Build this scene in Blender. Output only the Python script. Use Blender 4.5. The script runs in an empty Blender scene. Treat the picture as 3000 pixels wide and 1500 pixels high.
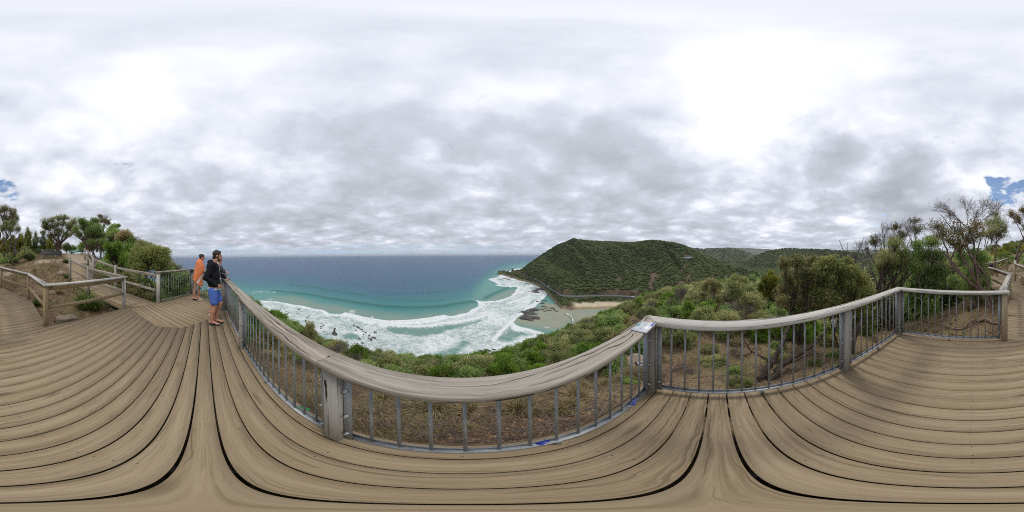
import bpy, math, random
import numpy as np
from mathutils import Vector, Matrix

sc = bpy.context.scene
COL = sc.collection
R = math.radians
CAMZ = 1.6
SEA = -50.0
TH = R(18.0)
CU, SU = math.cos(TH), math.sin(TH)
rng = np.random.default_rng(7)
random.seed(7)


def uv(u, v, z=0.0):
    """deck axes (u along the sea-side railing, v towards the sea) to world"""
    return np.array([u * CU - v * SU, u * SU + v * CU, z])


def pol(phi, r, z=0.0):
    a = R(phi)
    return np.array([r * math.sin(a), r * math.cos(a), z])


def bear(px):
    return (px - 1500) * .12


def ray(px, py, r):
    """a point at ground distance r on the bearing and elevation measured in the photograph"""
    return pol(bear(px), r, CAMZ + r * math.tan(R((750 - py) * .12)))


def onplane(px, py, z):
    d = (z - CAMZ) / math.tan(R((750 - py) * .12))
    return pol(bear(px), d, z)


def nrm(a):
    a = np.asarray(a, float)
    return a / np.maximum(np.linalg.norm(a, axis=-1, keepdims=True), 1e-9)


def vnoise(p, seed=0):
    """smooth value noise in 2 or 3 D, range -1..1"""
    p = np.asarray(p, float)
    i = np.floor(p).astype(np.int64)
    f = p - i
    f = f * f * (3 - 2 * f)
    k = p.shape[-1]

    def h(c):
        n = np.zeros(c.shape[:-1], np.int64) + seed * 1013
        for a, m in enumerate((374761393, 668265263, 1274126177)[:k]):
            n = n + c[..., a] * m
        n = (n ^ (n >> 13)) * 1274126177
        n = n ^ (n >> 16)
        return (n & 0xffff) / 32767.5 - 1
    out = 0
    for b in range(2 ** k):
        o = np.array([(b >> a) & 1 for a in range(k)])
        w = np.prod(np.where(o == 1, f, 1 - f), axis=-1)
        out = out + w * h(i + o)
    return out


def fbm(p, oct=4, seed=0):
    s, a, t = 0, 1.0, 0
    for o in range(oct):
        s = s + a * vnoise(np.asarray(p) * 2 ** o, seed + o)
        t += a
        a *= .5
    return s / t


class MB:
    """collects polygons; builds them as ONE mesh object"""

    def __init__(s):
        s.V, s.F, s.n, s.G, s.Q = [], [], 0, [], []
        s.rn, s.mi = [], []

    def add(s, V, F, gc=None, rnd=0.0, mi=0):
        V = np.asarray(V, float).reshape(-1, 3)
        s.V.append(V)
        F = [tuple(int(i) + s.n for i in f) for f in F]
        s.F += F
        s.mi += [mi] * len(F)
        s.G.append(V.copy() if gc is None else np.asarray(gc, float).reshape(-1, 3))
        s.rn.append(np.full(len(V), rnd) if np.isscalar(rnd) else np.asarray(rnd, float))
        s.n += len(V)

    def addq(s, V, Q, rnd):
        """big numpy batch of quads"""
        V = np.asarray(V, float).reshape(-1, 3)
        s.Q.append(np.asarray(Q, np.int64) + s.n)
        s.V.append(V)
        s.G.append(V)
        s.rn.append(np.asarray(rnd, float))
        s.n += len(V)

    def beam(s, p0, p1, w, h, up=(0, 0, 1), bev=.004, rnd=None, mi=0, seg=1):
        """box from p0 to p1 (axis through the middle), w across, h along up; chamfered long edges"""
        p0, p1, up = np.asarray(p0, float), np.asarray(p1, float), np.asarray(up, float)
        x = p1 - p0
        L = np.linalg.norm(x)
        x = x / L
        y = nrm(np.cross(up, x))
        z = np.cross(x, y)
        b = min(bev, w * .3, h * .3)
        a, c = w / 2, h / 2
        pr = [(-a + b, -c), (a - b, -c), (a, -c + b), (a, c - b), (a - b, c), (-a + b, c), (-a, c - b), (-a, -c + b)]
        if b <= 0:
            pr = [(-a, -c), (a, -c), (a, c), (-a, c)]
        n = len(pr)
        off = random.uniform(0, 50)
        V, G = [], []
        for k in range(seg + 1):
            t = L * k / seg
            for (py, pz) in pr:
                V.append(p0 + x * t + y * py + z * pz)
                G.append((t + off, py + off * 3.1, pz + off * 1.7))
        F = [tuple(range(n - 1, -1, -1)), tuple(range(seg * n, seg * n + n))]
        for k in range(seg):
            for i in range(n):
                j = (i + 1) % n
                F.append((k * n + i, k * n + j, k * n + n + j, k * n + n + i))
        s.add(V, F, G, random.random() if rnd is None else rnd, mi)

    def box(s, c, size, rz=0.0, **k):
        c = np.asarray(c, float)
        d = np.array([math.cos(rz), math.sin(rz), 0]) * size[0] / 2
        s.beam(c - d, c + d, size[1], size[2], **k)

    def tube(s, P, rad, n=6, rnd=0.0, cap=True, mi=0):
        P = np.asarray(P, float)
        k = len(P)
        rad = np.broadcast_to(np.asarray(rad, float), (k,))
        T = np.empty_like(P)
        T[1:-1] = P[2:] - P[:-2]
        T[0] = P[1] - P[0]
        T[-1] = P[-1] - P[-2]
        T = nrm(T)
        ref = np.array([0, 0, 1.0]) if abs(T[0][2]) < .9 else np.array([1.0, 0, 0])
        A = nrm(np.cross(T, ref))
        B = np.cross(T, A)
        ang = np.arange(n) * 2 * math.pi / n
        V = P[:, None] + rad[:, None, None] * (np.cos(ang)[None, :, None] * A[:, None] + np.sin(ang)[None, :, None] * B[:, None])
        F = []
        for q in range(k - 1):
            for i in range(n):
                j = (i + 1) % n
                F.append((q * n + i, q * n + j, q * n + n + j, q * n + n + i))
        if cap:
            F.append(tuple(range(n - 1, -1, -1)))
            F.append(tuple(range((k - 1) * n, k * n)))
        s.add(V, F, None, rnd, mi)

    def prism(s, poly, z0, z1, rnd=None, gdir=(1, 0), mi=0):
        """vertical prism over a ccw xy polygon; z0/z1 may be functions of (x,y)"""
        n = len(poly)
        f0 = z0 if callable(z0) else (lambda x, y: z0)
        f1 = z1 if callable(z1) else (lambda x, y: z1)
        V = [(x, y, f0(x, y)) for x, y in poly] + [(x, y, f1(x, y)) for x, y in poly]
        off = random.uniform(0, 50)
        gx, gy = gdir
        G = [(v[0] * gx + v[1] * gy + off, -v[0] * gy + v[1] * gx + off * 2.3, v[2] + off) for v in V]
        F = [tuple(range(n - 1, -1, -1)), tuple(range(n, 2 * n))]
        for i in range(n):
            j = (i + 1) % n
            F.append((i, j, n + j, n + i))
        s.add(V, F, G, random.random() if rnd is None else rnd, mi)

    def blob(s, c, rad, sub=2, rnd=0.0, jit=0.0, seed=0, mi=0, rot=None):
        V, F = ico(sub)
        V = V.copy()
        if jit:
            V = V * (1 + jit * fbm(V * 1.7 + seed * 3.3, 3, seed)[:, None])
        V = V * np.asarray(rad)
        if rot is not None:
            V = V @ np.asarray(rot).T
        s.add(V + np.asarray(c), F, None, rnd, mi)

    def mesh(s, name, mats, smooth=False):
        me = bpy.data.meshes.new(name)
        V = np.concatenate(s.V) if s.V else np.zeros((0, 3))
        Q = np.concatenate(s.Q) if s.Q else np.zeros((0, 4), np.int64)
        nl = [len(f) for f in s.F] + [4] * len(Q)
        li = np.fromiter((i for f in s.F for i in f), np.int64) if s.F else np.zeros(0, np.int64)
        li = np.concatenate([li, Q.ravel()])
        me.vertices.add(len(V))
        me.vertices.foreach_set('co', V.astype(np.float32).ravel())
        me.loops.add(len(li))
        me.loops.foreach_set('vertex_index', li.astype(np.int32))
        me.polygons.add(len(nl))
        st = np.concatenate([[0], np.cumsum(nl)[:-1]]) if nl else np.zeros(0)
        me.polygons.foreach_set('loop_start', st.astype(np.int32))
        if s.F and any(s.mi):
            me.polygons.foreach_set('material_index', np.array(s.mi + [0] * len(Q), np.int32))
        if smooth:
            me.polygons.foreach_set('use_smooth', np.ones(len(nl), bool))
        at = me.attributes.new('gc', 'FLOAT_VECTOR', 'POINT')
        at.data.foreach_set('vector', np.concatenate(s.G).astype(np.float32).ravel())
        at = me.attributes.new('rnd', 'FLOAT', 'POINT')
        at.data.foreach_set('value', np.concatenate(s.rn).astype(np.float32))
        for m in (mats if isinstance(mats, (list, tuple)) else [mats]):
            me.materials.append(m)
        me.update(calc_edges=True)
        me.validate()
        return me

    def build(s, name, mats, parent=None, smooth=False):
        return link(name, s.mesh(name, mats, smooth), parent)


def link(name, me, parent=None):
    o = bpy.data.objects.new(name, me)
    COL.objects.link(o)
    if parent is not None:
        o.parent = parent
        o.matrix_parent_inverse = parent.matrix_basis.inverted()
    return o


_ICO = {}


def ico(sub):
    if sub not in _ICO:
        import bmesh
        bm = bmesh.new()
        bmesh.ops.create_icosphere(bm, subdivisions=sub, radius=1.0)
        bm.verts.ensure_lookup_table()
        _ICO[sub] = (np.array([v.co[:] for v in bm.verts]), [tuple(v.index for v in f.verts) for f in bm.faces])
        bm.free()
    return _ICO[sub]


def tag(o, label=None, cat=None, group=None, kind=None):
    if label: o['label'] = label
    if cat: o['category'] = cat
    if group: o['group'] = group
    if kind: o['kind'] = kind
    return o


def thing(name, label, cat, loc=(0, 0, 0), group=None):
    o = bpy.data.objects.new(name, None)
    COL.objects.link(o)
    o.location = [float(c) for c in loc]
    o.empty_display_size = .2
    return tag(o, label, cat, group)


def dup(root, loc, rz=0.0, s=1.0, label=None, group=None, tilt=(0, 0)):
    r = root.copy()
    COL.objects.link(r)
    r.location = [float(c) for c in loc]
    r.rotation_euler = (tilt[0], tilt[1], rz)
    r.scale = (s, s, s) if np.isscalar(s) else s
    if label: r['label'] = label
    if group: r['group'] = group
    for ch in list(root.children):
        c = ch.copy()
        COL.objects.link(c)
        c.parent = r
        for g in list(ch.children):
            d = g.copy()
            COL.objects.link(d)
            d.parent = c
    return r


# ------------------------------------------------------------------ materials
class NT:
    def __init__(s, name, world=False):
        if world:
            s.m = bpy.data.worlds.new(name)
        else:
            s.m = bpy.data.materials.new(name)
        s.m.use_nodes = True
        s.t = s.m.node_tree
        s.t.nodes.clear()

    def n(s, typ, **k):
        nd = s.t.nodes.new(typ)
        for a, v in k.items():
            if a == 'inp':
                for i, x in v.items():
                    if hasattr(x, 'is_linked') or hasattr(x, 'links'):
                        s.t.links.new(x, nd.inputs[i])
                    else:
                        nd.inputs[i].default_value = x
            else:
                setattr(nd, a, v)
        return nd

    def math(s, op, a, b=None, c=None, clamp=False):
        inp = {0: a}
        if b is not None: inp[1] = b
        if c is not None: inp[2] = c
        nd = s.n('ShaderNodeMath', operation=op, inp=inp)
        nd.use_clamp = clamp
        return nd.outputs[0]

    def vmath(s, op, a, b=None):
        inp = {0: a}
        if b is not None: inp[1] = b
        nd = s.n('ShaderNodeVectorMath', operation=op, inp=inp)
        return nd.outputs['Value'] if op in ('DOT_PRODUCT', 'LENGTH', 'DISTANCE') else nd.outputs[0]

    def noise(s, vec, scale, detail=4, rough=.5, dist=0.0, out='Fac'):
        nd = s.n('ShaderNodeTexNoise', inp={'Vector': vec, 'Scale': scale, 'Detail': detail, 'Roughness': rough, 'Distortion': dist})
        return nd.outputs[out]

    def noise2(s, vec, scale, detail=4, rough=.5, dist=0.0, out='Fac'):
        nd = s.n('ShaderNodeTexNoise', noise_dimensions='2D', inp={'Vector': vec, 'Scale': scale, 'Detail': detail, 'Roughness': rough, 'Distortion': dist})
        return nd.outputs[out]

    def ramp(s, fac, stops, interp='LINEAR'):
        nd = s.n('ShaderNodeValToRGB', inp={0: fac})
        cr = nd.color_ramp
        cr.interpolation = interp
        while len(cr.elements) < len(stops):
            cr.elements.new(.5)
        for e, (p, c) in zip(cr.elements, stops):
            e.position = p
            c = (c, c, c) if np.isscalar(c) else c
            e.color = (*c, 1)
        return nd.outputs[0]

    def mr(s, v, a, b, c=0.0, d=1.0, smooth=False):
        nd = s.n('ShaderNodeMapRange', inp={0: v, 1: a, 2: b, 3: c, 4: d})
        nd.clamp = True
        if smooth: nd.interpolation_type = 'SMOOTHSTEP'
        return nd.outputs[0]

    def mix(s, f, a, b, blend='MIX'):
        nd = s.n('ShaderNodeMix', data_type='RGBA', blend_type=blend)
        for i, x in ((0, f), (6, a), (7, b)):
            if hasattr(x, 'links'):
                s.t.links.new(x, nd.inputs[i])
            elif i and len(x) == 3:
                nd.inputs[i].default_value = (*x, 1)
            else:
                nd.inputs[i].default_value = x
        return nd.outputs[2]

    def attr(s, name, out='Fac'):
        return s.n('ShaderNodeAttribute', attribute_name=name).outputs[out]

    def bump(s, h, strength=.3, dist=.01):
        return s.n('ShaderNodeBump', inp={'Height': h, 'Strength': strength, 'Distance': dist}).outputs[0]

    def mapping(s, vec, scale=(1, 1, 1), loc=(0, 0, 0), rot=(0, 0, 0)):
        return s.n('ShaderNodeMapping', inp={'Vector': vec, 'Scale': scale, 'Location': loc, 'Rotation': rot}).outputs[0]

    def out(s, color, rough=.8, normal=None, spec=.3, metal=0.0, trans=None, sss=None):
        b = s.n('ShaderNodeBsdfPrincipled', inp={'Roughness': rough, 'Specular IOR Level': spec, 'Metallic': metal})
        if hasattr(color, 'links'):
            s.t.links.new(color, b.inputs['Base Color'])
        else:
            b.inputs['Base Color'].default_value = (*color, 1)
        if normal is not None:
            s.t.links.new(normal, b.inputs['Normal'])
        sh = b.outputs[0]
        if trans:
            tr = s.n('ShaderNodeBsdfTranslucent')
            if hasattr(color, 'links'):
                s.t.links.new(color, tr.inputs[0])
            else:
                tr.inputs[0].default_value = (*color, 1)
            sh = s.n('ShaderNodeMixShader', inp={0: trans, 1: sh, 2: tr.outputs[0]}).outputs[0]
        o = s.n('ShaderNodeOutputMaterial')
        s.t.links.new(sh, o.inputs[0])
        return s.m


def wood(name, dark, mid, light, grey, grey_amt, crack=.5, rough=.85, stain=None):
    t = NT(name)
    gc = t.attr('gc', 'Vector')
    rn = t.attr('rnd')
    v = t.mapping(gc, (.9, 42, 42))
    dis = t.noise(t.mapping(gc, (1.3, 5, 5)), 1.6, 3, .5)
    v2 = t.vmath('ADD', v, t.n('ShaderNodeCombineXYZ', inp={1: t.math('MULTIPLY', dis, 5.0), 2: t.math('MULTIPLY', dis, 3.0)}).outputs[0])
    g = t.noise(v2, 1.0, 6, .62)
    g2 = t.noise(t.mapping(gc, (1.6, 120, 120)), 1.0, 3, .6)
    f = t.math('ADD', t.math('MULTIPLY', g, .6), t.math('MULTIPLY', g2, .4))
    c = t.ramp(f, [(.34, dark), (.48, mid), (.62, light)])
    # weathered grey patches, board to board
    pat = t.noise(t.mapping(gc, (.7, 2.5, 2.5)), 1.3, 4, .6)
    ga = t.math('MULTIPLY', t.mr(t.math('ADD', pat, t.math('MULTIPLY', rn, .35)), .35, .85), grey_amt, clamp=True)
    c = t.mix(ga, c, grey)
    tone = t.math('ADD', .94, t.math('MULTIPLY', rn, .11))
    c = t.mix(1.0, c, t.n('ShaderNodeCombineColor', inp={0: tone, 1: tone, 2: tone}).outputs[0], 'MULTIPLY')
    # knots
    vo = t.n('ShaderNodeTexVoronoi', feature='F1', inp={'Vector': t.mapping(gc, (1.1, 4.6, 4.6)), 'Scale': 1.0, 'Randomness': 1.0})
    kn = t.mr(vo.outputs['Distance'], .05, .16, 1, 0)
    c = t.mix(t.math('MULTIPLY', kn, .55), c, tuple(x * .45 for x in dark))
    # fine cracks along the grain
    cr = t.noise(t.vmath('ADD', t.mapping(gc, (.6, 46, 46)), t.n('ShaderNodeCombineXYZ', inp={1: t.math('MULTIPLY', dis, 6.0)}).outputs[0]), 1.0, 2, .5)
    ck = t.mr(cr, .30 + .05 * crack, .345 + .06 * crack, 1, 0)
    c = t.mix(t.math('MULTIPLY', ck, crack), c, tuple(x * .35 for x in dark))
    if stain:
        pos = t.n('ShaderNodeNewGeometry').outputs['Position']
        sn = t.mr(t.noise(pos, 1.1, 5, .65), .56, .72)
        c = t.mix(t.math('MULTIPLY', sn, .22), c, stain)
    h = t.math('SUBTRACT', f, t.math('MULTIPLY', ck, .6))
    return t.out(c, rough, t.bump(h, .45, .004), spec=.2)


M = {}
M['deck'] = wood('deck timber', (.205, .148, .086), (.300, .226, .138), (.362, .280, .180), (.355, .295, .212), .15, .45, stain=(.23, .18, .115))
M['rail'] = wood('weathered rail timber', (.10, .080, .058), (.285, .245, .195), (.46, .41, .34), (.40, .365, .315), .5, .9)
M['pale_rail'] = wood('silvered rail timber', (.15, .135, .11), (.41, .385, .335), (.58, .55, .49), (.54, .515, .465), .55, .9)
M['tan_post'] = wood('fresh treated pine', (.17, .115, .055), (.27, .195, .10), (.34, .26, .15), (.33, .29, .22), .35, .3)
M['post'] = wood('grey post timber', (.13, .11, .09), (.24, .215, .185), (.33, .30, .265), (.35, .335, .30), .7, .5)
M['bench'] = wood('dark bench timber', (.05, .045, .042), (.095, .09, .085), (.15, .142, .135), (.16, .155, .15), .5, .4)


def plain(name, col, rough=.6, spec=.4, metal=0.0, var=.15, scale=8.0, trans=None, bump=0.0):
    t = NT(name)
    co = t.n('ShaderNodeTexCoord').outputs['Object']
    n = t.noise(co, scale, 4, .6)
    k = t.mr(n, .25, .75, 1 - var, 1 + var)
    c = t.mix(1.0, col, t.n('ShaderNodeCombineColor', inp={0: k, 1: k, 2: k}).outputs[0], 'MULTIPLY')
    return t.out(c, rough, t.bump(n, bump, .01) if bump else None, spec, metal, trans)


t = NT('galvanised steel')
co = t.n('ShaderNodeTexCoord').outputs['Object']
n1 = t.noise(co, 14, 5, .6)
sp = t.n('ShaderNodeTexVoronoi', inp={'Vector': co, 'Scale': 90.0}).outputs['Color']
k = t.math('ADD', t.mr(n1, .3, .7, .75, 1.1), t.math('MULTIPLY', t.n('ShaderNodeSeparateColor', inp={0: sp}).outputs[0], .18))
c = t.mix(1.0, (.27, .288, .298), t.n('ShaderNodeCombineColor', inp={0: k, 1: k, 2: k}).outputs[0], 'MULTIPLY')
c = t.mix(t.mr(t.noise(co, 5, 6, .7), .69, .78), c, (.20, .10, .045))
M['steel'] = t.out(c, .5, None, .5, .35)
M['bolt'] = plain('zinc bolt', (.42, .44, .46), .4, .5, .5)
M['nail'] = plain('dark nail head', (.05, .042, .035), .6)


def leafmat(name, stops, trans=.58, rough=.5, spec=.3):
    """colours picked leaf by leaf from the attribute rnd"""
    t = NT(name)
    rn = t.attr('rnd')
    c = t.ramp(rn, stops)
    oi = t.n('ShaderNodeObjectInfo').outputs['Random']
    k = t.mr(oi, 0, 1, .82, 1.18)
    c = t.mix(1.0, c, t.n('ShaderNodeCombineColor', inp={0: k, 1: k, 2: t.math('MULTIPLY', k, .95)}).outputs[0], 'MULTIPLY')
    return t.out(c, rough, None, spec, 0, trans)


# the last stretch of each ramp holds the dead, brown leaves
M['leaf_bright'] = leafmat('bright green leaves', [(0, (0.097, 0.172, 0.031)), (.35, (0.186, 0.303, 0.048)), (.75, (0.328, 0.476, 0.081)), (1, (0.481, 0.566, 0.134))])
M['leaf_olive'] = leafmat('olive leaves', [(0, (0.164, 0.214, 0.081)), (.4, (0.314, 0.362, 0.137)), (.72, (0.497, 0.513, 0.221)), (.80, (0.620, 0.513, 0.301)), (1, (0.620, 0.620, 0.402))])
M['leaf_green'] = leafmat('mid green leaves', [(0, (0.133, 0.209, 0.068)), (.45, (0.281, 0.405, 0.123)), (.86, (0.507, 0.613, 0.221)), (.92, (0.620, 0.550, 0.306)), (1, (0.620, 0.550, 0.347))])
M['leaf_dark'] = leafmat('dark green leaves', [(0, (0.078, 0.120, 0.053)), (.5, (0.175, 0.231, 0.088)), (.9, (0.344, 0.380, 0.140)), (1, (0.615, 0.495, 0.220))])
M['leaf_dry'] = leafmat('green leaves and pale dry pods', [(0, (0.150, 0.181, 0.063)), (.35, (0.251, 0.282, 0.101)), (.68, (0.338, 0.345, 0.125)), (.78, (0.526, 0.352, 0.176)), (.90, (0.620, 0.489, 0.276)), (1, (0.620, 0.620, 0.427))])
M['leaf_lime'] = leafmat('light yellow green leaves', [(0, (0.161, 0.209, 0.060)), (.4, (0.276, 0.336, 0.101)), (.72, (0.403, 0.444, 0.134)), (.80, (0.564, 0.484, 0.202)), (1, (0.620, 0.511, 0.269))])
M['leaf_rust'] = leafmat('reddish gum leaves', [(0, (0.120, 0.144, 0.054)), (.4, (0.198, 0.210, 0.078)), (.68, (0.276, 0.228, 0.102)), (.85, (0.360, 0.204, 0.102)), (1, (0.456, 0.240, 0.132))])
M['leaf_yellow'] = leafmat('yellow green needles', [(0, (0.116, 0.142, 0.033)), (.5, (0.274, 0.303, 0.046)), (1, (0.547, 0.494, 0.081))])
M['straw'] = leafmat('dry straw', [(0, (.16, .115, .055)), (.5, (.29, .225, .115)), (.85, (.42, .345, .20)), (1, (.16, .17, .05))], .2, .7)
M['grass'] = leafmat('green grass blades', [(0, (.045, .085, .014)), (.6, (.10, .165, .026)), (.85, (.17, .22, .05)), (1, (.33, .27, .13))], .25, .6)
M['litter'] = leafmat('fallen leaves', [(0, (.09, .05, .028)), (.4, (.16, .085, .045)), (.75, (.25, .155, .085)), (1, (.36, .26, .17))], .05, .8)


def bark(name, a, b, c3):
    t = NT(name)
    co = t.n('ShaderNodeTexCoord').outputs['Object']
    n = t.noise(t.mapping(co, (9, 9, 2.2)), 1.0, 6, .65, .6)
    c = t.ramp(n, [(.3, a), (.5, b), (.7, c3)])
    return t.out(c, .9, t.bump(n, .6, .02), .15)


M['bark_grey'] = bark('grey bark', (.085, .072, .060), (.19, .17, .15), (.33, .30, .27))
M['bark_red'] = bark('pinkish bark', (.09, .055, .042), (.20, .135, .11), (.32, .25, .215))
M['bark_dark'] = bark('dark fibrous bark', (.030, .022, .017), (.075, .056, .043), (.15, .12, .10))
M['twig'] = bark('bare grey twigs', (.11, .09, .075), (.17, .145, .125), (.25, .22, .195))
# ------------------------------------------------------------------ corrected photo geometry (the panorama leans by .45 degrees)
def lat(px, py):
    return (750 - py) * .12 - .45 * math.cos(R(bear(px) - 20))


def ray(px, py, r):
    return pol(bear(px), r, CAMZ + r * math.tan(R(lat(px, py))))


def onplane(px, py, z):
    d = (z - CAMZ) / math.tan(R(lat(px, py)))
    return pol(bear(px), d, z)


# ------------------------------------------------------------------ deck
def clip(poly, a, b, c):
    """keep the part of a polygon with a*x+b*y<=c"""
    out = []
    n = len(poly)
    for i in range(n):
        p, q = poly[i], poly[(i + 1) % n]
        dp, dq = a * p[0] + b * p[1] - c, a * q[0] + b * q[1] - c
        if dp <= 0: out.append(p)
        if (dp < 0 < dq) or (dq < 0 < dp):
            t = dp / (dp - dq)
            out.append((p[0] + t * (q[0] - p[0]), p[1] + t * (q[1] - p[1])))
    return out


def area(p):
    return .5 * sum(p[i][0] * p[(i + 1) % len(p)][1] - p[(i + 1) % len(p)][0] * p[i][1] for i in range(len(p)))


def planks(mb, poly, ang, zf=lambda x, y: 0.0, pitch=.155, gap=.0125, phase=0.0, th=.035, nails=None, joints=False):
    """boards running along the direction ang (radians, world) over an xy polygon"""
    cx, sx = math.cos(ang), math.sin(ang)
    nx, ny = -sx, cx
    ds = [nx * x + ny * y for x, y in poly]
    k = math.floor((min(ds) - phase) / pitch)
    while phase + k * pitch < max(ds):
        a, b = phase + k * pitch + gap / 2 * random.uniform(.7, 1.3), phase + (k + 1) * pitch - gap / 2 * random.uniform(.7, 1.3)
        p = clip(clip(poly, nx, ny, b), -nx, -ny, -a)
        k += 1
        if len(p) < 3 or abs(area(p)) < .004: continue
        es = [cx * x + sx * y for x, y in p]
        e0, e1 = min(es), max(es)
        cuts = [e0]
        if joints:
            c = e0 + random.uniform(1.2, 5.4)
            while c < e1 - .8:
                cuts.append(c)
                c += 5.4
        cuts.append(e1)
        dz = random.uniform(-.0025, .0025)
        for i in range(len(cuts) - 1):
            q = p
            if i > 0: q = clip(q, -cx, -sx, -(cuts[i] + .002))
            if i < len(cuts) - 2: q = clip(q, cx, sx, cuts[i + 1] - .002)
            if len(q) < 3: continue
            if area(q) < 0: q = q[::-1]
            mb.prism(q, lambda x, y: zf(x, y) - th + dz, lambda x, y: zf(x, y) + dz, gdir=(cx, sx))
        if nails is not None:
            e = math.floor(e0 / .45) * .45
            while e < e1:
                for s in (.2, .8):
                    d = a + (b - a) * s + random.uniform(-.006, .006)
                    x, y = cx * (e + random.uniform(-.012, .012)) + nx * d, sx * e + ny * d
                    if e0 + .03 < e < e1 - .03 and x * x + y * y < 16 and x * x + y * y > .25:
                        z = zf(x, y) + dz + .0012
                        w = .0042
                        nails.add([(x + w * math.cos(t), y + w * math.sin(t), z) for t in np.arange(6) * math.pi / 3], [tuple(range(6))])
                e += .45


def P2(u, v):
    w = uv(u, v)
    return (w[0], w[1])


main_poly = [P2(*p) for p in [(1.46, .69), (-4.62, .69), (-3.40, -.50), (-3.40, -1.05), (-4.45, -2.20), (-4.47, -2.36), (-2.03, -2.95), (1.46, -2.95)]][::-1]
diag_poly = [P2(*p) for p in [(-4.63, .69), (-3.408, -.50), (-3.408, -1.05), (-4.455, -2.195), (-5.33, -1.63), (-6.98, -.53)]]
walk_poly = [P2(-.50, -2.955), P2(-2.035, -2.955), P2(-2.88, -5.2), P2(-2.66, -6.2), (-.10, -7.75), (.42, -9.25), (.7, -10.3), (1.85, -10.5), (2.45, -9.1), (1.62, -7.75), P2(-1.36, -5.95)]


def walk_z(x, y):
    return max(0.0, (-y - 6.0) * .075)


if area(walk_poly) < 0: walk_poly = walk_poly[::-1]
if area(diag_poly) < 0: diag_poly = diag_poly[::-1]
if area(main_poly) < 0: main_poly = main_poly[::-1]

mb, nb = MB(), MB()
planks(mb, main_poly, TH, phase=.682 - .155 * 5, nails=nb)
d = mb.build('viewing_deck', M['deck'])
tag(d, 'weathered brown timber boards of the cliff-top viewing platform', 'deck', kind='structure')
nb.build('nail_heads', M['nail'], d)
mb, nb = MB(), MB()
planks(mb, diag_poly, TH + R(45), phase=.02, nails=nb)
d2 = mb.build('corner_deck', M['deck'])
tag(d2, 'diagonal timber boards of the deck corner where people stand', 'deck', kind='structure')
nb.build('nail_heads', M['nail'], d2)
mb = MB()
planks(mb, walk_poly, TH, zf=walk_z, phase=.682 - .155 * 5)
tag(mb.build('boardwalk', M['deck']), 'timber walkway leading off behind the platform', 'boardwalk', kind='structure')

# joists and edge fascia under the deck
mb = MB()
for v in np.arange(-2.7, .6, .62):
    mb.beam(uv(-3.3, v, -.11), uv(1.40, v, -.11), .045, .14)
for u in np.arange(-3.2, 1.4, .45):
    mb.beam(uv(u, .62, -.285), uv(u, -2.85, -.285), .045, .19)
for a, b in (((1.435, .67), (1.435, -2.93)), ((1.435, .66), (-4.6, .66)), ((1.435, -2.93), (-.5, -2.93)), ((-2.05, -2.90), (-4.45, -2.32)), ((-4.66, .64), (-6.9, -.52)), ((-6.9, -.52), (-5.33, -1.58)),
             ((-.53, -2.97), (-1.38, -5.9)), ((-2.05, -2.99), (-2.84, -5.16))):
    mb.beam(uv(*a, -.135), uv(*b, -.135), .045, .19)
for x in (1.3, -.55, -2.5, -4.5):
    for v in (.5, -1.0, -2.8):
        if x < -3 and v < -.5: continue
        mb.beam(uv(x, v, -1.9), uv(x, v, -.2), .12, .12, up=(1, 0, 0))
tag(mb.build('deck_frame', M['post']), 'grey joists and stumps that carry the platform', 'deck frame', kind='structure')

# the boardwalk that climbs the hill
Lp = [np.array(p) for p in [(-3.56, -3.58, .0), (-3.66, -5.95, .14), (-3.50, -7.45, .50), (-5.75, -12.2, 1.12)]]
Rp = [np.array(p) for p in [(-4.52, -3.15, .0), (-4.86, -5.75, .15), (-4.58, -7.1, .52), (-6.65, -11.3, 1.12)]]
mb = MB()
for i in range(3):
    n = int(np.linalg.norm((Lp[i + 1] + Rp[i + 1] - Lp[i] - Rp[i]) / 2) / .15)
    for k in range(n):
        t0, t1 = (k + .03) / n, (k + .97) / n
        q = [Lp[i] * (1 - t0) + Lp[i + 1] * t0, Rp[i] * (1 - t0) + Rp[i + 1] * t0, Rp[i] * (1 - t1) + Rp[i + 1] * t1, Lp[i] * (1 - t1) + Lp[i + 1] * t1]
        V = [p + (0, 0, -.035) for p in q] + q
        o = random.uniform(0, 40)
        dd = nrm(q[1] - q[0])
        G = [(np.dot(p, dd) + o, np.dot(p, (-dd[1], dd[0], 0)) + o, o) for p in V]
        F = [(0, 1, 2, 3), (7, 6, 5, 4), (0, 4, 5, 1), (1, 5, 6, 2), (2, 6, 7, 3), (3, 7, 4, 0)]
        mb.add(V, F, G, random.random())
    for S in (Lp, Rp):
        mb.beam(S[i] + (0, 0, -.11), S[i + 1] + (0, 0, -.11), .05, .14)
tag(mb.build('hill_boardwalk', M['deck']), 'narrow timber ramp climbing towards the bench', 'boardwalk', kind='structure')

# ------------------------------------------------------------------ railings with steel balusters
RT = 1.0      # handrail top


def post(parent, p, mat='post', h=.955, w=.095, z0=-.30, rz=TH, name='post'):
    m = MB()
    m.beam((p[0], p[1], z0), (p[0], p[1], p[2] + h), w, w, up=(math.cos(rz), math.sin(rz), 0), bev=.006)
    return m.build(name, M[mat], parent)


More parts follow.
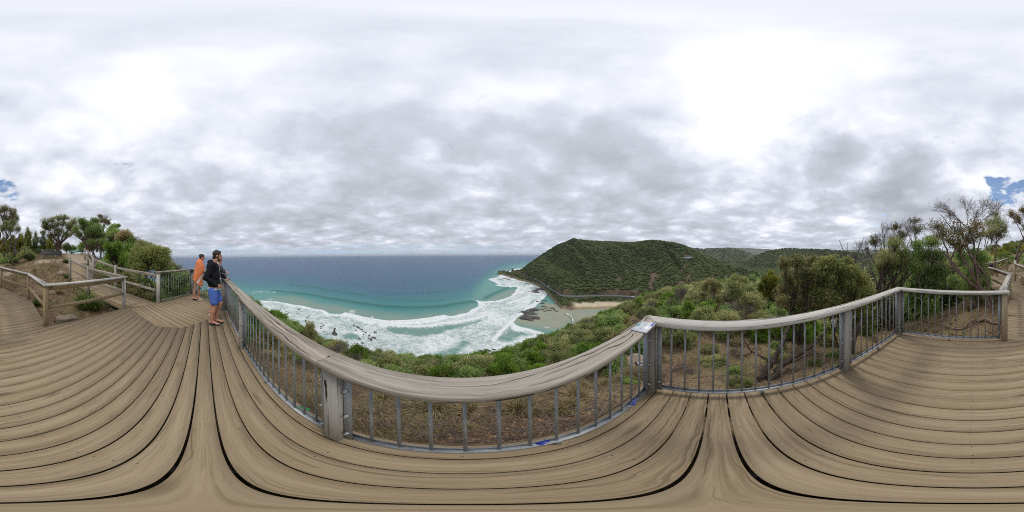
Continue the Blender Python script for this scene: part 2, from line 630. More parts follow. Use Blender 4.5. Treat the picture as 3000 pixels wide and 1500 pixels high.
def panel(parent, a, b, side, z0=.065, z1=.935, pitch=.125, n=None):
    """galvanised panel between ground points a and b; side = unit vector towards the walker"""
    a, b = np.array([a[0], a[1], 0.]), np.array([b[0], b[1], 0.])
    L = np.linalg.norm(b - a)
    x = (b - a) / L
    s = np.array([side[0], side[1], 0.])
    fr = MB()
    fr.beam(a + (0, 0, z0), b + (0, 0, z0), .045, .010, bev=.001)
    fr.beam(a + (0, 0, z0 + .012) - s * .018, b + (0, 0, z0 + .012) - s * .018, .006, .032, bev=.001)
    fr.beam(a + (0, 0, z1), b + (0, 0, z1), .04, .012, bev=.001)
    for e, d in ((a, x), (b, -x)):
        fr.beam(e + (0, 0, z0 - .02), e + (0, 0, z1), .006, .055, up=s, bev=.001)
        fr.beam(e + d * .02 + s * .026 + (0, 0, z0 - .02), e + d * .02 + s * .026 + (0, 0, z1), .006, .045, up=x, bev=.001)
    mid = (a + b) / 2
    fr.beam(mid + s * .01 + (0, 0, .0), mid + s * .01 + (0, 0, z0), .03, .03, up=(1, 0, 0), bev=.002)
    f = fr.build('panel_frame', M['steel'], parent)
    n = n or max(2, round(L / pitch) - 1)
    for i in range(n):
        p = a + x * L * (i + 1) / (n + 1)
        m = MB()
        m.tube([p + (0, 0, z0), p + (0, 0, z1)], .0085, 8)
        m.build('baluster', M['steel'], f, smooth=False)
    for e, d in ((a, x), (b, -x)):
        for z in (.2, .5, .8):
            m = MB()
            m.tube([e + d * .022 + s * .029 + (0, 0, z), e + d * .022 + s * .045 + (0, 0, z)], .012, 6)
            m.tube([e + d * .022 + s * .045 + (0, 0, z), e + d * .022 + s * .056 + (0, 0, z)], .006, 6)
            m.build('bolt', M['bolt'], f)
    return f


def handrail(parent, poly, z, th=.046, gdir=(1, 0), mat='rail'):
    m = MB()
    if area(poly) < 0: poly = poly[::-1]
    # chamfer: a slightly smaller top face
    n = len(poly)
    c = np.mean(poly, axis=0)
    P = np.array(poly)
    e = np.roll(P, -1, 0) - P
    nr = np.stack([-e[:, 1], e[:, 0]], 1)
    nr = nr / np.linalg.norm(nr, axis=1, keepdims=True)
    pr = np.roll(nr, 1, 0)
    bis = nr + pr
    bis = bis / (1 + np.sum(nr * pr, 1, keepdims=True))
    k = .007
    ins = P + bis * k
    zz = [(P, z - th + k), (P, z - k), (ins, z)]
    V = [(*p, z - th) for p in ins]
    for Q, h in zz: V += [(*p, h) for p in Q]
    off = random.uniform(0, 30)
    G = [(v[0] * gdir[0] + v[1] * gdir[1] + off, -v[0] * gdir[1] + v[1] * gdir[0] + off, v[2] + off) for v in V]
    F = [tuple(range(n - 1, -1, -1)), tuple(range(3 * n, 4 * n))]
    for r in range(3):
        for i in range(n):
            j = (i + 1) % n
            F.append((r * n + i, r * n + j, r * n + n + j, r * n + n + i))
    m.add(V, F, G, random.random())
    return m.build('handrail', M[mat], parent)


U_, V_ = uv(1, 0), uv(0, 1)
RAILV = (.497, .647)
RAILU = (1.272, 1.422)
ENDV = (-2.875, -2.725)
# sea-side run
fr = thing('railing', 'long grey timber and steel railing facing the open sea', 'railing', uv(1.3, .57), 'railings round the main deck')
handrail(fr, [P2(-4.72, RAILV[0]), P2(-.62, RAILV[0]), P2(-.62, RAILV[1]), P2(-4.72, RAILV[1])], RT, gdir=(CU, SU))
handrail(fr, [P2(-.617, RAILV[0]), P2(RAILU[0] - .002, RAILV[0]), P2(RAILU[1] - .002, RAILV[1]), P2(-.617, RAILV[1])], RT, gdir=(CU, SU))
for u in (-4.66, -2.50, -.56, 1.345):
    post(fr, uv(u, .575), 'post')
for a, b in ((-4.60, -2.56), (-2.44, -.62), (-.50, 1.285)):
    panel(fr, P2(a, .592), P2(b, .592), -V_)
# side run
sr = thing('railing', 'grey railing on the forest side between the information plaque and the next corner', 'railing', uv(1.35, -1.4), 'railings round the main deck')
handrail(sr, [P2(RAILU[0] + .002, RAILV[0] - .004), P2(RAILU[0] + .002, ENDV[1]), P2(RAILU[1], ENDV[0]), P2(RAILU[1], RAILV[1] - .004)], RT, gdir=(SU, -CU), mat='pale_rail')
for v in (-1.38, -2.80): post(sr, uv(1.36, v), 'post')
for a, b in ((.51, -1.32), (-1.44, -2.74)):
    panel(sr, P2(1.375, a), P2(1.375, b), -U_)
# end run
er = thing('railing', 'short grey railing ending at a yellowish pine post beside the walkway', 'railing', uv(.4, -2.8), 'railings round the main deck')
handrail(er, [P2(RAILU[0] - .004, ENDV[1] + .001), P2(-.64, ENDV[1] + .001), P2(-.64, ENDV[0]), P2(RAILU[1] - .004, ENDV[0])], RT - .003, gdir=(CU, SU), mat='pale_rail')
post(er, uv(-.55, -2.80), 'tan_post', w=.105)
panel(er, P2(1.29, -2.82), P2(-.48, -2.82), V_)

# corner runs behind the people: G - H - F, a little higher
G_, H_, F_ = uv(-5.33, -1.57), uv(-6.86, -.52), uv(-4.70, .585)


def run_rail(parent, a, b, z, w=.14, th=.045, mat='rail', ext=.05):
    x = nrm(b - a)
    y = np.array([-x[1], x[0], 0])
    a, b = a - x * ext, b + x * ext
    return handrail(parent, [tuple((a + y * w / 2)[:2]), tuple((b + y * w / 2)[:2]), tuple((b - y * w / 2)[:2]), tuple((a - y * w / 2)[:2])], z, th, gdir=(x[0], x[1]), mat=mat)


g = thing('railing', 'steel baluster railing in front of bushes beside the hill boardwalk', 'railing', G_, 'railings round the deck corner')
run_rail(g, G_, H_, 1.105, ext=.09)
post(g, G_, h=1.055, rz=TH + R(-34), mat='pale_rail')
post(g, H_, h=1.055, rz=TH + R(-34))
x = nrm(H_ - G_)
panel(g, (G_ + x * .09)[:2], (H_ - x * .09)[:2], -np.array([x[1], -x[0]]), z1=1.03)
g = thing('railing', 'steel baluster railing behind the person in the orange towel', 'railing', F_, 'railings round the deck corner')
x = nrm(F_ - H_)
run_rail(g, H_ + x * .05, F_, 1.10, ext=.06)
post(g, F_ + np.array([.0, .0, 0]) - V_ * .06 - U_ * .0, h=1.05)
panel(g, (H_ + x * .09)[:2], (F_ - x * .15)[:2], np.array([x[1], -x[0]]), z1=1.03)


# ------------------------------------------------------------------ all-timber rails
def timber_rail(name, label, pts, posts, top=1.0, group='timber rails beside the walkways', post_mat='tan_post', rail_mat='pale_rail', cap=True, mid=.46, proud=0.0, ends=(0, 0), side=0):
    pts = [np.asarray(p, float) for p in pts]
    t = thing(name, label, 'railing', pts[0], group)
    up = np.array([0, 0, 1.0])
    for i in range(len(pts) - 1):
        a, b = pts[i], pts[i + 1]
        x = nrm(b - a)
        e0 = ends[0] if i == 0 else .0
        e1 = ends[1] if i == len(pts) - 2 else .0
        xh = nrm([x[0], x[1], 0])
        y = np.array([-xh[1], xh[0], 0])
        if cap:
            m = MB()
            # mitred cap plank
            def yo(j):
                if 0 < j < len(pts) - 1:
                    d0, d1 = nrm((pts[j] - pts[j - 1])[:2]), nrm((pts[j + 1] - pts[j])[:2])
                    n0, n1 = np.array([-d0[1], d0[0]]), np.array([-d1[1], d1[0]])
                    bb = (n0 + n1) / (1 + np.dot(n0, n1))
                    return np.array([bb[0], bb[1], 0])
                return y
            A, B = a - x * e0, b + x * e1
            q = []
            for pp, j in ((A, i), (B, i + 1)):
                q.append((pp + yo(j) * .07, pp - yo(j) * .07))
            gap = x * .0015
            V = []
            for h in (top - .045, top):
                V += [q[0][0] + up * h + gap, q[0][1] + up * h + gap, q[1][1] + up * h - gap, q[1][0] + up * h - gap]
            o = random.uniform(0, 40)
            Gc = [(np.dot(v, x) + o, np.dot(v, y) + o, v[2] + o) for v in V]
            m.add(V, [(3, 2, 1, 0), (4, 5, 6, 7), (0, 1, 5, 4), (1, 2, 6, 5), (2, 3, 7, 6), (3, 0, 4, 7)], Gc, random.random())
            m.build('handrail', M[rail_mat], t)
            m = MB()
            m.beam(a + x * .05 + up * (top - .097), b - x * .05 + up * (top - .097), .045, .09)
            m.build('bearer', M[post_mat], t)
        else:
            m = MB()
            m.beam(a - x * e0 + up * (top - .05) + y * side * .06, b + x * e1 + up * (top - .05) + y * side * .06, .06, .10)
            m.build('handrail', M[rail_mat], t)
        m = MB()
        m.beam(a + x * .04 + up * mid + (y * side * .06), b - x * .04 + up * mid + (y * side * .06), .045, .085)
        m.build('mid_rail', M[post_mat if cap else rail_mat], t)
    for p in posts:
        p = np.asarray(p, float)
        post(t, p, post_mat, h=(top - .046 if cap else top + proud), z0=p[2] - .35, w=.10)
    return t


p1, p2_, p0, pm1, pm2 = uv(-2.02, -2.98), uv(-4.46, -2.42), np.array([-1.06, -5.98, 0.0]), np.array([-.06, -7.72, .13]), np.array([.50, -9.25, .25])
timber_rail('timber_railing', 'timber railing with a yellowish post at the bend where the deck meets the walkway', [p2_, p1, p0, pm1, pm2, (.62, -11.2, .38)], [p1, p0, pm1, pm2], ends=(.10, 0))
tr = [o for o in bpy.data.objects if o.get('label', '').startswith('timber railing with a yellowish post')][0]
post(tr, p2_, 'pale_rail', h=RT - .046, w=.095)
e2, e3 = np.array([.52, -5.98, .0]), np.array([1.68, -7.75, .12])
timber_rail('timber_railing', 'timber railing leading back from the yellowish pine post to the landing under trees', [uv(-.55, -2.93), e2, e3], [uv(-.86, -4.2), e2, e3], ends=(.0, .06))
timber_rail('timber_railing', 'farthest timber railing at the end of the walkway past the trees', [(2.35, -9.3, .22), (1.72, -10.35, .32), (1.58, -15.2, .52)], [(2.35, -9.3, .22), (1.72, -10.35, .32), (1.58, -15.2, .52)])
LR = [Lp[2] + (.06, -.05, 0), Lp[1] + (.08, 0, 0)]
timber_rail('timber_railing', 'greyed two-rail fence on the soil side of the hill boardwalk', [LR[0], LR[1], p2_ + (-.05, -.10, 0)], [LR[0], LR[1]], top=1.02, group='timber rails up the hill boardwalk', post_mat='post', rail_mat='rail', cap=False, mid=.52, proud=.07)
RR = [np.array([-7.2, -12.55, 1.30]), np.array([-6.72, -11.2, 1.10]), Rp[2] + (-.06, -.1, 0), Rp[1] + (-.07, 0, 0), G_ + (.03, -.08, 0)]
timber_rail('timber_railing', 'greyed two-rail fence on the bushy side of the hill boardwalk', RR, RR[:4], top=1.02, group='timber rails up the hill boardwalk', post_mat='post', rail_mat='rail', cap=False, mid=.45, proud=.07)
# ------------------------------------------------------------------ near ground
def shoreprof(r_e, L, drop_to=None):
    z_e = CAMZ - r_e * math.tan(R(L)) - 1.0
    p = [(0, -.46), (.9, -.52), (2, -.93), (3, -1.5 if L > 20 else -1.2)]
    zm = -1.5 if L > 20 else -1.2
    rm = (3 + r_e) / 2
    p += [(rm, (zm + z_e) / 2 + .12), (r_e, z_e)]
    if drop_to is None:
        rs = .9 * 51.6 / math.tan(R(L))
        p += [(r_e + 6, z_e - 6.0), (rs, -50.6), (rs + 30, -54), (900, -60)]
    else:
        p += drop_to
    return p


valley = [(45, -15), (80, -30), (150, -45.5), (300, -53), (900, -60)]
PROF = [
    (-180, [(0, -.5), (4, -.40), (7, -.1), (10, .2), (15, .42), (25, 1.0), (60, 6.6), (90, 5), (200, -30), (900, -60)]),
    (-165, [(0, -.5), (3.5, -.42), (5, -.33), (8, .12), (12, .9), (15, 1.5), (19, 1.9), (25, 2.1), (45, 2.4), (90, -4), (200, -45), (900, -60)]),
    (-150, [(0, -.5), (4, -.5), (6, -.22), (8.5, .22), (13, .84), (15.5, 1.55), (19, 2.0), (25, 2.0), (45, .5), (90, -15), (160, -51), (900, -60)]),
    (-140, [(0, -.5), (4, -.55), (6, -.38), (9, .0), (14, .6), (18, .9), (25, .1), (45, -8), (120, -51), (900, -60)]),
    (-124, [(0, -.5), (5, -.65), (8, -.9), (14, -2), (25, -7), (45, -18), (110, -51), (900, -60)]),
    (-110, [(0, -.5), (5, -.7), (8, -1.2), (14, -2.4), (25, -9), (60, -30), (115, -51), (900, -60)]),
    (-95, shoreprof(14, 13.0, [(22, -9), (60, -32), (110, -51), (900, -60)])),
    (-85, shoreprof(13, 17.6, [(20, -9.5), (60, -34), (105, -51), (900, -60)])),
    (-74, shoreprof(12, 24.6)), (-61, shoreprof(10.5, 29.5)), (-46, shoreprof(9.5, 33)), (-26, shoreprof(9, 35)), (-7, shoreprof(9.5, 33)),
    (13, shoreprof(11, 27.4)), (27, shoreprof(14, 21.0)), (38, shoreprof(18, 17.3, [(26, -10), (60, -30), (105, -49), (900, -60)])), (44, shoreprof(22, 14.1, [(32, -12), (60, -27), (120, -47), (900, -60)])),
    (58, shoreprof(28, 11.0, valley)), (69, shoreprof(30, 9.5, valley)), (85, shoreprof(30, 9.0, valley)),
    (115, [(0, -.5), (2, -.7), (4, -1.4), (7, -2.6), (10, -3.9), (18, -6.4), (40, -15), (150, -44), (300, -50), (900, -60)]),
    (135, [(0, -.5), (3, -.9), (5, -1.6), (8, -2.6), (15, -4.0), (30, -9), (80, -27), (200, -46), (900, -60)]),
    (152, [(0, -.5), (3.2, -1.0), (5, -1.35), (8, -1.7), (15, -2.4), (30, -6), (80, -20), (200, -42), (900, -60)]),
    (168, [(0, -.5), (3.2, -.8), (5, -.75), (8, -.35), (10.5, .0), (13, .1), (18, .1), (30, 1.0), (60, 5.0), (100, 3), (200, -30), (900, -60)]),
    (180, None)]
PROF[-1] = (180, PROF[0][1])
_pp = np.array([p for p, _ in PROF], float)


def ground_base(phi, r):
    phi, r = np.broadcast_arrays(np.asarray(phi, float), np.asarray(r, float))
    Z = np.stack([np.interp(r.ravel(), [a for a, _ in q], [b for _, b in q]) for _, q in PROF])
    f = np.clip(np.searchsorted(_pp, phi.ravel(), side='right') - 1, 0, len(_pp) - 2)
    t = (phi.ravel() - _pp[f]) / (_pp[f + 1] - _pp[f])
    t = t * t * (3 - 2 * t) * .5 + t * .5
    k = np.arange(len(f))
    return (Z[f, k] * (1 - t) + Z[f + 1, k] * t).reshape(r.shape)


def ground_xy(x, y):
    x, y = np.asarray(x, float), np.asarray(y, float)
    r = np.hypot(x, y)
    z = ground_base(np.degrees(np.arctan2(x, y)), r)
    p = np.stack([x, y], -1)
    a = np.clip((r - 1.0) / 4, 0, 1)
    z = z + .05 * fbm(p * 1.3, 3, 5) * np.clip(r / 3, .2, 1) + a * .16 * fbm(p * .45, 3, 9) + np.clip((r - 12) / 20, 0, 1) * 1.2 * fbm(p * .11, 4, 3)
    return z


def gz(p):
    return float(ground_xy(p[0], p[1]))


def grid_mesh(name, X, Y, Z, mat, wrap=False, attrs=None, smooth=True, kindlabel=None):
    n, m = X.shape
    V = np.stack([X, Y, Z], -1).reshape(-1, 3)
    i = np.arange(n - 1 + (1 if wrap else 0))
    j = np.arange(m - 1)
    I, J = np.meshgrid(i, j, indexing='ij')
    I2 = (I + 1) % n
    Q = np.stack([I * m + J, I * m + J + 1, I2 * m + J + 1, I2 * m + J], -1).reshape(-1, 4)
    me = bpy.data.meshes.new(name)
    me.vertices.add(len(V))
    me.vertices.foreach_set('co', V.astype(np.float32).ravel())
    me.loops.add(Q.size)
    me.loops.foreach_set('vertex_index', Q.astype(np.int32).ravel())
    me.polygons.add(len(Q))
    me.polygons.foreach_set('loop_start', np.arange(0, Q.size, 4, dtype=np.int32))
    if smooth: me.polygons.foreach_set('use_smooth', np.ones(len(Q), bool))
    for k, a in (attrs or {}).items():
        at = me.attributes.new(k, 'FLOAT', 'POINT')
        at.data.foreach_set('value', np.asarray(a, np.float32).ravel())
    me.materials.append(mat)
    me.update(calc_edges=True)
    o = link(name, me)
    return o


def dist_poly(P, line):
    """distance of points (N,2) to an open polyline"""
    d = np.full(len(P), 1e9)
    line = np.asarray(line, float)
    for a, b in zip(line[:-1], line[1:]):
        ab = b - a
        t = np.clip(((P - a) @ ab) / max(ab @ ab, 1e-9), 0, 1)
        d = np.minimum(d, np.linalg.norm(P - a - t[:, None] * ab, axis=1))
    return d


def inside(P, poly):
    poly = np.asarray(poly, float)
    c = np.zeros(len(P), bool)
    for a, b in zip(poly, np.roll(poly, -1, 0)):
        k = (a[1] > P[:, 1]) != (b[1] > P[:, 1])
        c ^= k & (P[:, 0] < (b[0] - a[0]) * (P[:, 1] - a[1]) / (b[1] - a[1] + 1e-12) + a[0])
    return c


def sdf(P, poly):
    """positive inside"""
    d = dist_poly(P, list(poly) + [poly[0]])
    return np.where(inside(P, poly), d, -d)


def sstep(a, b, x):
    t = np.clip((x - a) / (b - a), 0, 1)
    return t * t * (3 - 2 * t)


phis = np.arange(-180, 180, .5)
rs = np.concatenate([[.02, .25], .5 * 1.0275 ** np.arange(0, 232)])
PH, RR_ = np.meshgrid(phis, rs, indexing='ij')
X, Y = RR_ * np.sin(np.radians(PH)), RR_ * np.cos(np.radians(PH))
Z = ground_xy(X, Y)
xy = np.stack([X.ravel(), Y.ravel()], 1)
near = np.hypot(xy[:, 0], xy[:, 1]) < 40
dirt = np.zeros(len(xy))
for line, w in (([(-6.3, -11.9), (-7.2, -14), (-8.0, -17), (-8.3, -22)], .75), ([(-6.8, -13.2), (-5.6, -13.6), (-4.2, -13.5), (-3.6, -13.2)], .38), ([(1.2, -10.4), (1.4, -12.5), (1.0, -15), (.6, -22)], .8), ([(.9, -10.4), (.2, -11.5), (-.6, -12.4)], .35)):
    dirt[near] = np.maximum(dirt[near], 1 - sstep(w, w + .7, dist_poly(xy[near], line)))

t = NT('bush soil')
pos = t.n('ShaderNodeNewGeometry').outputs['Position']
a = t.noise(pos, .9, 8, .65)
b = t.noise(pos, 5.5, 6, .7)
c3 = t.noise(pos, 38, 4, .7)
soil = t.ramp(t.math('ADD', t.math('MULTIPLY', b, .6), t.math('MULTIPLY', c3, .4)), [(.30, (.050, .031, .020)), (.45, (.120, .076, .049)), (.58, (.185, .125, .082)), (.75, (.30, .225, .15))])
strawc = t.ramp(c3, [(.3, (.095, .070, .036)), (.5, (.215, .163, .090)), (.7, (.35, .285, .17))])
c = t.mix(t.mr(a, .40, .56), soil, strawc)
gr = t.ramp(c3, [(.3, (.04, .05, .014)), (.6, (.105, .12, .035)), (.8, (.18, .17, .07))])
c = t.mix(t.math('MULTIPLY', t.mr(t.noise(pos, .55, 5, .6), .54, .66), .75), c, gr)
red = t.mr(t.noise(t.mapping(pos, loc=(9, 3, 1)), .8, 4, .6), .55, .68)
c = t.mix(t.math('MULTIPLY', red, .28), c, (.20, .10, .06))
dc = t.ramp(c3, [(.3, (.30, .235, .165)), (.7, (.45, .37, .27))])
c = t.mix(t.attr('dirt'), c, dc)
h = t.math('ADD', t.math('MULTIPLY', b, .6), t.math('MULTIPLY', c3, .35))
M['soil'] = t.out(c, .95, t.bump(h, .9, .06), .1)
g = grid_mesh('ground', X, Y, Z, M['soil'], wrap=True, attrs={'dirt': dirt})
tag(g, 'brown soil and dry grass sloping down round the platform to the shore', 'ground', kind='structure')

# ------------------------------------------------------------------ hills across the bay
SH = [(1470, 806), (1498, 814), (1520, 822), (1553, 829), (1585, 842), (1612, 870), (1629, 889), (1645, 906), (1680, 909), (1740, 906), (1797, 904), (1850, 899), (1900, 893), (1960, 885)]
RD = [(1470, 793), (1490, 797), (1517, 802.5), (1558, 813.5), (1588, 827), (1604, 840), (1631, 855), (1650, 867), (1680, 869), (1745, 866.5), (1816, 867), (1871, 873), (1930, 878), (1990, 880)]
shp = np.array([onplane(x, y, SEA) for x, y in SH])
rdp = np.array([onplane(x, y, SEA + 7.5) for x, y in RD])
dec = lambda A: (np.degrees(np.arctan2(A[:, 0], A[:, 1])), np.hypot(A[:, 0], A[:, 1]))
shphi, shr = dec(shp)
rdphi, rdr = dec(rdp)

HA = [(1440, 850, 430), (1480, 815, 420), (1500, 806, 412), (1517, 799, 408), (1536, 788, 412), (1555, 772, 418), (1582, 751, 430), (1612, 731, 445), (1640, 716, 470), (1678, 702, 520), (1735, 706, 560), (1803, 709, 580), (1851, 711, 570), (1884, 707, 530), (1908, 704, 505), (1963, 710, 490), (1990, 716, 480), (2017, 725, 470), (2058, 744, 450), (2099, 766, 430), (2153, 788, 390), (2221, 815, 350), (2300, 840, 320), (2400, 860, 300)]
HB = [(1900, 760, 1500), (1990, 727, 1575), (2017, 726, 1650), (2058, 728, 1680), (2100, 728, 1725), (2148, 728, 1725), (2175, 734, 1725), (2200, 743, 1680), (2213, 749, 1650), (2240, 764, 1575), (2300, 795, 1425), (2360, 830, 1200)]
HC = [(2060, 830, 620), (2110, 810, 640), (2150, 790, 660), (2190, 766, 720), (2214, 750, 760), (2240, 739, 790), (2262, 732.5, 800), (2302, 728, 820), (2350, 729, 840), (2420, 731, 860), (2470, 735, 850), (2533, 742, 820), (2600, 747, 800), (2800, 752, 800), (2990, 757, 800)]
HD = [(1950, 745, 9000), (2040, 730, 9000), (2126, 724.5, 9000), (2170, 726, 9000), (2207, 728.5, 9000), (2262, 731, 9000), (2340, 732, 9000), (2420, 734, 9000), (2470, 734, 9000), (2533, 730, 9000), (2600, 732, 9000), (2800, 737, 9000), (2999, 740, 9000)]
HE = [(1950, 750, 4500), (2058, 733, 4500), (2150, 736.5, 4500), (2226, 738.5, 4500), (2262, 736, 4500), (2300, 741, 4500), (2500, 739, 4500), (2800, 744, 4500), (2999, 747, 4500)]


def hill_z(phi, r, x, y):
    p2 = np.stack([x, y], -1)
    sh = np.interp(phi, shphi, shr)
    rd = np.interp(phi, rdphi, rdr)
    valley = np.interp(phi, [-5, 30, 45, 60, 180], [-53, -53, -47, -45, -45])
    out = np.full(r.shape, -60.0)
    for k, (H, fs) in enumerate(((HA, None), (HB, .34), (HC, .30), (HE, .16), (HD, .10))):
        a = np.array(H, float)
        hp = np.array([bear(px) for px in a[:, 0]])
        hl = np.tan(np.radians([lat(px, py) for px, py in a[:, :2]]))
        rc = np.interp(phi, hp, a[:, 2])
        zc = CAMZ + np.interp(phi, hp, hl) * rc
        rg2 = 1 - np.abs(fbm(np.stack([phi * .13 + r * .006, r * .003 + phi * .02], -1), 3, 57)) * 2.6
        off = (phi < hp[0] - .01) | (phi > hp[-1] + .01)
        n = fbm(p2 * (.012 if k == 0 else 3.2 / rc.max()), 4, 11 + k)
        rg = 1 - np.abs(fbm(p2 * (.007 if k == 0 else 2.0 / rc.max()), 3, 31 + k)) * 2
        if k == 0:
            r0 = rd + 7
            t = np.clip((r - r0) / np.maximum(rc - r0, 5), 0, 1)
            z = -37.5 + (zc + 37.5) * (t ** .9) + np.sin(np.pi * t) * (15 * rg2 + 5 * n)
            z = np.where(r > rc, zc - (r - rc) * .22, z)
            low = np.interp(0, [0], [0])
            bank = np.interp(np.clip((r - rd) / 4.2, -1.2, 1.7), [-1.2, -1, 1, 1.25, 1.7], [-44.0, -42.6, -42.6, -40.8, -37.5])
            bt = np.clip((r - sh) / np.maximum(rd - 4.2 - sh, 1), 0, 1)
            beach = sstep(20, 24, phi) * (1 - sstep(40, 46, phi))
            zl_rock = np.interp(bt, [0, .12, .3, 1], [-50.6, -48.5, -46.5, -42.6])
            zl_sand = np.interp(bt, [0, .15, .45, .60, 1], [-50.2, -49.75, -48.2, -46.8, -42.6])
            zl = zl_rock * (1 - beach) + zl_sand * beach + .25 * n * np.sin(np.pi * bt)
            z = np.where(r < rd - 4.2, zl, np.where(r < rd + 7, bank, z))
            z = np.where(r < sh, np.maximum(-50.6 - (sh - r) * .05, -54), z)
            z = np.where(phi > 46, np.where(r < rd + 7, np.minimum(z, -43), z), z)
        else:
            z = zc - (rc - r) * fs * (1 + .3 * rg) * 1.0 + (r < rc) * np.sin(np.pi * np.clip(r / rc, 0, 1)) * (.018 * rc * n + .03 * rc * (rg - .6))
            z = np.where(r > rc, zc - (r - rc) * fs * .8, z)
            z = np.maximum(z, valley + 2.5 * n)
            z = np.where(r < rc * .35, -60, z)
        out = np.maximum(out, np.where(off, -60, z))
    return out


ph2 = np.arange(-5, 180.1, .3)
r2 = np.concatenate([np.arange(112, 320, 2.0), 320 * 1.013 ** np.arange(0, 75), 320 * 1.013 ** 75 * 1.03 ** np.arange(0, 98)])
PH, RG = np.meshgrid(ph2, r2, indexing='ij')
X, Y = RG * np.sin(np.radians(PH)), RG * np.cos(np.radians(PH))
Z = hill_z(PH, RG, X, Y)
Z += np.clip((RG - 600) / 500, 0, 1) * .004 * RG * fbm(np.stack([X, Y], -1) / (RG[..., None] * .03), 3, 77)
xy = np.stack([X.ravel(), Y.ravel()], 1)
rfl = RG.ravel()


def hit_hill(px, py):
    """where the sight line of a photo pixel meets the hills"""
    ph = bear(px)
    rr = np.arange(150, 1400, 1.0)
    pz = np.full(rr.shape, float(ph))
    zz = hill_z(pz, rr, rr * np.sin(np.radians(pz)), rr * np.cos(np.radians(pz)))
    ray_z = CAMZ + rr * math.tan(R(lat(px, py)))
    k = np.argmax(zz > ray_z)
    return np.array([rr[k] * math.sin(R(ph)), rr[k] * math.cos(R(ph)), zz[k]])


bare = np.zeros(len(xy))
BARE = [([(1914, 803), (1917, 815), (1911, 828), (1908, 842)], 2.4), ([(2012, 748), (2025, 752)], 4.0), ([(2050, 778), (2015, 785), (1995, 800)], 1.8), ([(2025, 806), (2000, 830), (1980, 840)], 1.4)]
for line, w in BARE:
    q = np.array([hit_hill(*p)[:2] for p in line])
    m_ = rfl < 700
    bare[m_] = np.maximum(bare[m_], 1 - sstep(w, w * 2.2, dist_poly(xy[m_], q) + 2.5 * vnoise(xy[m_] * .25, 3)))
rd_i = np.interp(PH.ravel(), rdphi, rdr)
cut = sstep(3.8, 4.6, rfl - rd_i) * (1 - sstep(8, 11, rfl - rd_i)) * (PH.ravel() < 46) * sstep(-.25, .35, vnoise(xy * .045, 8))
bare = np.maximum(bare, cut)
sh_i = np.interp(PH.ravel(), shphi, shr)
bt = (rfl - sh_i) / np.maximum(rd_i - 4.2 - sh_i, 1)
beach = sstep(20.5, 23, PH.ravel()) * (1 - sstep(42, 46, PH.ravel()))
sand = np.maximum(beach * (bt < .62) * (bt > -.8), (bt < .17) * (bt > -.5) * (rfl < 420) * .7)
wet = (1 - sstep(.24, .34, bt + .04 * vnoise(xy * .08, 4))) * sand
rocky = (1 - beach) * (bt < .2) * (bt > -.3) * (rfl < 430)

t = NT('forested hill ground')
pos = t.n('ShaderNodeNewGeometry').outputs['Position']
n = t.noise(pos, .035, 6, .6)
n2 = t.noise(pos, .22, 6, .7)
green = t.ramp(t.math('ADD', t.math('MULTIPLY', n2, .75), t.math('MULTIPLY', n, .25)), [(.33, (.045, .056, .024)), (.5, (.075, .090, .036)), (.66, (.105, .115, .050))])
brown = t.ramp(n2, [(.35, (.055, .042, .028)), (.65, (.12, .09, .058))])
c = t.mix(t.math('MULTIPLY', t.mr(n, .50, .62), .75), green, brown)
bc = t.ramp(n2, [(.3, (.085, .064, .040)), (.5, (.14, .100, .064)), (.7, (.19, .145, .10))])
c = t.mix(t.attr('bare'), c, bc)
sc_ = t.mix(t.attr('wet'), t.ramp(t.noise(pos, .9, 5, .7), [(.34, (.20, .21, .10)), (.42, (.50, .42, .29)), (.50, (.60, .52, .37)), (.62, (.64, .56, .41))]), (.30, .215, .125))
c = t.mix(t.attr('sand'), c, sc_)
c = t.mix(t.math('MULTIPLY', t.attr('rocky'), t.mr(n2, .4, .55)), c, (.16, .105, .075))
M['hill'] = t.out(c, .95, t.bump(n2, .8, 2.5), .1)
hl = grid_mesh('hills', X, Y, Z, M['hill'], attrs={'bare': bare, 'sand': sand, 'wet': wet, 'rocky': rocky})
tag(hl, 'forested headland and ranges across the bay with beach and cut banks', 'hills', kind='structure')

# road round the headland
t = NT('asphalt')
pos = t.n('ShaderNodeNewGeometry').outputs['Position']
n = t.noise(pos, .5, 5, .6)
M['asphalt'] = t.out(t.ramp(n, [(.3, (.085, .087, .092)), (.7, (.13, .132, .138))]), .9)
fine = np.linspace(0, len(rdp) - 1, 200)
cl = np.stack([np.interp(fine, np.arange(len(rdp)), rdp[:, k]) for k in range(3)], 1)
for _ in range(6):
    cl[1:-1] = (cl[:-2] + 2 * cl[1:-1] + cl[2:]) / 4
cl[:, 2] = -42.15
tg = nrm(np.gradient(cl, axis=0))
sd = np.stack([-tg[:, 1], tg[:, 0], tg[:, 2] * 0], 1)


def ribbon(mb, off, w, dz, i0=0, i1=None):
    L, Rr = cl + sd * (off + w / 2), cl + sd * (off - w / 2)
    V = np.stack([L, Rr], 1)[i0:i1].reshape(-1, 3) + (0, 0, dz)
    F = [(2 * k, 2 * k + 1, 2 * k + 3, 2 * k + 2) for k in range(len(V) // 2 - 1)]
    mb.add(V, F)


m = MB()
ribbon(m, 0, 6.6, 0)
road = m.build('road', M['asphalt'])
tag(road, 'grey coast road winding round the foot of the headland', 'road', kind='structure')
m = MB()
for i in range(4, 190, 6): ribbon(m, 0, .16, .006, i, i + 3)
M['paint'] = plain('road paint', (.45, .45, .43), .7)
tag(m.build('road_markings', M['paint'], road), kind='structure')

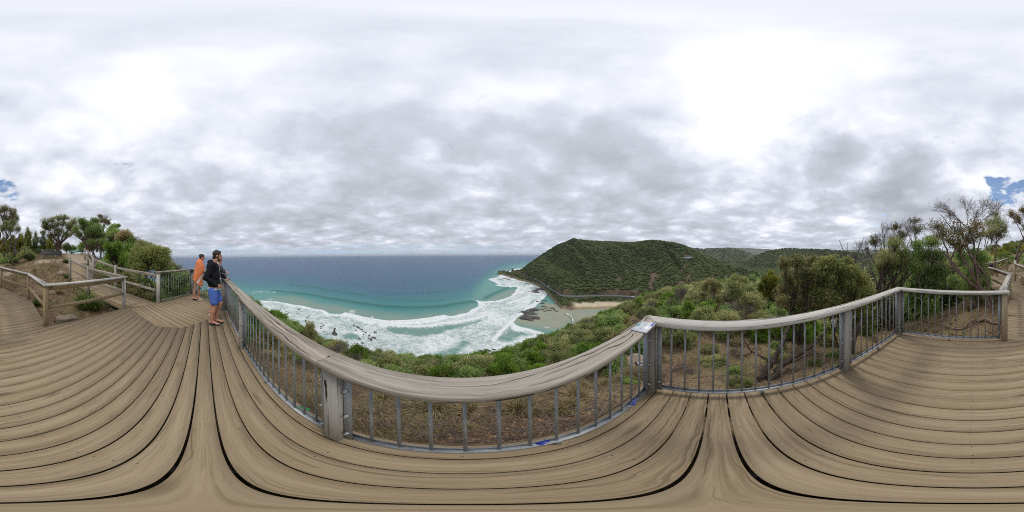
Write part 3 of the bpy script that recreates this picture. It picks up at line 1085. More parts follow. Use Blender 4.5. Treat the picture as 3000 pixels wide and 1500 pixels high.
# ------------------------------------------------------------------ sea
z3 = lambda L: [(700 + x * .31056, 680 + y * .31056) for x, y in L]
z4 = lambda L: [(1300 + x * .27174, 650 + y * .27174) for x, y in L]
W = lambda L: np.array([onplane(x, y, SEA)[:2] for x, y in L])
outer_px = z3([(-60, 620), (150, 640), (260, 645), (380, 655), (560, 690), (700, 715), (800, 735), (860, 765), (1000, 770), (1100, 790), (1180, 815), (1300, 845), (1420, 850), (1500, 855), (1640, 840), (1800, 825), (1932, 795)]) + z4([(60, 1010), (130, 1000), (250, 970), (330, 930), (360, 890)])
F1 = W(outer_px + z4([(330, 850), (430, 855), (560, 850), (700, 800), (760, 760), (790, 710), (700, 712), (600, 690), (520, 640), (470, 615), (560, 600), (650, 550), (760, 510), (880, 480), (940, 500), (1060, 640), (1120, 720), (1100, 830), (1060, 850), (1000, 900), (950, 940), (830, 1020), (740, 1080), (860, 1130), (1080, 1190), (1080, 1230), (900, 1300)]) + [(1500, 1100), (1280, 1130), (1000, 1120), (820, 980), (700, 930)])
SANDY = W(z3([(330, 600), (520, 600), (700, 648), (850, 680), (1100, 722), (1300, 745), (1600, 775), (1932, 765)]) + z4([(100, 960), (230, 930), (300, 900), (330, 940), (250, 980), (60, 1020)]) + z3([(1800, 835), (1500, 870), (1300, 860), (1000, 790), (700, 730), (400, 670), (250, 640)]))
SAND2 = W(z4([(430, 850), (560, 790), (720, 730), (860, 740), (900, 790), (700, 830)]))
LAGOON = W(z4([(1180, 880), (1300, 900), (1900, 900), (1980, 960), (1800, 1100), (1390, 1110), (1200, 1180), (1000, 1150), (700, 1090), (860, 1010), (1000, 960), (1080, 870)]))
SWELL = [(z3([(330, 555), (480, 572), (620, 588), (740, 605), (850, 630), (1000, 650), (1200, 685), (1400, 708), (1600, 718), (1800, 712), (1932, 705)]) + z4([(60, 905), (160, 885), (260, 870), (330, 862)]), 5.0, 1.0),
         (z3([(480, 495), (600, 505), (720, 520), (850, 545), (1000, 568), (1150, 590)]), 5.0, .6), (z4([(450, 825), (540, 780), (620, 745), (720, 705)]), 4.0, .9), (z4([(460, 565), (560, 560), (650, 552)]), 6, .7),
         (z3([(1250, 560), (1500, 570), (1932, 556)]), 6, .3), (z3([(1300, 615), (1600, 640), (1932, 632)]), 6, .35), (z3([(900, 470), (1200, 490), (1500, 500)]), 7, .25), (z3([(600, 400), (1000, 425), (1500, 440), (1900, 430)]), 9, .2)]
CREST = [(z3([(1330, 882), (1500, 900), (1650, 905), (1800, 895), (1932, 870)]) + z4([(0, 1105), (150, 1090), (280, 1065), (400, 1035), (520, 1000)]), 2.2), (z4([(530, 1290), (620, 1190), (700, 1110), (780, 1040), (830, 1000)]), 1.6), (z4([(700, 885), (860, 830), (980, 780)]), 1.5), (z4([(1300, 995), (1350, 1010), (1388, 1050), (1392, 1105)]), .45), (z4([(560, 690), (640, 705), (720, 712), (800, 700)]), 2.0), (z3([(1000, 775), (1180, 820), (1420, 855), (1640, 845), (1932, 800)]), 1.5)]
HOLES = [(W(z3([(1380, 905), (1650, 918), (1932, 895)]) + z4([(20, 1130), (300, 1085), (470, 1040), (330, 1100), (150, 1140), (0, 1170)]) + z3([(1932, 955), (1700, 985), (1500, 962), (1400, 935)])), .62), (W(z3([(960, 978), (1040, 950), (1120, 965), (1130, 1000), (1060, 1015), (985, 1005)])), .75), (W(z4([(560, 1290), (700, 1150), (770, 1090), (900, 1145), (1060, 1200), (950, 1260), (800, 1300)])), .5),
         (W(z3([(1700, 1180), (1830, 1145), (1932, 1120)]) + z4([(200, 1280), (300, 1290)]) + [(1300, 1070), (1200, 1070)]), .5), (W(z4([(1000, 700), (1040, 740), (960, 735), (900, 710)])), .3), (W(z4([(940, 840), (1110, 810), (1200, 900), (1000, 1000), (850, 1010), (900, 930)])), .42), (W(z4([(860, 1130), (1080, 1170), (1080, 1220), (900, 1280), (760, 1180)])), .35)]
PATCH = [(W(z3([(70, 560), (250, 548), (385, 565), (300, 580), (120, 585)])), .45), (W(z3([(250, 620), (330, 630), (300, 645)])), .7), (W(z3([(1200, 790), (1280, 780), (1300, 820), (1230, 830)])), .75), (W(z3([(1380, 790), (1440, 775), (1430, 815)])), .6), (W(z3([(600, 655), (650, 655), (650, 670)])), .5), (W(z3([(1040, 740), (1090, 735), (1090, 780), (1030, 770)])), .7), (W(z4([(270, 850), (400, 840), (360, 880)])), .7), (W(z4([(1080, 1125), (1150, 1130), (1140, 1145), (1085, 1145)])), .5)]

phs = np.concatenate([np.arange(-180, -122, 3.0), np.arange(-122, 56, .2), np.arange(56, 180, 3.0)])
rse = np.concatenate([40 * 1.0115 ** np.arange(0, 250), 40 * 1.0115 ** 250 * 1.07 ** np.arange(0, 62)])
PH, RG = np.meshgrid(phs, rse, indexing='ij')
X, Y = RG * np.sin(np.radians(PH)), RG * np.cos(np.radians(PH))
xy = np.stack([X.ravel(), Y.ravel()], 1)
rf, pf = RG.ravel(), PH.ravel()
n = len(xy)
foam, turb, swell = np.zeros(n), np.zeros(n), np.zeros(n)
ow = W(outer_px + z4([(430, 830), (480, 700), (470, 615), (560, 590), (760, 505), (900, 470)]))
ophi, orr = np.degrees(np.arctan2(ow[:, 0], ow[:, 1])), np.hypot(ow[:, 0], ow[:, 1])
o_ = np.argsort(ophi)
rp = np.interp(np.arange(-180, 180, .5), ophi[o_], orr[o_])
kn = np.exp(-(np.arange(-24, 25) / 9.0) ** 2)
rp = np.convolve(np.pad(rp, 24, mode='edge'), kn / kn.sum(), 'valid')
ro = np.interp(pf, np.arange(-180, 180, .5), rp)
ratio = rf / ro
shallow = np.interp(ratio, [0, 1, 1.15, 1.5, 2.0, 3.0, 6], [1, 1, .88, .50, .20, .06, 0])
k = (rf < 620) & (pf > -122) & (pf < 56)
P = xy[k]
f = np.zeros(len(P))
wob = 2.5 * fbm(P * .09, 3, 4)
s1 = sdf(P, F1) + wob
f = sstep(-4.5, 9, s1 + 1.5 * vnoise(P * .35, 12)) * (.76 + .22 * fbm(P * .05, 3, 6))
for poly, a in HOLES:
    f *= 1 - a * sstep(-2, 3, sdf(P, poly) + wob * .5)
for poly, a in PATCH:
    f = np.maximum(f, a * sstep(-2, 2.5, sdf(P, poly) + wob))
for line, w in CREST:
    d_ = dist_poly(P, W(line)) + .6 * fbm(P * .3, 2, 8)
    f = np.maximum(f, sstep(w * 1.6, w * .5, d_) * 1.1)
# the rim of the breaking front is whitest
f = np.maximum(f, np.clip(sstep(-1, 2, s1) * sstep(13, 4, s1) * .95, 0, 1) * (s1 < 20))
foam[k] = f
tb = np.maximum(.5 * sstep(-5, 8, sdf(P, SANDY) + wob * 2), .55 * sstep(-4, 6, sdf(P, SAND2) + wob))
tb = np.maximum(tb, 1.0 * sstep(-6, 8, sdf(P, LAGOON) + wob))
tb = np.maximum(tb, .25 * sstep(0, 10, s1))
turb[k] = tb * (.8 + .35 * fbm(P * .03, 3, 14))
zs = np.zeros(n)
zk = np.zeros(len(P))
sw = np.zeros(len(P))
for line, w, a in SWELL:
    d_ = dist_poly(P, W(line)) + 1.2 * fbm(P * .06, 2, 3)
    sw = np.maximum(sw, a * np.exp(-(d_ / w) ** 2))
for line, w in CREST:
    d_ = dist_poly(P, W(line))
    zk = np.maximum(zk, 1.7 * np.exp(-(d_ / (w * 1.8)) ** 2))
swell[k] = sw
zs[k] = np.maximum(zk, 1.8 * sw) + .22 * fbm(P * .12, 3, 21) * sstep(-.1, .6, f)
Zs = SEA + zs

t = NT('sea water')
pos = t.n('ShaderNodeNewGeometry').outputs['Position']
sh_, fo, tu, swl = t.attr('shallow'), t.attr('foam'), t.attr('turb'), t.attr('swell')
big = t.noise(t.mapping(pos, (.0022, .0045, 1), rot=(0, 0, R(20))), 1.0, 5, .6)
deep = t.ramp(sh_, [(0, (.036, .090, .175)), (.12, (.034, .105, .180)), (.35, (.030, .135, .180)), (.65, (.045, .200, .200)), (1, (.11, .27, .235))])
c = t.mix(t.math('MULTIPLY', t.mr(big, .45, .65), t.math('SUBTRACT', .35, t.math('MULTIPLY', sh_, .3))), deep, (.065, .105, .165))
c = t.mix(t.math('MULTIPLY', tu, t.mr(t.noise(pos, .06, 4, .6), .25, .6, .70, .98)), c, (.35, .305, .215))
c = t.mix(t.math('MULTIPLY', swl, .85), c, (.018, .115, .105))
# foam lace
wv = t.noise(pos, .10, 3, .6, out='Color')
pw = t.vmath('ADD', pos, t.n('ShaderNodeVectorMath', operation='SCALE', inp={0: wv, 3: 7.0}).outputs[0])
fl = t.noise(pw, .16, 9, .74)
vo = t.n('ShaderNodeTexVoronoi', feature='DISTANCE_TO_EDGE', inp={'Vector': pw, 'Scale': .24}).outputs['Distance']
fl2 = t.noise(pw, 1.15, 4, .7)
pat = t.math('ADD', t.math('ADD', t.math('MULTIPLY', t.math('SUBTRACT', fl, .5), 1.25), t.math('MULTIPLY', t.math('SUBTRACT', fl2, .5), .7)), t.mr(vo, 0, .30, .60, .45))
th = t.math('SUBTRACT', 1.0, fo)
ff = t.mr(t.math('SUBTRACT', pat, t.math('MULTIPLY', th, 1.05)), -.08, .42)
ff = t.math('MULTIPLY', ff, t.mr(fo, .02, .15))
# small whitecaps far out
wc = t.mr(t.noise(t.mapping(pos, (.05, .10, 1)), 1.0, 6, .7), .735, .80)
c = t.mix(t.math('MULTIPLY', wc, .12), c, (.5, .54, .56))
foamc = t.ramp(fl2, [(.3, (.60, .64, .64)), (.6, (.80, .82, .81))])
c = t.mix(t.math('MULTIPLY', ff, .97), c, foamc)
w1 = t.noise(t.mapping(pos, (.10, .23, .1), rot=(0, 0, R(18))), 1.0, 6, .62)
w2 = t.noise(t.mapping(pos, (.9, 1.5, .9)), 1.0, 4, .6)
hh = t.math('ADD', t.math('ADD', t.math('MULTIPLY', w1, 1.6), t.math('MULTIPLY', w2, .18)), t.math('MULTIPLY', ff, t.math('MULTIPLY', fl2, .5)))
ro_ = t.mr(ff, 0, 1, .42, .95)
b = t.n('ShaderNodeBsdfPrincipled', inp={'Base Color': c, 'Roughness': ro_, 'IOR': 1.33, 'Specular IOR Level': .42, 'Normal': t.bump(hh, .85, 1.0)})
o = t.n('ShaderNodeOutputMaterial')
t.t.links.new(b.outputs[0], o.inputs[0])
M['sea'] = t.m
s = grid_mesh('sea', X, Y, Zs.reshape(X.shape), M['sea'], wrap=True, attrs={'foam': foam, 'turb': turb, 'shallow': shallow, 'swell': swell})
tag(s, 'blue green ocean with white surf breaking along the shore', 'sea', kind='structure')
# ------------------------------------------------------------------ plants
def hit_ground(px, py, r0=.8, r1=120):
    ph = bear(px)
    rr = np.exp(np.linspace(math.log(r0), math.log(r1), 1500))
    zz = ground_xy(rr * math.sin(R(ph)), rr * math.cos(R(ph)))
    k = np.argmax(zz > CAMZ + rr * math.tan(R(lat(px, py))))
    return np.array([rr[k] * math.sin(R(ph)), rr[k] * math.cos(R(ph)), zz[k]])


def leafy(mb, P, L, Wd, mode='rand', out=None, tone=None, g=None):
    """one pointed leaf (a folded quad) at every point of P"""
    g = g or rng
    n = len(P)
    rd = nrm(g.normal(size=(n, 3)))
    if mode == 'hang': D = nrm(rd * 1.0 + (0, 0, -.70))
    elif mode == 'up': D = nrm(rd * .75 + (0, 0, .75) + (0 if out is None else out * .5))
    else: D = nrm(rd + (0, 0, -.15) + (0 if out is None else out * .5))
    S = nrm(np.cross(D, nrm(g.normal(size=(n, 3)))))
    N = np.cross(S, D)
    l = L * g.uniform(.65, 1.3, (n, 1))
    w = Wd * g.uniform(.7, 1.25, (n, 1)) / 2
    V = np.empty((n, 4, 3))
    V[:, 0] = P
    V[:, 1] = P + D * l * .45 + S * w + N * w * .35
    V[:, 2] = P + D * l
    V[:, 3] = P + D * l * .45 - S * w + N * w * .35
    Q = np.arange(n * 4).reshape(n, 4)
    t = g.random(n) if tone is None else tone
    mb.addq(V.reshape(-1, 3), Q, np.repeat(np.clip(t, 0, 1), 4))


def limb(p0, p1, g, k=7, wob=.10, sag=.0):
    p0, p1 = np.asarray(p0, float), np.asarray(p1, float)
    t = np.linspace(0, 1, k)[:, None]
    L = np.linalg.norm(p1 - p0)
    j = np.cumsum(g.normal(size=(k, 3)), 0) * wob * L / k
    j = j - t * j[-1]
    q = p0 + (p1 - p0) * t + j
    q[:, 2] += sag * L * np.sin(np.pi * t[:, 0])
    return q


LEAF = {  # length, width, mode, leaves per twig
    'bright': (.085, .032, 'up', 26, 'leaf_bright'), 'olive': (.12, .028, 'rand', 20, 'leaf_olive'), 'green': (.13, .030, 'hang', 22, 'leaf_green'),
    'dark': (.09, .03, 'rand', 24, 'leaf_dark'), 'dry': (.13, .03, 'hang', 20, 'leaf_dry'), 'rust': (.12, .035, 'hang', 16, 'leaf_rust'), 'yellow': (.12, .028, 'up', 26, 'leaf_yellow'), 'bare': (.1, .02, 'rand', 0, None), 'lime': (.15, .032, 'hang', 22, 'leaf_lime')}


def grow(tr, cr, base, clusters, kind, g, r0, far=1.0, stems=1, extra=(), dens=1.0, fork=.35, fill=.42):
    """branches into tr, leaves into cr; clusters = (centre, radii)"""
    Ll, Lw, mode, per, _ = LEAF[kind]
    Ll, Lw = Ll * far, Lw * far
    base = np.asarray(base, float)
    cen = np.array([c for c, _ in clusters])
    # stems: share the clusters by direction
    order = np.argsort(np.arctan2(cen[:, 0] - base[0], cen[:, 1] - base[1]) + cen[:, 2] * .001)
    for s in range(stems):
        mine = order[s::stems] if stems > 1 else order
        if len(mine) == 0: continue
        m = cen[mine].mean(0)
        b = base + (g.normal(size=3) * (.12 * r0 * 8, .12 * r0 * 8, 0) if stems > 1 else 0)
        fk = b + (m - b) * fork * g.uniform(.8, 1.2)
        fk[:2] += g.normal(size=2) * .08 * np.linalg.norm(m - b)
        rs_ = r0 / math.sqrt(stems) if stems > 1 else r0
        P = limb(b - (0, 0, .15), fk, g, 6, .14)
        tr.tube(P, np.linspace(rs_ * 1.25, rs_ * .82, 6), 7)
        rc = rs_ * .8 / max(1, len(mine)) ** .38
        for i in mine:
            c, rad = clusters[i]
            rad = np.asarray(rad, float)
            e = c - (0, 0, rad[2] * .35)
            q = limb(fk, e, g, 8, .22, .04)
            tr.tube(q, np.linspace(max(rc, .012), max(rc * .45, .007), 8), 6)
            nt = max(4, int(dens * 22 * (rad.prod() ** (1 / 3) / (.30 * far)) ** 1.6))
            nt = min(nt, 230)
            d = nrm(g.normal(size=(nt, 3)))
            d[:, 2] = np.where(d[:, 2] < -.45, -d[:, 2], d[:, 2])
            tips = c + d * rad * g.uniform(.40, 1.18, (nt, 1)) * (1 + .22 * vnoise(d * 2.1 + i * 7.7, 5)[:, None])
            tone0 = g.uniform(.12, .70)
            # dead clumps
            for k in range(nt):
                st = q[g.integers(3, 8)] if nt < 60 or k % 3 == 0 else e + (tips[k] - e) * .25
                if k % 2 == 0 or nt < 40:
                    tw = limb(st, tips[k], g, 4, .18)
                    tr.tube(tw, np.linspace(max(rc * .3, .006 * far), .0030 * far, 4), 3, cap=False)
                else:
                    tw = np.stack([e + (tips[k] - e) * u for u in (0, .33, .66, 1)])
                if per == 0:
                    for _ in range(4):
                        u = g.uniform(.35, 1)
                        s0 = tw[0] + (tw[-1] - tw[0]) * u
                        s1 = s0 + nrm(nrm(tw[-1] - tw[0]) + g.normal(size=3) * .55 + (0, 0, .25)) * rad.mean() * g.uniform(.25, .6)
                        tr.tube(np.stack([s0, (s0 + s1) / 2 + g.normal(size=3) * .02, s1]), (.0052 * far, .004 * far, .0026 * far), 3, cap=False)
            if per:
                n = int(nt * per * 1.9)
                k = g.integers(0, nt, n)
                u = g.beta(2.4, 1.0, n)[:, None]
                P = e + (tips[k] - e) * u + g.normal(size=(n, 3)) * .055 * far * (1 + rad.mean() * .4)
                fl = g.random(n) < fill
                dd = nrm(g.normal(size=(n, 3)))
                P[fl] = (c + dd * rad * (g.random((n, 1)) ** .40))[fl]
                tt = np.clip(tone0 + g.normal(size=n) * .22 + .12 * np.sin(k * 2.7), 0, .78)
                tt = np.where(g.random(n) < (.24 if kind == 'dry' else .10), g.uniform(.75, 1, n), tt)
                leafy(cr, P, Ll, Lw, mode, d[k], tt, g)
    for line, ra, rb in extra:
        q = []
        line = np.asarray(line, float)
        f = np.linspace(0, len(line) - 1, (len(line) - 1) * 4 + 1)
        q = np.stack([np.interp(f, np.arange(len(line)), line[:, a]) for a in range(3)], 1)
        for _ in range(2): q[1:-1] = (q[:-2] + 2 * q[1:-1] + q[2:]) / 4
        q[1:-1] += g.normal(size=q[1:-1].shape) * ra * .25
        tr.tube(q, np.linspace(ra, rb, len(q)), 7)


def plant(kind, name, label, base, clusters, r0=.08, bark='bark_grey', seed=0, group=None, cat=None, **k):
    g = np.random.default_rng(seed + 100)
    base = np.asarray(base, float)
    tr, cr = MB(), MB()
    grow(tr, cr, np.zeros(3), [(np.asarray(c) - base, r) for c, r in clusters], kind, g, r0, **{**k, 'extra': [(np.asarray(l) - base, a, b) for l, a, b in k.get('extra', ())]})
    o = thing(name, label, cat or name.split('_')[-1], base, group)
    a = tr.mesh('trunk', M[bark], True)
    t_ = bpy.data.objects.new('trunk' if 'tree' in name else 'stem', a)
    COL.objects.link(t_)
    t_.parent = o
    if cr.n:
        b = cr.mesh('crown', M[LEAF[kind][4]])
        c_ = bpy.data.objects.new('crown', b)
        COL.objects.link(c_)
        c_.parent = o
    return o


def pxplant(kind, name, label, base, r, cl, conv=None, dr=.0, seed=0, bpy_=None, lines=(), depth=1.0, **k):
    """a plant whose crown masses were measured in the photograph at the ground distance r"""
    conv = conv or (lambda x, y: (x, y))
    sc_x = 1.0 if 'sc' not in k else k.pop('sc')
    g = np.random.default_rng(seed + 5)
    C = []
    m = r * R(.12)
    for x, y, a, b in cl:
        px, py = conv(x, y)
        rr = r + g.uniform(-1, 1) * dr
        C.append((ray(px, py, rr), (a * sc_x * m, a * sc_x * m * depth, b * sc_x * m)))
    # radii are given along the tangent; turn them roughly round by using the mean for both ground axes
    C = [(c, ((q[0] + q[1]) / 2, (q[0] + q[1]) / 2, q[2])) for c, q in C]
    bx, by = conv(*base)
    B = ray(bx, by, r) if by is not None else None
    B = pol(bear(bx), r)
    B[2] = gz(B) - .03
    ex = []
    for line, a, b in lines:
        ex.append((np.array([ray(*conv(x, y), r + (q[0] if q else 0)) for x, y, *q in line]), a, b))
    return plant(kind, name, label, B, C, seed=seed, extra=ex, **k)


z0 = lambda x, y: (x * .13978, 600 + y * .13978)
z24 = lambda x, y: (240 + x * .13978, 600 + y * .13978)
z6 = lambda x, y: (2400 + x * .34945, 550 + y * .34945)
K0, K6 = .13978, .34945
GL, GR = 'trees on the rise behind the boardwalk', 'trees on the forest side of the platform'

SCL = 1.28
# --- the rise behind the boardwalk
pxplant('rust', 'gum_tree', 'slender gum tree with rusty red upper leaves leaning over the walkway railing', (2976, 757), 17, [(2962, 628, 14, 13), (2982, 642, 15, 15), (2996, 618, 13, 12), (3013, 612, 17, 12), (3036, 624, 16, 15), (3018, 640, 18, 13), (3046, 640, 10, 14)], seed=1, sc=SCL, fill=.15, r0=.11, bark='bark_red', far=1.22, dens=.62, fork=.5, group=GL, dr=.8, cat='tree',
        lines=[([(2976, 757), (2982, 735), (2988, 715), (2998, 700), (3004, 682), (3012, 650)], .14, .05), ([(2994, 706), (3008, 707), (3024, 697), (3033, 680), (3038, 650)], .07, .03), ([(2998, 698), (2988, 672), (2975, 650)], .06, .025)])
pxplant('olive', 'gum_tree', 'small gum tree with pale bent trunk left of the bench', (46, 746), 16, [(18, 660, 18, 14), (38, 658, 16, 14), (52, 672, 8, 12), (30, 672, 14, 9), (8, 672, 12, 9)], seed=2, sc=SCL, fill=.2, r0=.05, bark='bark_grey', far=1.15, dens=.8, group=GL, dr=.6, cat='tree', stems=1,
        lines=[([(46, 748), (45, 735), (42, 726), (46, 710), (52, 697), (57, 688), (56, 676)], .17, .04), ([(42, 727), (33, 719), (24, 712)], .07, .03)])
for i, (px, top, h, w, lb) in enumerate([(12, 694, 1, 15, 'low yellow green bush at the foot of the leaning gum tree'), (38, 688, 1, 15, 'yellow green bush behind the pale bent trunk'), (62, 684, 1, 14, 'yellow green bush just right of the pale bent trunk'), (82, 664, 1, 11, 'tallest spire-topped yellow green bush left of the bench'), (104, 676, 1, 12, 'dark spiky bush directly behind the bench, left half'), (126, 682, 1, 12, 'dark spiky bush directly behind the bench, right half'), (146, 690, 1, 12, 'yellow green bush beside the gnarled gum tree trunk')]):
    hh = 742 - top
    pxplant('yellow' if i not in (4, 5) else 'dark', 'bush', lb, (px, 742), 23 + i % 3, [(px, top + hh * .2, w * .42, hh * .2), (px - w * .5, top + hh * .42, w * .5, hh * .22), (px + w * .5, top + hh * .40, w * .5, hh * .22), (px, top + hh * .62, w * .8, hh * .24), (px - w * .6, top + hh * .80, w * .6, hh * .2), (px + w * .6, top + hh * .82, w * .6, hh * .2)], seed=10 + i, r0=.08, bark='bark_dark', far=1.66, dens=1.0, group='bushes behind the bench', cat='bush', dr=.8)
pxplant('olive', 'gum_tree', 'spreading gnarled gum tree with forked reddish limbs behind the bench', (178, 729), 20, [(960 * K0, 600 + 370 * K0, 13, 11), (1090 * K0, 600 + 330 * K0, 12, 10), (1230 * K0, 600 + 290 * K0, 12, 9), (1360 * K0, 600 + 270 * K0, 12, 9), (1540 * K0, 600 + 360 * K0, 14, 11), (1060 * K0, 600 + 470 * K0, 12, 8), (1330 * K0, 600 + 400 * K0, 13, 10), (1480 * K0, 600 + 450 * K0, 15, 10), (1230 * K0, 600 + 540 * K0, 14, 8), (930 * K0, 600 + 460 * K0, 10, 8), (1180 * K0, 600 + 420 * K0, 11, 9), (1590 * K0, 600 + 480 * K0, 8, 8), (126, 682, 8, 7), (148, 690, 10, 7), (196, 688, 13, 8), (214, 678, 11, 9), (166, 688, 9, 6), (206, 668, 11, 8), (136, 668, 9, 8)], seed=20, sc=SCL, fill=.2, r0=.14, bark='bark_red', far=1.22, dens=.75, fork=.25, group=GL, cat='tree', dr=1.0,
        lines=[([(178, 731), (177, 722), (172, 710), (162, 700), (152, 692), (145, 685)], .19, .06), ([(177, 720), (180, 705), (184, 690), (187, 672)], .14, .05), ([(174, 712), (171, 695), (170, 680)], .12, .05), ([(179, 715), (188, 703), (197, 692)], .13, .05), ([(172, 714), (160, 714), (150, 708)], .10, .03)])
pxplant('green', 'wattle_tree', 'large rounded bright green tree right of the path on the rise', (285, 738), 17, [(247, 652, 12, 10), (256, 668, 14, 12), (270, 655, 15, 9), (280, 646, 14, 8), (268, 675, 15, 12), (285, 668, 15, 13), (292, 685, 14, 13), (257, 683, 12, 11), (276, 692, 14, 10), (240, 665, 10, 10), (300, 695, 10, 9), (238, 648, 8, 8), (250, 699, 11, 8), (231, 686, 9, 9), (300, 706, 12, 8), (268, 708, 12, 7), (222, 670, 8, 8)], seed=30, sc=SCL, r0=.10, bark='bark_red', far=1.22, dens=1.0, group=GL, cat='tree', dr=1.2,
        lines=[([(283, 738), (285, 722), (284, 705)], .13, .08), ([(256, 736), (254, 722), (247, 708), (235, 698), (222, 690), (205, 682)], .12, .04), ([(256, 722), (268, 710), (285, 713), (300, 718), (318, 722), (332, 722)], .10, .04), ([(247, 700), (262, 704), (280, 708), (292, 704)], .07, .03), ([(240, 699), (255, 706), (268, 716), (274, 732)], .06, .04), ([(280, 690), (292, 703), (306, 712)], .06, .04), ([(250, 710), (262, 700), (275, 703), (284, 713)], .06, .03)])
pxplant('rust', 'gum_tree', 'half bare gum tree with brown tufts above the rounded green tree', (304, 738), 21, [(293, 633, 8, 5), (314, 648, 9, 8), (300, 646, 8, 6), (320, 655, 7, 6)], seed=40, sc=SCL, fill=.1, r0=.09, bark='bark_grey', far=1.15, dens=.8, fork=.55, group=GL, cat='tree', lines=[([(304, 680), (303, 655), (297, 640), (290, 630)], .08, .02), ([(304, 672), (309, 650), (311, 636)], .07, .02), ([(304, 665), (306, 645), (303, 630)], .05, .015), ([(306, 662), (318, 645), (326, 640)], .04, .012)])
pxplant('bare', 'dead_tree', 'bare grey twigs of a dead tree sticking up by the brown tufts', (305, 738), 21.5, [(303, 640, 9, 10), (312, 638, 8, 9)], seed=41, sc=SCL, r0=.05, bark='twig', far=1.08, fork=.7, group=GL, cat='tree')
pxplant('green', 'wattle_tree', 'green tree with an olive top stepping down behind the rounded green tree', (325, 740), 19, [(335, 662, 12, 7), (326, 674, 12, 10), (318, 688, 12, 10), (340, 678, 11, 9), (330, 695, 12, 10), (347, 660, 6, 5)], seed=50, sc=SCL, r0=.09, far=1.22, dens=1.0, group=GL, cat='tree', dr=.8)
pxplant('dry', 'wattle_tree', 'brown drying tree with grey stems near the top of the bushy slope', (368, 742), 17, [(366, 684, 15, 10), (352, 694, 14, 12), (376, 692, 14, 12), (388, 700, 9, 9), (362, 704, 15, 11), (382, 708, 12, 10), (345, 704, 8, 10)], seed=60, sc=SCL, r0=.09, bark='bark_grey', far=1.22, dens=.85, stems=3, group=GL, cat='tree', dr=.8, lines=[([(366, 728), (368, 712), (370, 696)], .05, .02), ([(366, 726), (361, 708), (360, 695)], .045, .02), ([(372, 730), (377, 712)], .04, .02)])
pxplant('bare', 'dead_tree', 'thin bare sticks rising right of the brown drying tree', (402, 740), 16, [(406, 698, 9, 11), (398, 700, 6, 8)], seed=61, sc=SCL, r0=.03, bark='twig', far=1.00, fork=.5, group=GL, cat='tree', dens=.7)
pxplant('olive', 'wattle_tree', 'low olive tree right of the brown drying tree on the skyline', (412, 745), 16, [(414, 712, 15, 7), (402, 716, 11, 7), (425, 716, 9, 7), (410, 722, 16, 8)], seed=70, sc=SCL, r0=.07, far=1.15, dens=1.0, group=GL, cat='tree')
pxplant('olive', 'shrub', 'small olive shrub ending the row on the skyline', (438, 752), 15, [(439, 717, 7, 5), (447, 722, 6, 5), (433, 724, 8, 6)], seed=71, sc=SCL, r0=.04, far=1.08, group=GL, cat='shrub', stems=2)
pxplant('bright', 'shrub', 'big bright green shrub directly behind the two-rail fence of the ramp', (352, 782), 10.5, [z24(560, 890) + (12, 11), z24(760, 860) + (13, 10), z24(640, 1000) + (17, 15), z24(820, 1020) + (18, 15), z24(980, 900) + (15, 10), z24(720, 1120) + (19, 13), z24(900, 1130) + (16, 13), z24(560, 1080) + (11, 12)], seed=80, sc=SCL, r0=.10, bark='bark_dark', far=1.00, dens=1.25, stems=4, group=GL, cat='shrub', dr=.7)
pxplant('lime', 'wattle_bush', 'broad weeping bush with long hanging leaves behind the corner railing', (440, 842), 8, [z24(1150, 960) + (16, 11), z24(1350, 930) + (17, 10), z24(1550, 940) + (17, 11), z24(1720, 970) + (13, 11), z24(1250, 1080) + (22, 15), z24(1500, 1090) + (24, 16), z24(1700, 1110) + (17, 16), z24(1080, 1170) + (14, 12), z24(1350, 1240) + (24, 15), z24(1620, 1260) + (22, 15), z24(1190, 1290) + (16, 14)], seed=90, sc=SCL, r0=.09, bark='bark_grey', far=1.04, dens=1.25, stems=5, group=GL, cat='bush', dr=.7)
pxplant('olive', 'wattle_bush', 'ragged olive bush with dead tips between the corner railing and the sea', (520, 850), 8.5, [(500, 780, 14, 16), (520, 795, 16, 16), (540, 808, 14, 14), (505, 815, 17, 17), (535, 832, 17, 15), (556, 822, 10, 12), (515, 845, 18, 14)], seed=91, sc=SCL, r0=.07, far=1.00, dens=1.1, stems=4, group=GL, cat='bush', dr=.7)
pxplant('green', 'wattle_bush', 'green bush pressed against the balusters of the corner railing', (510, 862), 7.9, [(478, 806, 16, 16), (500, 798, 18, 16), (524, 808, 18, 16), (548, 815, 16, 14), (486, 832, 18, 18), (512, 835, 20, 18), (540, 840, 18, 16), (560, 836, 12, 14), (500, 860, 18, 14), (530, 862, 18, 14)], seed=93, r0=.07, bark='bark_grey', far=1.00, dens=1.2, stems=4, group=GL, cat='bush', dr=.4)
for i, (px, rr, w, h, kd, lb) in enumerate([(165, 27, 14, 20, 'dark', 'dark bush in the shade below the gnarled gum tree'), (195, 27, 16, 22, 'dark', 'dark green bush between the gnarled gum tree and the path'), (215, 29, 12, 16, 'green', 'green bush at the top end of the dirt path'), (268, 24, 18, 30, 'dark', 'dark bush under the tangled reddish branches'), (300, 22, 22, 36, 'dark', 'dark bush at the foot of the rounded green tree'), (332, 19, 20, 40, 'olive', 'olive bush under the stepped green tree'), (242, 26, 16, 26, 'green', 'green bush beyond the crest right of the path top'), (385, 16, 20, 38, 'green', 'green bush under the brown drying tree'), (415, 15, 18, 26, 'olive', 'olive bush under the low skyline tree')]):
    pxplant(kd, 'bush', lb, (px, 745), rr, [(px, 735 - h * .75, w * .6, h * .4), (px - w * .5, 735 - h * .45, w * .6, h * .4), (px + w * .5, 735 - h * .45, w * .6, h * .4), (px, 735 - h * .2, w * .8, h * .35)], seed=95 + i, r0=.07, bark='bark_dark', far=1.58, dens=1.0, group='bushes under the trees on the rise', cat='bush')
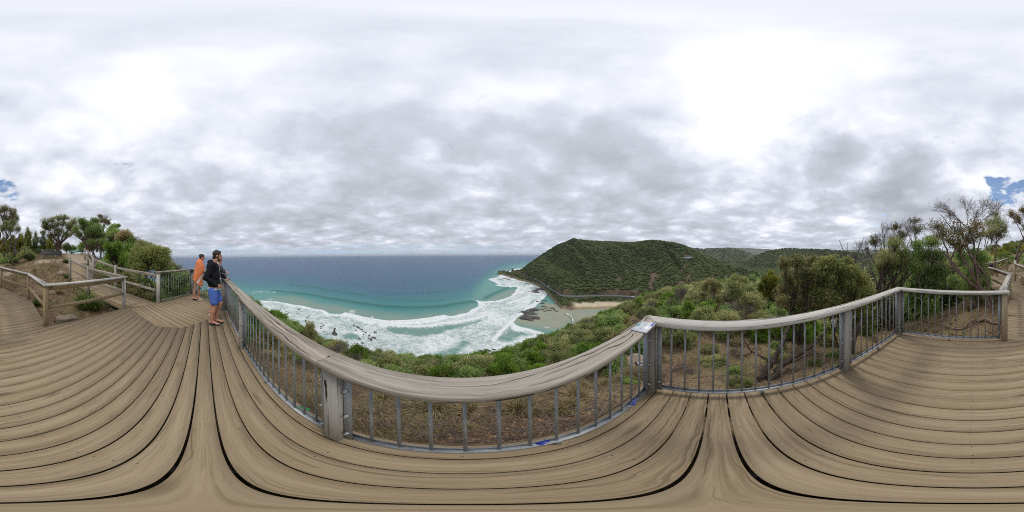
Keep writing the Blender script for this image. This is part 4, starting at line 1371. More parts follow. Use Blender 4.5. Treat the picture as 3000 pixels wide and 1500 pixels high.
for i, (px, py, w, h, lb) in enumerate([(40, 767, 15, 10, 'round dark green shrub nearest the bent walkway railing on the bare rise'), (86, 752, 18, 13, 'wider round dark green shrub in front of the bench, on the bare rise'), (30, 742, 12, 8, 'low green shrub at the foot of the pale bent trunk')]):
    B = hit_ground(px, py + h)
    r_ = math.hypot(B[0], B[1])
    pxplant('dark' if i < 2 else 'bright', 'shrub', lb, (px, py), r_, [(px, py - h * .3, w * .6, h * .6), (px - w * .55, py, w * .5, h * .6), (px + w * .55, py, w * .5, h * .6), (px, py + h * .35, w * .7, h * .5)], seed=110 + i, r0=.04, bark='bark_dark', far=1.01, dens=1.2, stems=3, group='shrubs on the bare rise', cat='shrub')

# --- forest side
pxplant('bare', 'dead_tree', 'bare grey dead tree at the valley edge, first of the bare trees', z6(265, 700), 14, [z6(215, 560) + (16, 18), z6(330, 500) + (22, 22), z6(400, 470) + (18, 20), z6(300, 590) + (22, 18)], seed=120, r0=.07, bark='twig', far=0.98, fork=.5, group=GR, cat='tree', dens=.8,
        lines=[([z6(262, 700), z6(225, 620), z6(205, 530), z6(168, 440)], .07, .02), ([z6(265, 690), z6(320, 560), z6(375, 410)], .06, .015), ([z6(235, 600), z6(232, 500), z6(238, 460)], .04, .015)])
pxplant('bare', 'dead_tree', 'pale crooked dead trunk between the bare tree and the dense leafy trees', z6(500, 860), 10, [z6(400, 520) + (16, 10), z6(560, 340) + (20, 25), z6(520, 420) + (20, 22), z6(600, 420) + (18, 20)], seed=121, r0=.07, bark='bark_grey', far=0.82, fork=.6, group=GR, cat='tree', dens=.8,
        lines=[([z6(500, 860), z6(470, 760), z6(425, 680), z6(410, 590), z6(390, 530)], .09, .03), ([z6(500, 850), z6(560, 640), z6(540, 480), z6(520, 300)], .06, .02), ([z6(430, 690), z6(470, 770), z6(490, 790)], .05, .03)])
pxplant('rust', 'gum_tree', 'small gum tree with dark reddish leaf tufts and bare twig tips', z6(560, 880), 11, [z6(470, 430) + (17, 14), z6(455, 470) + (14, 12), z6(650, 330) + (20, 12), z6(800, 280) + (22, 12), z6(830, 350) + (16, 14), z6(700, 400) + (20, 14), z6(650, 440) + (20, 14)], seed=122, sc=1.3, fill=.15, r0=.07, bark='bark_red', far=0.98, dens=.38, fork=.5, group=GR, cat='tree', dr=.8)
pxplant('bare', 'dead_tree', 'bare twiggy tree crown against the clouds above the dense leafy trees', z6(720, 860), 11.5, [z6(740, 350) + (26, 24), z6(800, 360) + (20, 22), z6(660, 390) + (20, 20)], seed=123, r0=.06, bark='twig', far=0.90, fork=.65, group=GR, cat='tree', dens=.8)
pxplant('olive', 'wattle_tree', 'dense olive tree with several dark trunks in the middle of the forest side', z6(600, 900), 9.5, [z6(640, 470) + (26, 16), z6(560, 580) + (28, 20), z6(700, 560) + (32, 22), z6(620, 660) + (34, 24), z6(740, 640) + (26, 22), z6(520, 660) + (20, 20)], seed=124, sc=1.2, fill=.3, r0=.16, bark='bark_dark', far=1.02, dens=.9, stems=4, fork=.45, group=GR, cat='tree', dr=.8,
        lines=[([z6(540, 870), z6(600, 800), z6(670, 730), z6(690, 620)], .10, .04), ([z6(480, 860), z6(520, 740), z6(560, 640)], .07, .04), ([z6(690, 830), z6(740, 740), z6(850, 670)], .05, .02), ([z6(600, 860), z6(660, 790), z6(740, 750), z6(780, 810)], .05, .02)])
pxplant('green', 'wattle_tree', 'dense mid green tree right of the dark trunks', z6(900, 900), 10.5, [z6(820, 480) + (22, 16), z6(940, 450) + (30, 20), z6(860, 560) + (30, 22), z6(980, 570) + (34, 24), z6(900, 680) + (34, 26), z6(1010, 690) + (30, 26), z6(820, 660) + (24, 22), z6(930, 760) + (28, 22)], seed=125, r0=.12, bark='bark_grey', far=1.11, dens=1.0, stems=3, group=GR, cat='tree', dr=1.0,
        lines=[([z6(900, 880), z6(870, 800), z6(880, 720)], .05, .03), ([z6(1000, 850), z6(985, 740), z6(930, 650)], .05, .02), ([z6(1070, 870), z6(1090, 740), z6(1110, 690)], .05, .03)])
pxplant('rust', 'gum_tree', 'tall pinkish multi-trunk gum tree with bare top twigs beside the end railing', z6(1440, 1090), 6.4, [z6(960, 320) + (36, 20), z6(1040, 390) + (34, 22), z6(1170, 360) + (34, 24), z6(1280, 330) + (30, 22), z6(1110, 440) + (30, 20), z6(1260, 430) + (32, 24), z6(1330, 390) + (22, 22), z6(1190, 480) + (24, 18)], seed=126, sc=1.3, fill=.15, r0=.06, bark='bark_red', far=0.78, dens=.34, fork=.72, group=GR, cat='tree', dr=.7,
        lines=[([z6(1480, 1110), z6(1440, 990), z6(1385, 900), z6(1330, 850), z6(1240, 770), z6(1150, 690), z6(1090, 600), z6(1040, 450), z6(1000, 300)], .095, .02), ([z6(1345, 860), z6(1340, 780), z6(1315, 640), z6(1250, 520), z6(1200, 400), z6(1180, 280)], .06, .018), ([z6(1330, 640), z6(1260, 560), z6(1210, 480), z6(1190, 360)], .04, .015), ([z6(1290, 720), z6(1300, 600), z6(1340, 480), z6(1380, 340)], .045, .015), ([z6(1220, 760), z6(1130, 640), z6(1060, 560), z6(960, 470)], .045, .012), ([z6(1150, 690), z6(1060, 650), z6(930, 600)], .03, .01), ([z6(1470, 1080), z6(1410, 760), z6(1370, 690), z6(1330, 650)], .05, .03), ([z6(1100, 610), z6(1180, 430), z6(1100, 330), z6(1010, 220)], .03, .01)])
pxplant('bare', 'dead_tree', 'leafless twig crown at the very top of the pinkish gum tree', z6(1430, 1080), 6.9, [z6(1010, 170) + (30, 28), z6(1090, 240) + (24, 26), z6(1240, 150) + (28, 30), z6(1400, 150) + (34, 28), z6(1490, 170) + (28, 28), z6(1330, 230) + (30, 26)], seed=127, r0=.045, bark='bark_red', far=0.72, fork=.80, group=GR, cat='tree', dens=.9)
pxplant('olive', 'gum_tree', 'olive gum tree with upright trunks beside the person in the lime shirt', z6(1455, 590), 14.5, [z6(1430, 300) + (30, 22), z6(1500, 290) + (26, 22), z6(1540, 340) + (20, 24), z6(1410, 390) + (26, 22), z6(1520, 400) + (24, 18), z6(1470, 350) + (28, 22), z6(1480, 230) + (20, 12)], seed=128, sc=1.05, fill=.08, r0=.13, bark='bark_red', far=1.23, dens=.5, stems=3, fork=.55, group=GR, cat='tree', dr=.8)
pxplant('green', 'wattle_bush', 'dark green bush crowding the landing rail below the gum trees', z6(1330, 1050), 7.4, [z6(1130, 780) + (26, 22), z6(1230, 720) + (34, 24), z6(1340, 690) + (28, 24), z6(1290, 800) + (40, 28), z6(1390, 790) + (24, 24), z6(1210, 850) + (32, 26), z6(1330, 900) + (34, 28), z6(1180, 560) + (24, 20), z6(1300, 560) + (28, 20), z6(1380, 580) + (24, 20)], seed=129, r0=.08, bark='bark_red', far=0.94, dens=.85, stems=4, group=GR, cat='bush', dr=.8)
pxplant('dry', 'wattle_bush', 'tall bush with bunches of pale dead pods above the side railing', (2345, 985), 5.6, [(2300, 772, 22, 20), (2335, 762, 24, 18), (2370, 770, 24, 20), (2310, 808, 26, 24), (2350, 805, 30, 26), (2385, 800, 24, 24), (2330, 845, 28, 24), (2370, 850, 26, 24), (2298, 848, 22, 24), (2315, 885, 26, 20), (2355, 890, 28, 20), (2395, 880, 24, 24), (2290, 885, 16, 18), (2390, 760, 22, 16)], seed=130, sc=1.12, r0=.09, bark='bark_dark', far=0.86, dens=.85, stems=4, fork=.5, group=GR, cat='bush', dr=.5,
        lines=[([(2320, 960), (2318, 905), (2330, 860), (2345, 820)], .05, .02), ([(2280, 900), (2278, 875), (2274, 850)], .03, .015), ([(2350, 910), (2375, 880), (2390, 860)], .03, .012)])
pxplant('lime', 'wattle_bush', 'wide weeping green bush with yellowing leaves over the side railing', (2470, 985), 5.3, [(2415, 778, 26, 16), (2455, 785, 28, 18), (2495, 800, 26, 20), (2525, 820, 22, 22), (2410, 820, 28, 24), (2455, 830, 32, 26), (2500, 850, 28, 26), (2540, 862, 18, 20), (2430, 868, 28, 22), (2475, 885, 28, 22), (2520, 895, 24, 22), (2545, 935, 16, 22), (2545, 970, 14, 18), (2395, 850, 22, 24), (2440, 905, 26, 18), (2400, 905, 22, 16), (2480, 765, 20, 12), (2435, 760, 22, 12)], seed=131, sc=1.1, r0=.07, bark='bark_dark', far=0.90, dens=.95, stems=5, fork=.45, group=GR, cat='bush', dr=.5)
pxplant('yellow', 'bush', 'upright yellow green bush rising between the olive thicket and the bush with pods', (2250, 900), 12, [(2256, 806, 9, 13), (2240, 822, 12, 12), (2270, 820, 12, 14), (2255, 838, 16, 14), (2230, 845, 12, 14), (2277, 845, 10, 14), (2250, 862, 18, 14)], seed=132, r0=.09, bark='bark_dark', far=1.23, dens=1.1, group=GR, cat='bush', dr=.6)
pxplant('dry', 'wattle_bush', 'rounded brownish bush in the thicket behind the bright green shrubs', (2085, 925), 10, [(2080, 825, 16, 11), (2100, 832, 14, 12), (2065, 840, 14, 12), (2090, 850, 20, 15), (2062, 862, 14, 12)], seed=133, r0=.08, far=1.11, dens=.95, stems=4, fork=.5, group=GR, cat='bush', dr=.6)
pxplant('olive', 'wattle_bush', 'pale olive bush left of the upright yellow green bush', (2165, 920), 11, [(2155, 815, 14, 10), (2178, 822, 14, 11), (2140, 832, 16, 13), (2165, 842, 20, 15), (2195, 848, 16, 14), (2150, 862, 20, 14), (2185, 868, 18, 14)], seed=134, sc=1.2, fill=.3, r0=.08, far=1.15, dens=1.0, stems=4, fork=.5, group=GR, cat='bush', dr=.6)
pxplant('bright', 'shrub', 'vivid green shrub in two lumps, left one, just above the side railing', (2018, 940), 7.2, [(2018, 893, 14, 9), (2004, 905, 11, 9), (2030, 908, 12, 10), (2012, 920, 14, 10), (2040, 930, 9, 7)], seed=135, r0=.05, bark='bark_dark', far=0.78, dens=1.2, stems=3, group=GR, cat='shrub', dr=.25)
pxplant('bright', 'shrub', 'vivid green shrub in two lumps, right one, just above the side railing', (2072, 935), 7.6, [(2082, 886, 12, 9), (2065, 893, 12, 9), (2078, 903, 15, 10), (2052, 908, 9, 8), (2092, 900, 8, 8)], seed=136, r0=.05, bark='bark_dark', far=0.78, dens=1.2, stems=3, group=GR, cat='shrub', dr=.25)
pxplant('bare', 'dead_shrub', 'pale fallen grey branches bleached among the thicket right of the vivid green shrubs', (2105, 915), 8.2, [(2130, 895, 20, 12), (2150, 905, 16, 10)], seed=137, r0=.05, bark='bark_grey', far=0.74, fork=.4, group=GR, cat='shrub', dens=.6, lines=[([(2103, 908), (2120, 902), (2145, 893), (2160, 886)], .05, .015), ([(2110, 906), (2135, 908), (2160, 903)], .04, .012)])
pxplant('bare', 'dead_shrub', 'dense grey leafless shrub left of the vivid green shrubs', (1990, 930), 9.5, [(1985, 870, 20, 22), (2000, 850, 16, 18), (1965, 885, 18, 18)], seed=138, r0=.05, bark='twig', far=0.90, stems=3, group=GR, cat='shrub', dens=1.3)
pxplant('bare', 'dead_shrub', 'grey leafless shrub in front of the pale olive bush', (2150, 965), 7.0, [(2165, 905, 28, 22), (2200, 910, 22, 24), (2140, 930, 22, 18)], seed=139, r0=.05, bark='twig', far=0.74, stems=4, group=GR, cat='shrub', dens=1.0)

# ------------------------------------------------------------------ prototypes for the slopes
def proto(kind, name, seed, lobes, h, w, stems, far, dens, bark='bark_dark'):
    g = np.random.default_rng(seed)
    C = []
    for i in range(lobes):
        a = i * 2.4 + g.uniform(-.4, .4)
        q = math.sqrt((i + .5) / lobes) * w
        zc = h * (.92 - .55 * (q / w) ** 1.6) * g.uniform(.72, 1.08) - .15
        C.append((np.array([q * math.cos(a), q * math.sin(a), max(zc, .15)]), (g.uniform(.24, .36),) * 2 + (g.uniform(.16, .26),)))
    return plant(kind, name, 'prototype', (0, 0, 0), C, r0=.05, bark=bark, seed=seed, stems=stems, far=far, dens=dens)


PR = {'bright': [proto('bright', 'shrub', 201 + i, 9, 1.0, .60, 4, .95, 1.2) for i in range(3)],
      'olive': [proto('olive', 'shrub', 211 + i, 8, 1.0, .68, 4, 1.0, 1.0) for i in range(4)],
      'green': [proto('green', 'shrub', 221 + i, 8, 1.0, .66, 4, 1.05, .95) for i in range(3)],
      'dry': [proto('dry', 'shrub', 231 + i, 7, 1.0, .66, 4, 1.0, .8) for i in range(2)],
      'dark': [proto('dark', 'shrub', 241 + i, 8, 1.0, .64, 4, 1.0, 1.1) for i in range(2)],
      'bare': [proto('bare', 'dead_shrub', 251 + i, 7, 1.0, .62, 5, .8, .8, 'twig') for i in range(2)]}
WORDS = {'bright': 'bright green leafy shrub', 'olive': 'olive brown-flecked shrub', 'green': 'mid green hanging-leaf shrub', 'dry': 'half dead tan shrub', 'dark': 'low dark green shrub', 'bare': 'leafless grey twiggy shrub'}
used_proto = set()


def put(kind, p, s, label, group, g):
    i = int(g.integers(len(PR[kind])))
    o = PR[kind][i]
    sc_ = (s[0] * g.uniform(.9, 1.15), s[0] * g.uniform(.9, 1.15), s[1])
    if (kind, i) not in used_proto:
        used_proto.add((kind, i))
        o.location = [float(c) for c in p]
        o.rotation_euler = (0, 0, g.uniform(0, 6.28))
        o.scale = sc_
        o['label'], o['group'] = label, group
        return o
    return dup(o, p, g.uniform(0, 6.28), sc_, label, group, tilt=(g.uniform(-.15, .15), g.uniform(-.15, .15)))


SIL = np.array([(-143, 1), (-132, 0), (-124, -1.5), (-120, -2.5), (-112, -5.5), (-105, -8.5), (-95, -12.5), (-89, -16.4), (-85, -17.8), (-79, -20.8), (-73.8, -24.6), (-67, -27), (-61, -29.5), (-53, -31.5), (-45.8, -33.2), (-36, -34.4), (-26, -35.2), (-16, -34.5), (-6.7, -33), (3, -30.3), (12.8, -27.3), (20, -24), (26.9, -21), (33, -19), (38, -17.3), (43.6, -14.3), (50, -12), (57.6, -10), (68, -8.2), (85, -7.2), (95, -6), (115, -6)])
ZN = [(-145, -118, 'behind the two-rail fence of the hill boardwalk'), (-118, -100, 'below the corner railing on the seaward slope'), (-100, -62, 'on the slope left of the split post'), (-62, -20, 'on the slope below the long railing'), (-20, 20, 'between the surf and the long railing'), (20, 40, 'on the slope below the information plaque'), (40, 75, 'in the thicket beyond the plaque corner'), (75, 120, 'in the thicket behind the side railing')]
g = np.random.default_rng(77)
placed = []
n_shr = 0
for t_ in range(4200):
    ph = g.uniform(-143, 112)
    re = float(np.interp(ph, [-143, -118, -110, -85, -61, -46, -7, 13, 27, 38, 58, 112], [16, 14, 14, 13, 10.5, 9.5, 9.5, 11, 14, 18, 26, 26]))
    rmin = float(np.interp(ph, [-143, -138, -128, -118, -105, -80, -60, 35, 60, 112], [8.2, 7.0, 6.3, 6.4, 5.6, 4.6, 3.4, 3.5, 5.2, 6.0]))
    rr = rmin + (re + 3 - rmin) * g.random() ** 1.15
    p = pol(ph, rr)
    if ph < -100 and (dist_poly(np.array([p[:2]]), [q_[:2] for q_ in Rp])[0] < .75 or dist_poly(np.array([p[:2]]), [G_[:2], H_[:2], F_[:2]])[0] < .6): continue
    sp = float(np.interp(rr, [3, 8, 25], [.58, .9, 2.0])) * g.uniform(.8, 1.2)
    if any((p[0] - q[0]) ** 2 + (p[1] - q[1]) ** 2 < (sp * .5 + q[2] * .5) ** 2 for q in placed): continue
    p[2] = gz(p) - .05
    top = CAMZ + rr * math.tan(R(float(np.interp(ph, SIL[:, 0], SIL[:, 1]))))
    allow = top - p[2]
    h = min(allow * g.uniform(.82, 1.06), sp * g.uniform(.75, 1.25) + .1)
    if h < .28: continue
    sd_ = vnoise(np.array([p[0] * .22, p[1] * .22]), 41)
    w = g.random() + sd_ * .45
    kind = 'bright' if w > .84 else 'green' if w > .60 else 'olive' if w > .28 else 'dry' if w > .14 else 'bare' if w > -.02 else 'dark'
    zone = [q for a, b, q in ZN if a <= ph < b][0]
    ix = [i for i, (a, b, q) in enumerate(ZN) if a <= ph < b][0]
    put(kind, p, (sp * .92, h), WORDS[kind] + ' ' + zone, WORDS[kind] + 's ' + zone, g)
    placed.append((p[0], p[1], sp))
    n_shr += 1
    if n_shr >= 330: break
# named big lumps of the slope
for px, py, rr, wpx, hpx, kind, lb in [(1045, 1036, 6.0, 46, 32, 'bright', 'large vivid green shrub seen just over the long railing, left of its middle'), (1119, 1066, 5.2, 48, 24, 'bright', 'smaller vivid green shrub right beside the large one over the long railing'), (1780, 962, 7.8, 52, 26, 'bright', 'large vivid green shrub just left of the information plaque'), (1735, 1000, 6.0, 50, 20, 'green', 'grassy green shrub below the vivid one left of the plaque'), (1535, 1072, 4.6, 40, 24, 'bright', 'vivid green shrub low behind the long railing, between its middle and the plaque'), (905, 948, 9.0, 24, 18, 'olive', 'round olive shrub standing out against the surf, left of the rock stack'), (1850, 888, 14, 30, 15, 'green', 'green shrub at the upper edge of the slope beside the lagoon'), (1920, 868, 16, 40, 18, 'olive', 'olive shrub at the upper edge of the slope facing the beach')]:
    p = pol(bear(px), rr)
    p[2] = gz(p) - .05
    top = ray(px, py - hpx, rr)[2]
    put(kind, p, (wpx * rr * R(.12) / .95, max(top - p[2], .5)), lb, 'standout shrubs on the seaward slope', g)
for k, v in PR.items():
    for i, o in enumerate(v):
        if (k, i) not in used_proto:
            for c in list(o.children): bpy.data.objects.remove(c)
            bpy.data.objects.remove(o)
            PR[k][i] = None

# bushes covering the hill behind the walkway and the valley side
PRF = [proto('dark', 'bush', 261, 8, 1.0, .7, 3, 1.7, .9), proto('olive', 'bush', 262, 8, 1.0, .7, 3, 1.7, .9), proto('yellow', 'bush', 263, 8, 1.0, .7, 3, 1.7, .9), proto('green', 'bush', 264, 8, 1.0, .7, 3, 1.7, .9)]
LBF = ['dark bush on the hillside behind the walkway', 'olive bush on the hillside behind the walkway', 'yellow green bush on the hillside behind the walkway', 'mid green bush on the hillside behind the walkway']
first = [True] * 4
cnt = 0
for t_ in range(1200):
    ph = g.uniform(166, 196)
    if ph > 180: ph -= 360
    rr = g.uniform(20, 62)
    p = pol(ph, rr)
    if any((p[0] - q[0]) ** 2 + (p[1] - q[1]) ** 2 < 2.6 for q in placed): continue
    i = int(g.choice([0, 1, 2, 3], p=[.3, .2, .3, .2]))
    if rr < 26 and dist_poly(np.array([p[:2]]), [(1.4, -12.5), (1.0, -15), (.6, -26)])[0] < 1.6: continue
    p[2] = gz(p) - .1
    s = (g.uniform(1.3, 2.0), g.uniform(1.1, 1.9))
    placed.append((p[0], p[1], 1.6))
    cnt += 1
    if first[i]:
        first[i] = False
        o = PRF[i]
        o.location, o.scale = [float(c) for c in p], (s[0], s[0], s[1])
        o['label'], o['group'] = LBF[i], 'bushes on the hillside behind the walkway'
    else:
        dup(PRF[i], p, g.uniform(0, 6.28), (s[0], s[0], s[1]), LBF[i], 'bushes on the hillside behind the walkway')
    if cnt > 105: break
# trees filling the gully on the forest side
PRT = [proto('dark', 'gully_tree', 271, 9, 1.0, .6, 3, 1.6, .9), proto('olive', 'gully_tree', 272, 9, 1.0, .6, 3, 1.6, .9), proto('green', 'gully_tree', 273, 9, 1.0, .6, 3, 1.6, .9)]
LBT = ['dark leafy tree rising from the gully behind the forest-side railing', 'olive tree rising from the gully behind the forest-side railing', 'mid green tree rising from the gully behind the forest-side railing']
first = [True] * 3
cnt = 0
for t_ in range(900):
    ph = g.uniform(84, 168)
    rr = g.uniform(11, 34)
    p = pol(ph, rr)
    if any((p[0] - q[0]) ** 2 + (p[1] - q[1]) ** 2 < 3.6 for q in placed): continue
    p[2] = gz(p) - .1
    sil = float(np.interp(ph, [84, 100, 114, 122, 135, 150, 168], [-5.5, -4, -3.5, -2.5, 1.5, 2.5, 3]))
    h = CAMZ + rr * math.tan(R(sil)) - p[2]
    h *= g.uniform(.72, 1.0)
    if h < 1.0: continue
    i = int(g.integers(3))
    s = (min(g.uniform(1.7, 2.6), h * .9), h)
    placed.append((p[0], p[1], 1.9))
    cnt += 1
    if first[i]:
        first[i] = False
        o = PRT[i]
        o.location, o.scale = [float(c) for c in p], (s[0], s[0], s[1])
        o['label'], o['group'] = LBT[i], 'trees in the gully'
    else:
        dup(PRT[i], p, g.uniform(0, 6.28), (s[0], s[0], s[1]), LBT[i], 'trees in the gully')
    if cnt > 75: break

# ------------------------------------------------------------------ grass
def tussock(seed, n, L, spread, mat, thin=.006):
    g = np.random.default_rng(seed)
    m = MB()
    a = g.uniform(0, 6.28, n)
    q = np.sqrt(g.random(n)) * spread * .35
    B = np.stack([q * np.cos(a), q * np.sin(a), np.zeros(n) - .02], 1)
    a2 = a + g.normal(size=n) * .6
    lean = g.uniform(.15, .95, n)
    ln = L * g.uniform(.55, 1.15, n)
    D = np.stack([np.cos(a2) * lean, np.sin(a2) * lean, np.ones(n)], 1)
    D = nrm(D)
    S = np.stack([-np.sin(a2), np.cos(a2), np.zeros(n)], 1) * thin
    mid = B + D * ln[:, None] * .55
    D2 = nrm(D + np.stack([np.cos(a2), np.sin(a2), -.9 * np.ones(n)], 1) * lean[:, None] * .9)
    tip = mid + D2 * ln[:, None] * .5
    V = np.stack([B - S, B + S, mid + S * .8, mid - S * .8, mid - S * .8, mid + S * .8, tip + S * .15, tip - S * .15], 1)
    Q = np.arange(n * 8).reshape(n, 2, 4).reshape(-1, 4)
    m.addq(V.reshape(-1, 3), Q, np.repeat(g.random(n), 8))
    return m.mesh('tussock', M[mat])


TS = [tussock(301 + i, 260, .34, .32, 'straw') for i in range(3)]
TG = [tussock(311 + i, 420, .62, .5, 'grass', .008) for i in range(2)]
g = np.random.default_rng(91)


def put_tuss(me, p, s, label, group):
    o = bpy.data.objects.new('grass_tussock', me)
    COL.objects.link(o)
    o.location = [float(c) for c in p]
    o.rotation_euler = (0, 0, g.uniform(0, 6.28))
    o.scale = (s, s, s * g.uniform(.85, 1.15))
    tag(o, label, 'grass tussock', group)


cnt = 0
ZT = [(-118, -40, 'dry straw tussock on the soil left of the split post'), (-40, 12, 'dry straw tussock on the soil under the middle of the long railing'), (12, 45, 'dry straw tussock on the soil near the plaque corner'), (45, 128, 'dry straw tussock on the soil behind the side railing'), (128, 172, 'dry straw tussock on the soil behind the short end railing')]
for t_ in range(700):
    ph = g.uniform(-118, 172)
    r0_ = float(np.interp(ph, [-118, -80, -18, 40, 60, 90, 115, 135, 172], [6.4, 3.2, 1.0, 1.8, 2.0, 1.9, 2.4, 3.6, 3.6]))
    rr = r0_ + .15 + g.random() ** 1.2 * 4.5
    p = pol(ph, rr)
    if any((p[0] - q[0]) ** 2 + (p[1] - q[1]) ** 2 < .06 for q in placed if q[2] < .7): continue
    if fbm(np.array([p[0] * .8, p[1] * .8]), 2, 33) < -.05: continue
    p[2] = gz(p)
    lb = [q for a, b, q in ZT if a <= ph < b][0]
    put_tuss(TS[int(g.integers(3))], p, g.uniform(.28, 1.0), lb, lb.replace('tussock', 'tussocks'))
    cnt += 1
    if cnt > 110: break
for i, (px, py, s, lb) in enumerate([(248, 905, 1.15, 'big lush green tussock inside the bend of the timber railing'), (275, 908, .95, 'lush green tussock touching the big one inside the railing bend'), (328, 898, .72, 'green tussock at the foot of the low ramp corner post'), (110, 895, .62, 'green tussock behind the yellowish corner post'), (193, 770, .8, 'green tuft on the little cutting below the bench'), (195, 815, .5, 'small green tuft by the first fence post of the ramp'), (226, 817, .45, 'small green tuft under the lower rail of the ramp fence'), (440, 888, .9, 'yellow green tussock right of the ramp beside the corner post')]):
    put_tuss(TG[i % 2], hit_ground(px, py), s, lb, 'green grass tussocks')
for i, (px, py, s, lb) in enumerate([(172, 860, .9, 'tall dry tussock left of the big lush green one'), (360, 850, 1.3, 'tall dry grass under the ramp fence'), (395, 862, 1.2, 'tall dry grass between ramp fence and weeping bush'), (420, 875, 1.1, 'dry grass near the corner post with balusters'), (255, 806, .9, 'dry clump below the bare slope'), (100, 795, .8, 'dry clump on the bare rise above the railing'), (60, 800, .9, 'dry clump beside the bent railing'), (20, 780, 1.0, 'dry clump on the rise next to the walkway')]):
    put_tuss(TS[i % 3], hit_ground(px, py), s, lb, 'dry tussocks by the ramp')

# litter and short grass: nobody could count it
def scatter(n, rmin, rmax, pw=1.0):
    ph = g.uniform(-180, 180, n)
    rr = rmin + (rmax - rmin) * g.random(n) ** pw
    x, y = rr * np.sin(np.radians(ph)), rr * np.cos(np.radians(ph))
    return x, y, rr


def offdeck(x, y):
    P = np.stack([x, y], 1)
    k = np.ones(len(P), bool)
    for q in (main_poly, diag_poly, walk_poly): k &= ~inside(P, q)
    bw = [tuple(p[:2]) for p in Lp] + [tuple(p[:2]) for p in Rp[::-1]]
    return k & ~inside(P, bw) & (dist_poly(P, [(-6.3, -11.9), (-7.2, -14), (-8.0, -17)]) > .7)


m = MB()
x, y, rr = scatter(52000, .9, 17, 1.25)
k = offdeck(x, y)
x, y, rr = x[k], y[k], rr[k]
P = np.stack([x, y, ground_xy(x, y) + .006], 1)
n = len(P)
a = g.uniform(0, 6.28, n)
D = np.stack([np.cos(a), np.sin(a), g.uniform(-.2, .35, n)], 1)
S = np.stack([-np.sin(a), np.cos(a), g.uniform(-.3, .3, n)], 1)
l = g.uniform(.035, .10, n)[:, None] * np.clip(rr / 4, .8, 2.0)[:, None]
w = l * g.uniform(.10, .28, (n, 1))
V = np.stack([P - D * l * .5, P + S * w, P + D * l * .5, P - S * w], 1)
m.addq(V.reshape(-1, 3), np.arange(n * 4).reshape(-1, 4), np.repeat(g.random(n), 4))
tag(m.build('leaf_litter', M['litter']), 'brown fallen leaves and bark strewn over the soil', 'leaf litter', kind='stuff')
m = MB()
x, y, rr = scatter(170000, .9, 22, 1.25)
k = offdeck(x, y) & (fbm(np.stack([x, y], 1) * .6, 3, 51) > -.05)
x, y, rr = x[k], y[k], rr[k]
P = np.stack([x, y, ground_xy(x, y) - .01], 1)
n = len(P)
a = g.uniform(0, 6.28, n)
h = g.uniform(.06, .26, n)[:, None] * np.clip(rr / 5, .7, 1.6)[:, None]
D = nrm(np.stack([np.cos(a) * .7, np.sin(a) * .7, g.uniform(.4, 1.3, n)], 1))
S = np.stack([-np.sin(a), np.cos(a), np.zeros(n)], 1) * .0035 * np.clip(rr / 3, 1, 3.5)[:, None]
V = np.stack([P - S, P + S, P + D * h + S * .2, P + D * h - S * .2], 1)
tone = np.where(fbm(np.stack([x, y], 1) * .9, 2, 61) > .25, g.uniform(.8, 1, n), g.uniform(0, .85, n))
m.addq(V.reshape(-1, 3), np.arange(n * 4).reshape(-1, 4), np.repeat(tone, 4))
tag(m.build('dry_grass', M['straw']), 'thin dry grass growing over the soil round the platform', 'grass', kind='stuff')

m = MB()
x, y, rr = scatter(5200, .9, 11, 1.3)
k = offdeck(x, y)
for px_, py_, r_ in zip(x[k], y[k], rr[k]):
    a = g.uniform(0, 6.28)
    L_ = g.uniform(.12, .55)
    p_ = np.array([px_, py_, float(ground_xy(px_, py_)) + .012])
    d_ = np.array([math.cos(a), math.sin(a), g.uniform(-.05, .25)]) * L_
    e_ = p_ + d_
    e_[2] = max(e_[2], float(ground_xy(e_[0], e_[1])) + .01)
    m.tube(np.stack([p_, (p_ + e_) / 2 + g.normal(size=3) * .02 * L_ * 4 * (.5, .5, .3), e_]), (.0045, .0038, .002), 3, cap=False)
tag(m.build('twig_litter', M['twig']), 'thin fallen twigs tangled over the soil', 'twigs', kind='stuff')
for t_ in range(60):
    ph = g.uniform(40, 128)
    rr_ = g.uniform(2.6, 5.2)
    p = pol(ph, rr_)
    if any((p[0] - q[0]) ** 2 + (p[1] - q[1]) ** 2 < .30 for q in placed) or not offdeck(p[:1], p[1:2])[0]: continue
    p[2] = gz(p) - .03
    placed.append((p[0], p[1], .6))
    kd = ['bare', 'olive', 'green', 'bare'][t_ % 4]
    pr_ = [o for o in PR[kd] if o is not None]
    lb = {'bare': 'low tangle of dead twigs on the soil behind the side railing', 'olive': 'low olive sprig on the soil behind the side railing', 'green': 'low green sprig on the soil behind the side railing'}[kd]
    w_ = g.uniform(.22, .42)
    dup(pr_[int(g.integers(len(pr_)))], p, g.uniform(0, 6.28), (w_, w_, w_ * g.uniform(.6, 1.1)), lb, lb.replace('low ', 'low ones: '))

# sticks and the fallen branches
zl = lambda x, y: (2500 + x * .2329, 900 + y * .2329)
m = MB()
br = np.array([hit_ground(*zl(*q)) + (0, 0, .05 + .12 * (i % 3 == 1)) for i, q in enumerate([(800, 150), (900, 200), (1000, 210), (1100, 230), (1170, 275), (1300, 290), (1400, 285), (1480, 222), (1520, 187), (1600, 190), (1680, 197), (1760, 220), (1850, 215)])])
f = np.linspace(0, 12, 49)
q = np.stack([np.interp(f, np.arange(13), br[:, a]) for a in range(3)], 1)
q[1:-1] = (q[:-2] + q[1:-1] + q[2:]) / 3
m.tube(q, np.linspace(.018, .055, 49), 8)
m.tube(limb(br[4], hit_ground(*zl(1040, 318)) + (0, 0, .05), g, 5), np.linspace(.03, .012, 5), 6)
m.tube(limb(br[8], hit_ground(*zl(1560, 230)) + (0, 0, .05), g, 5), np.linspace(.045, .02, 5), 6)
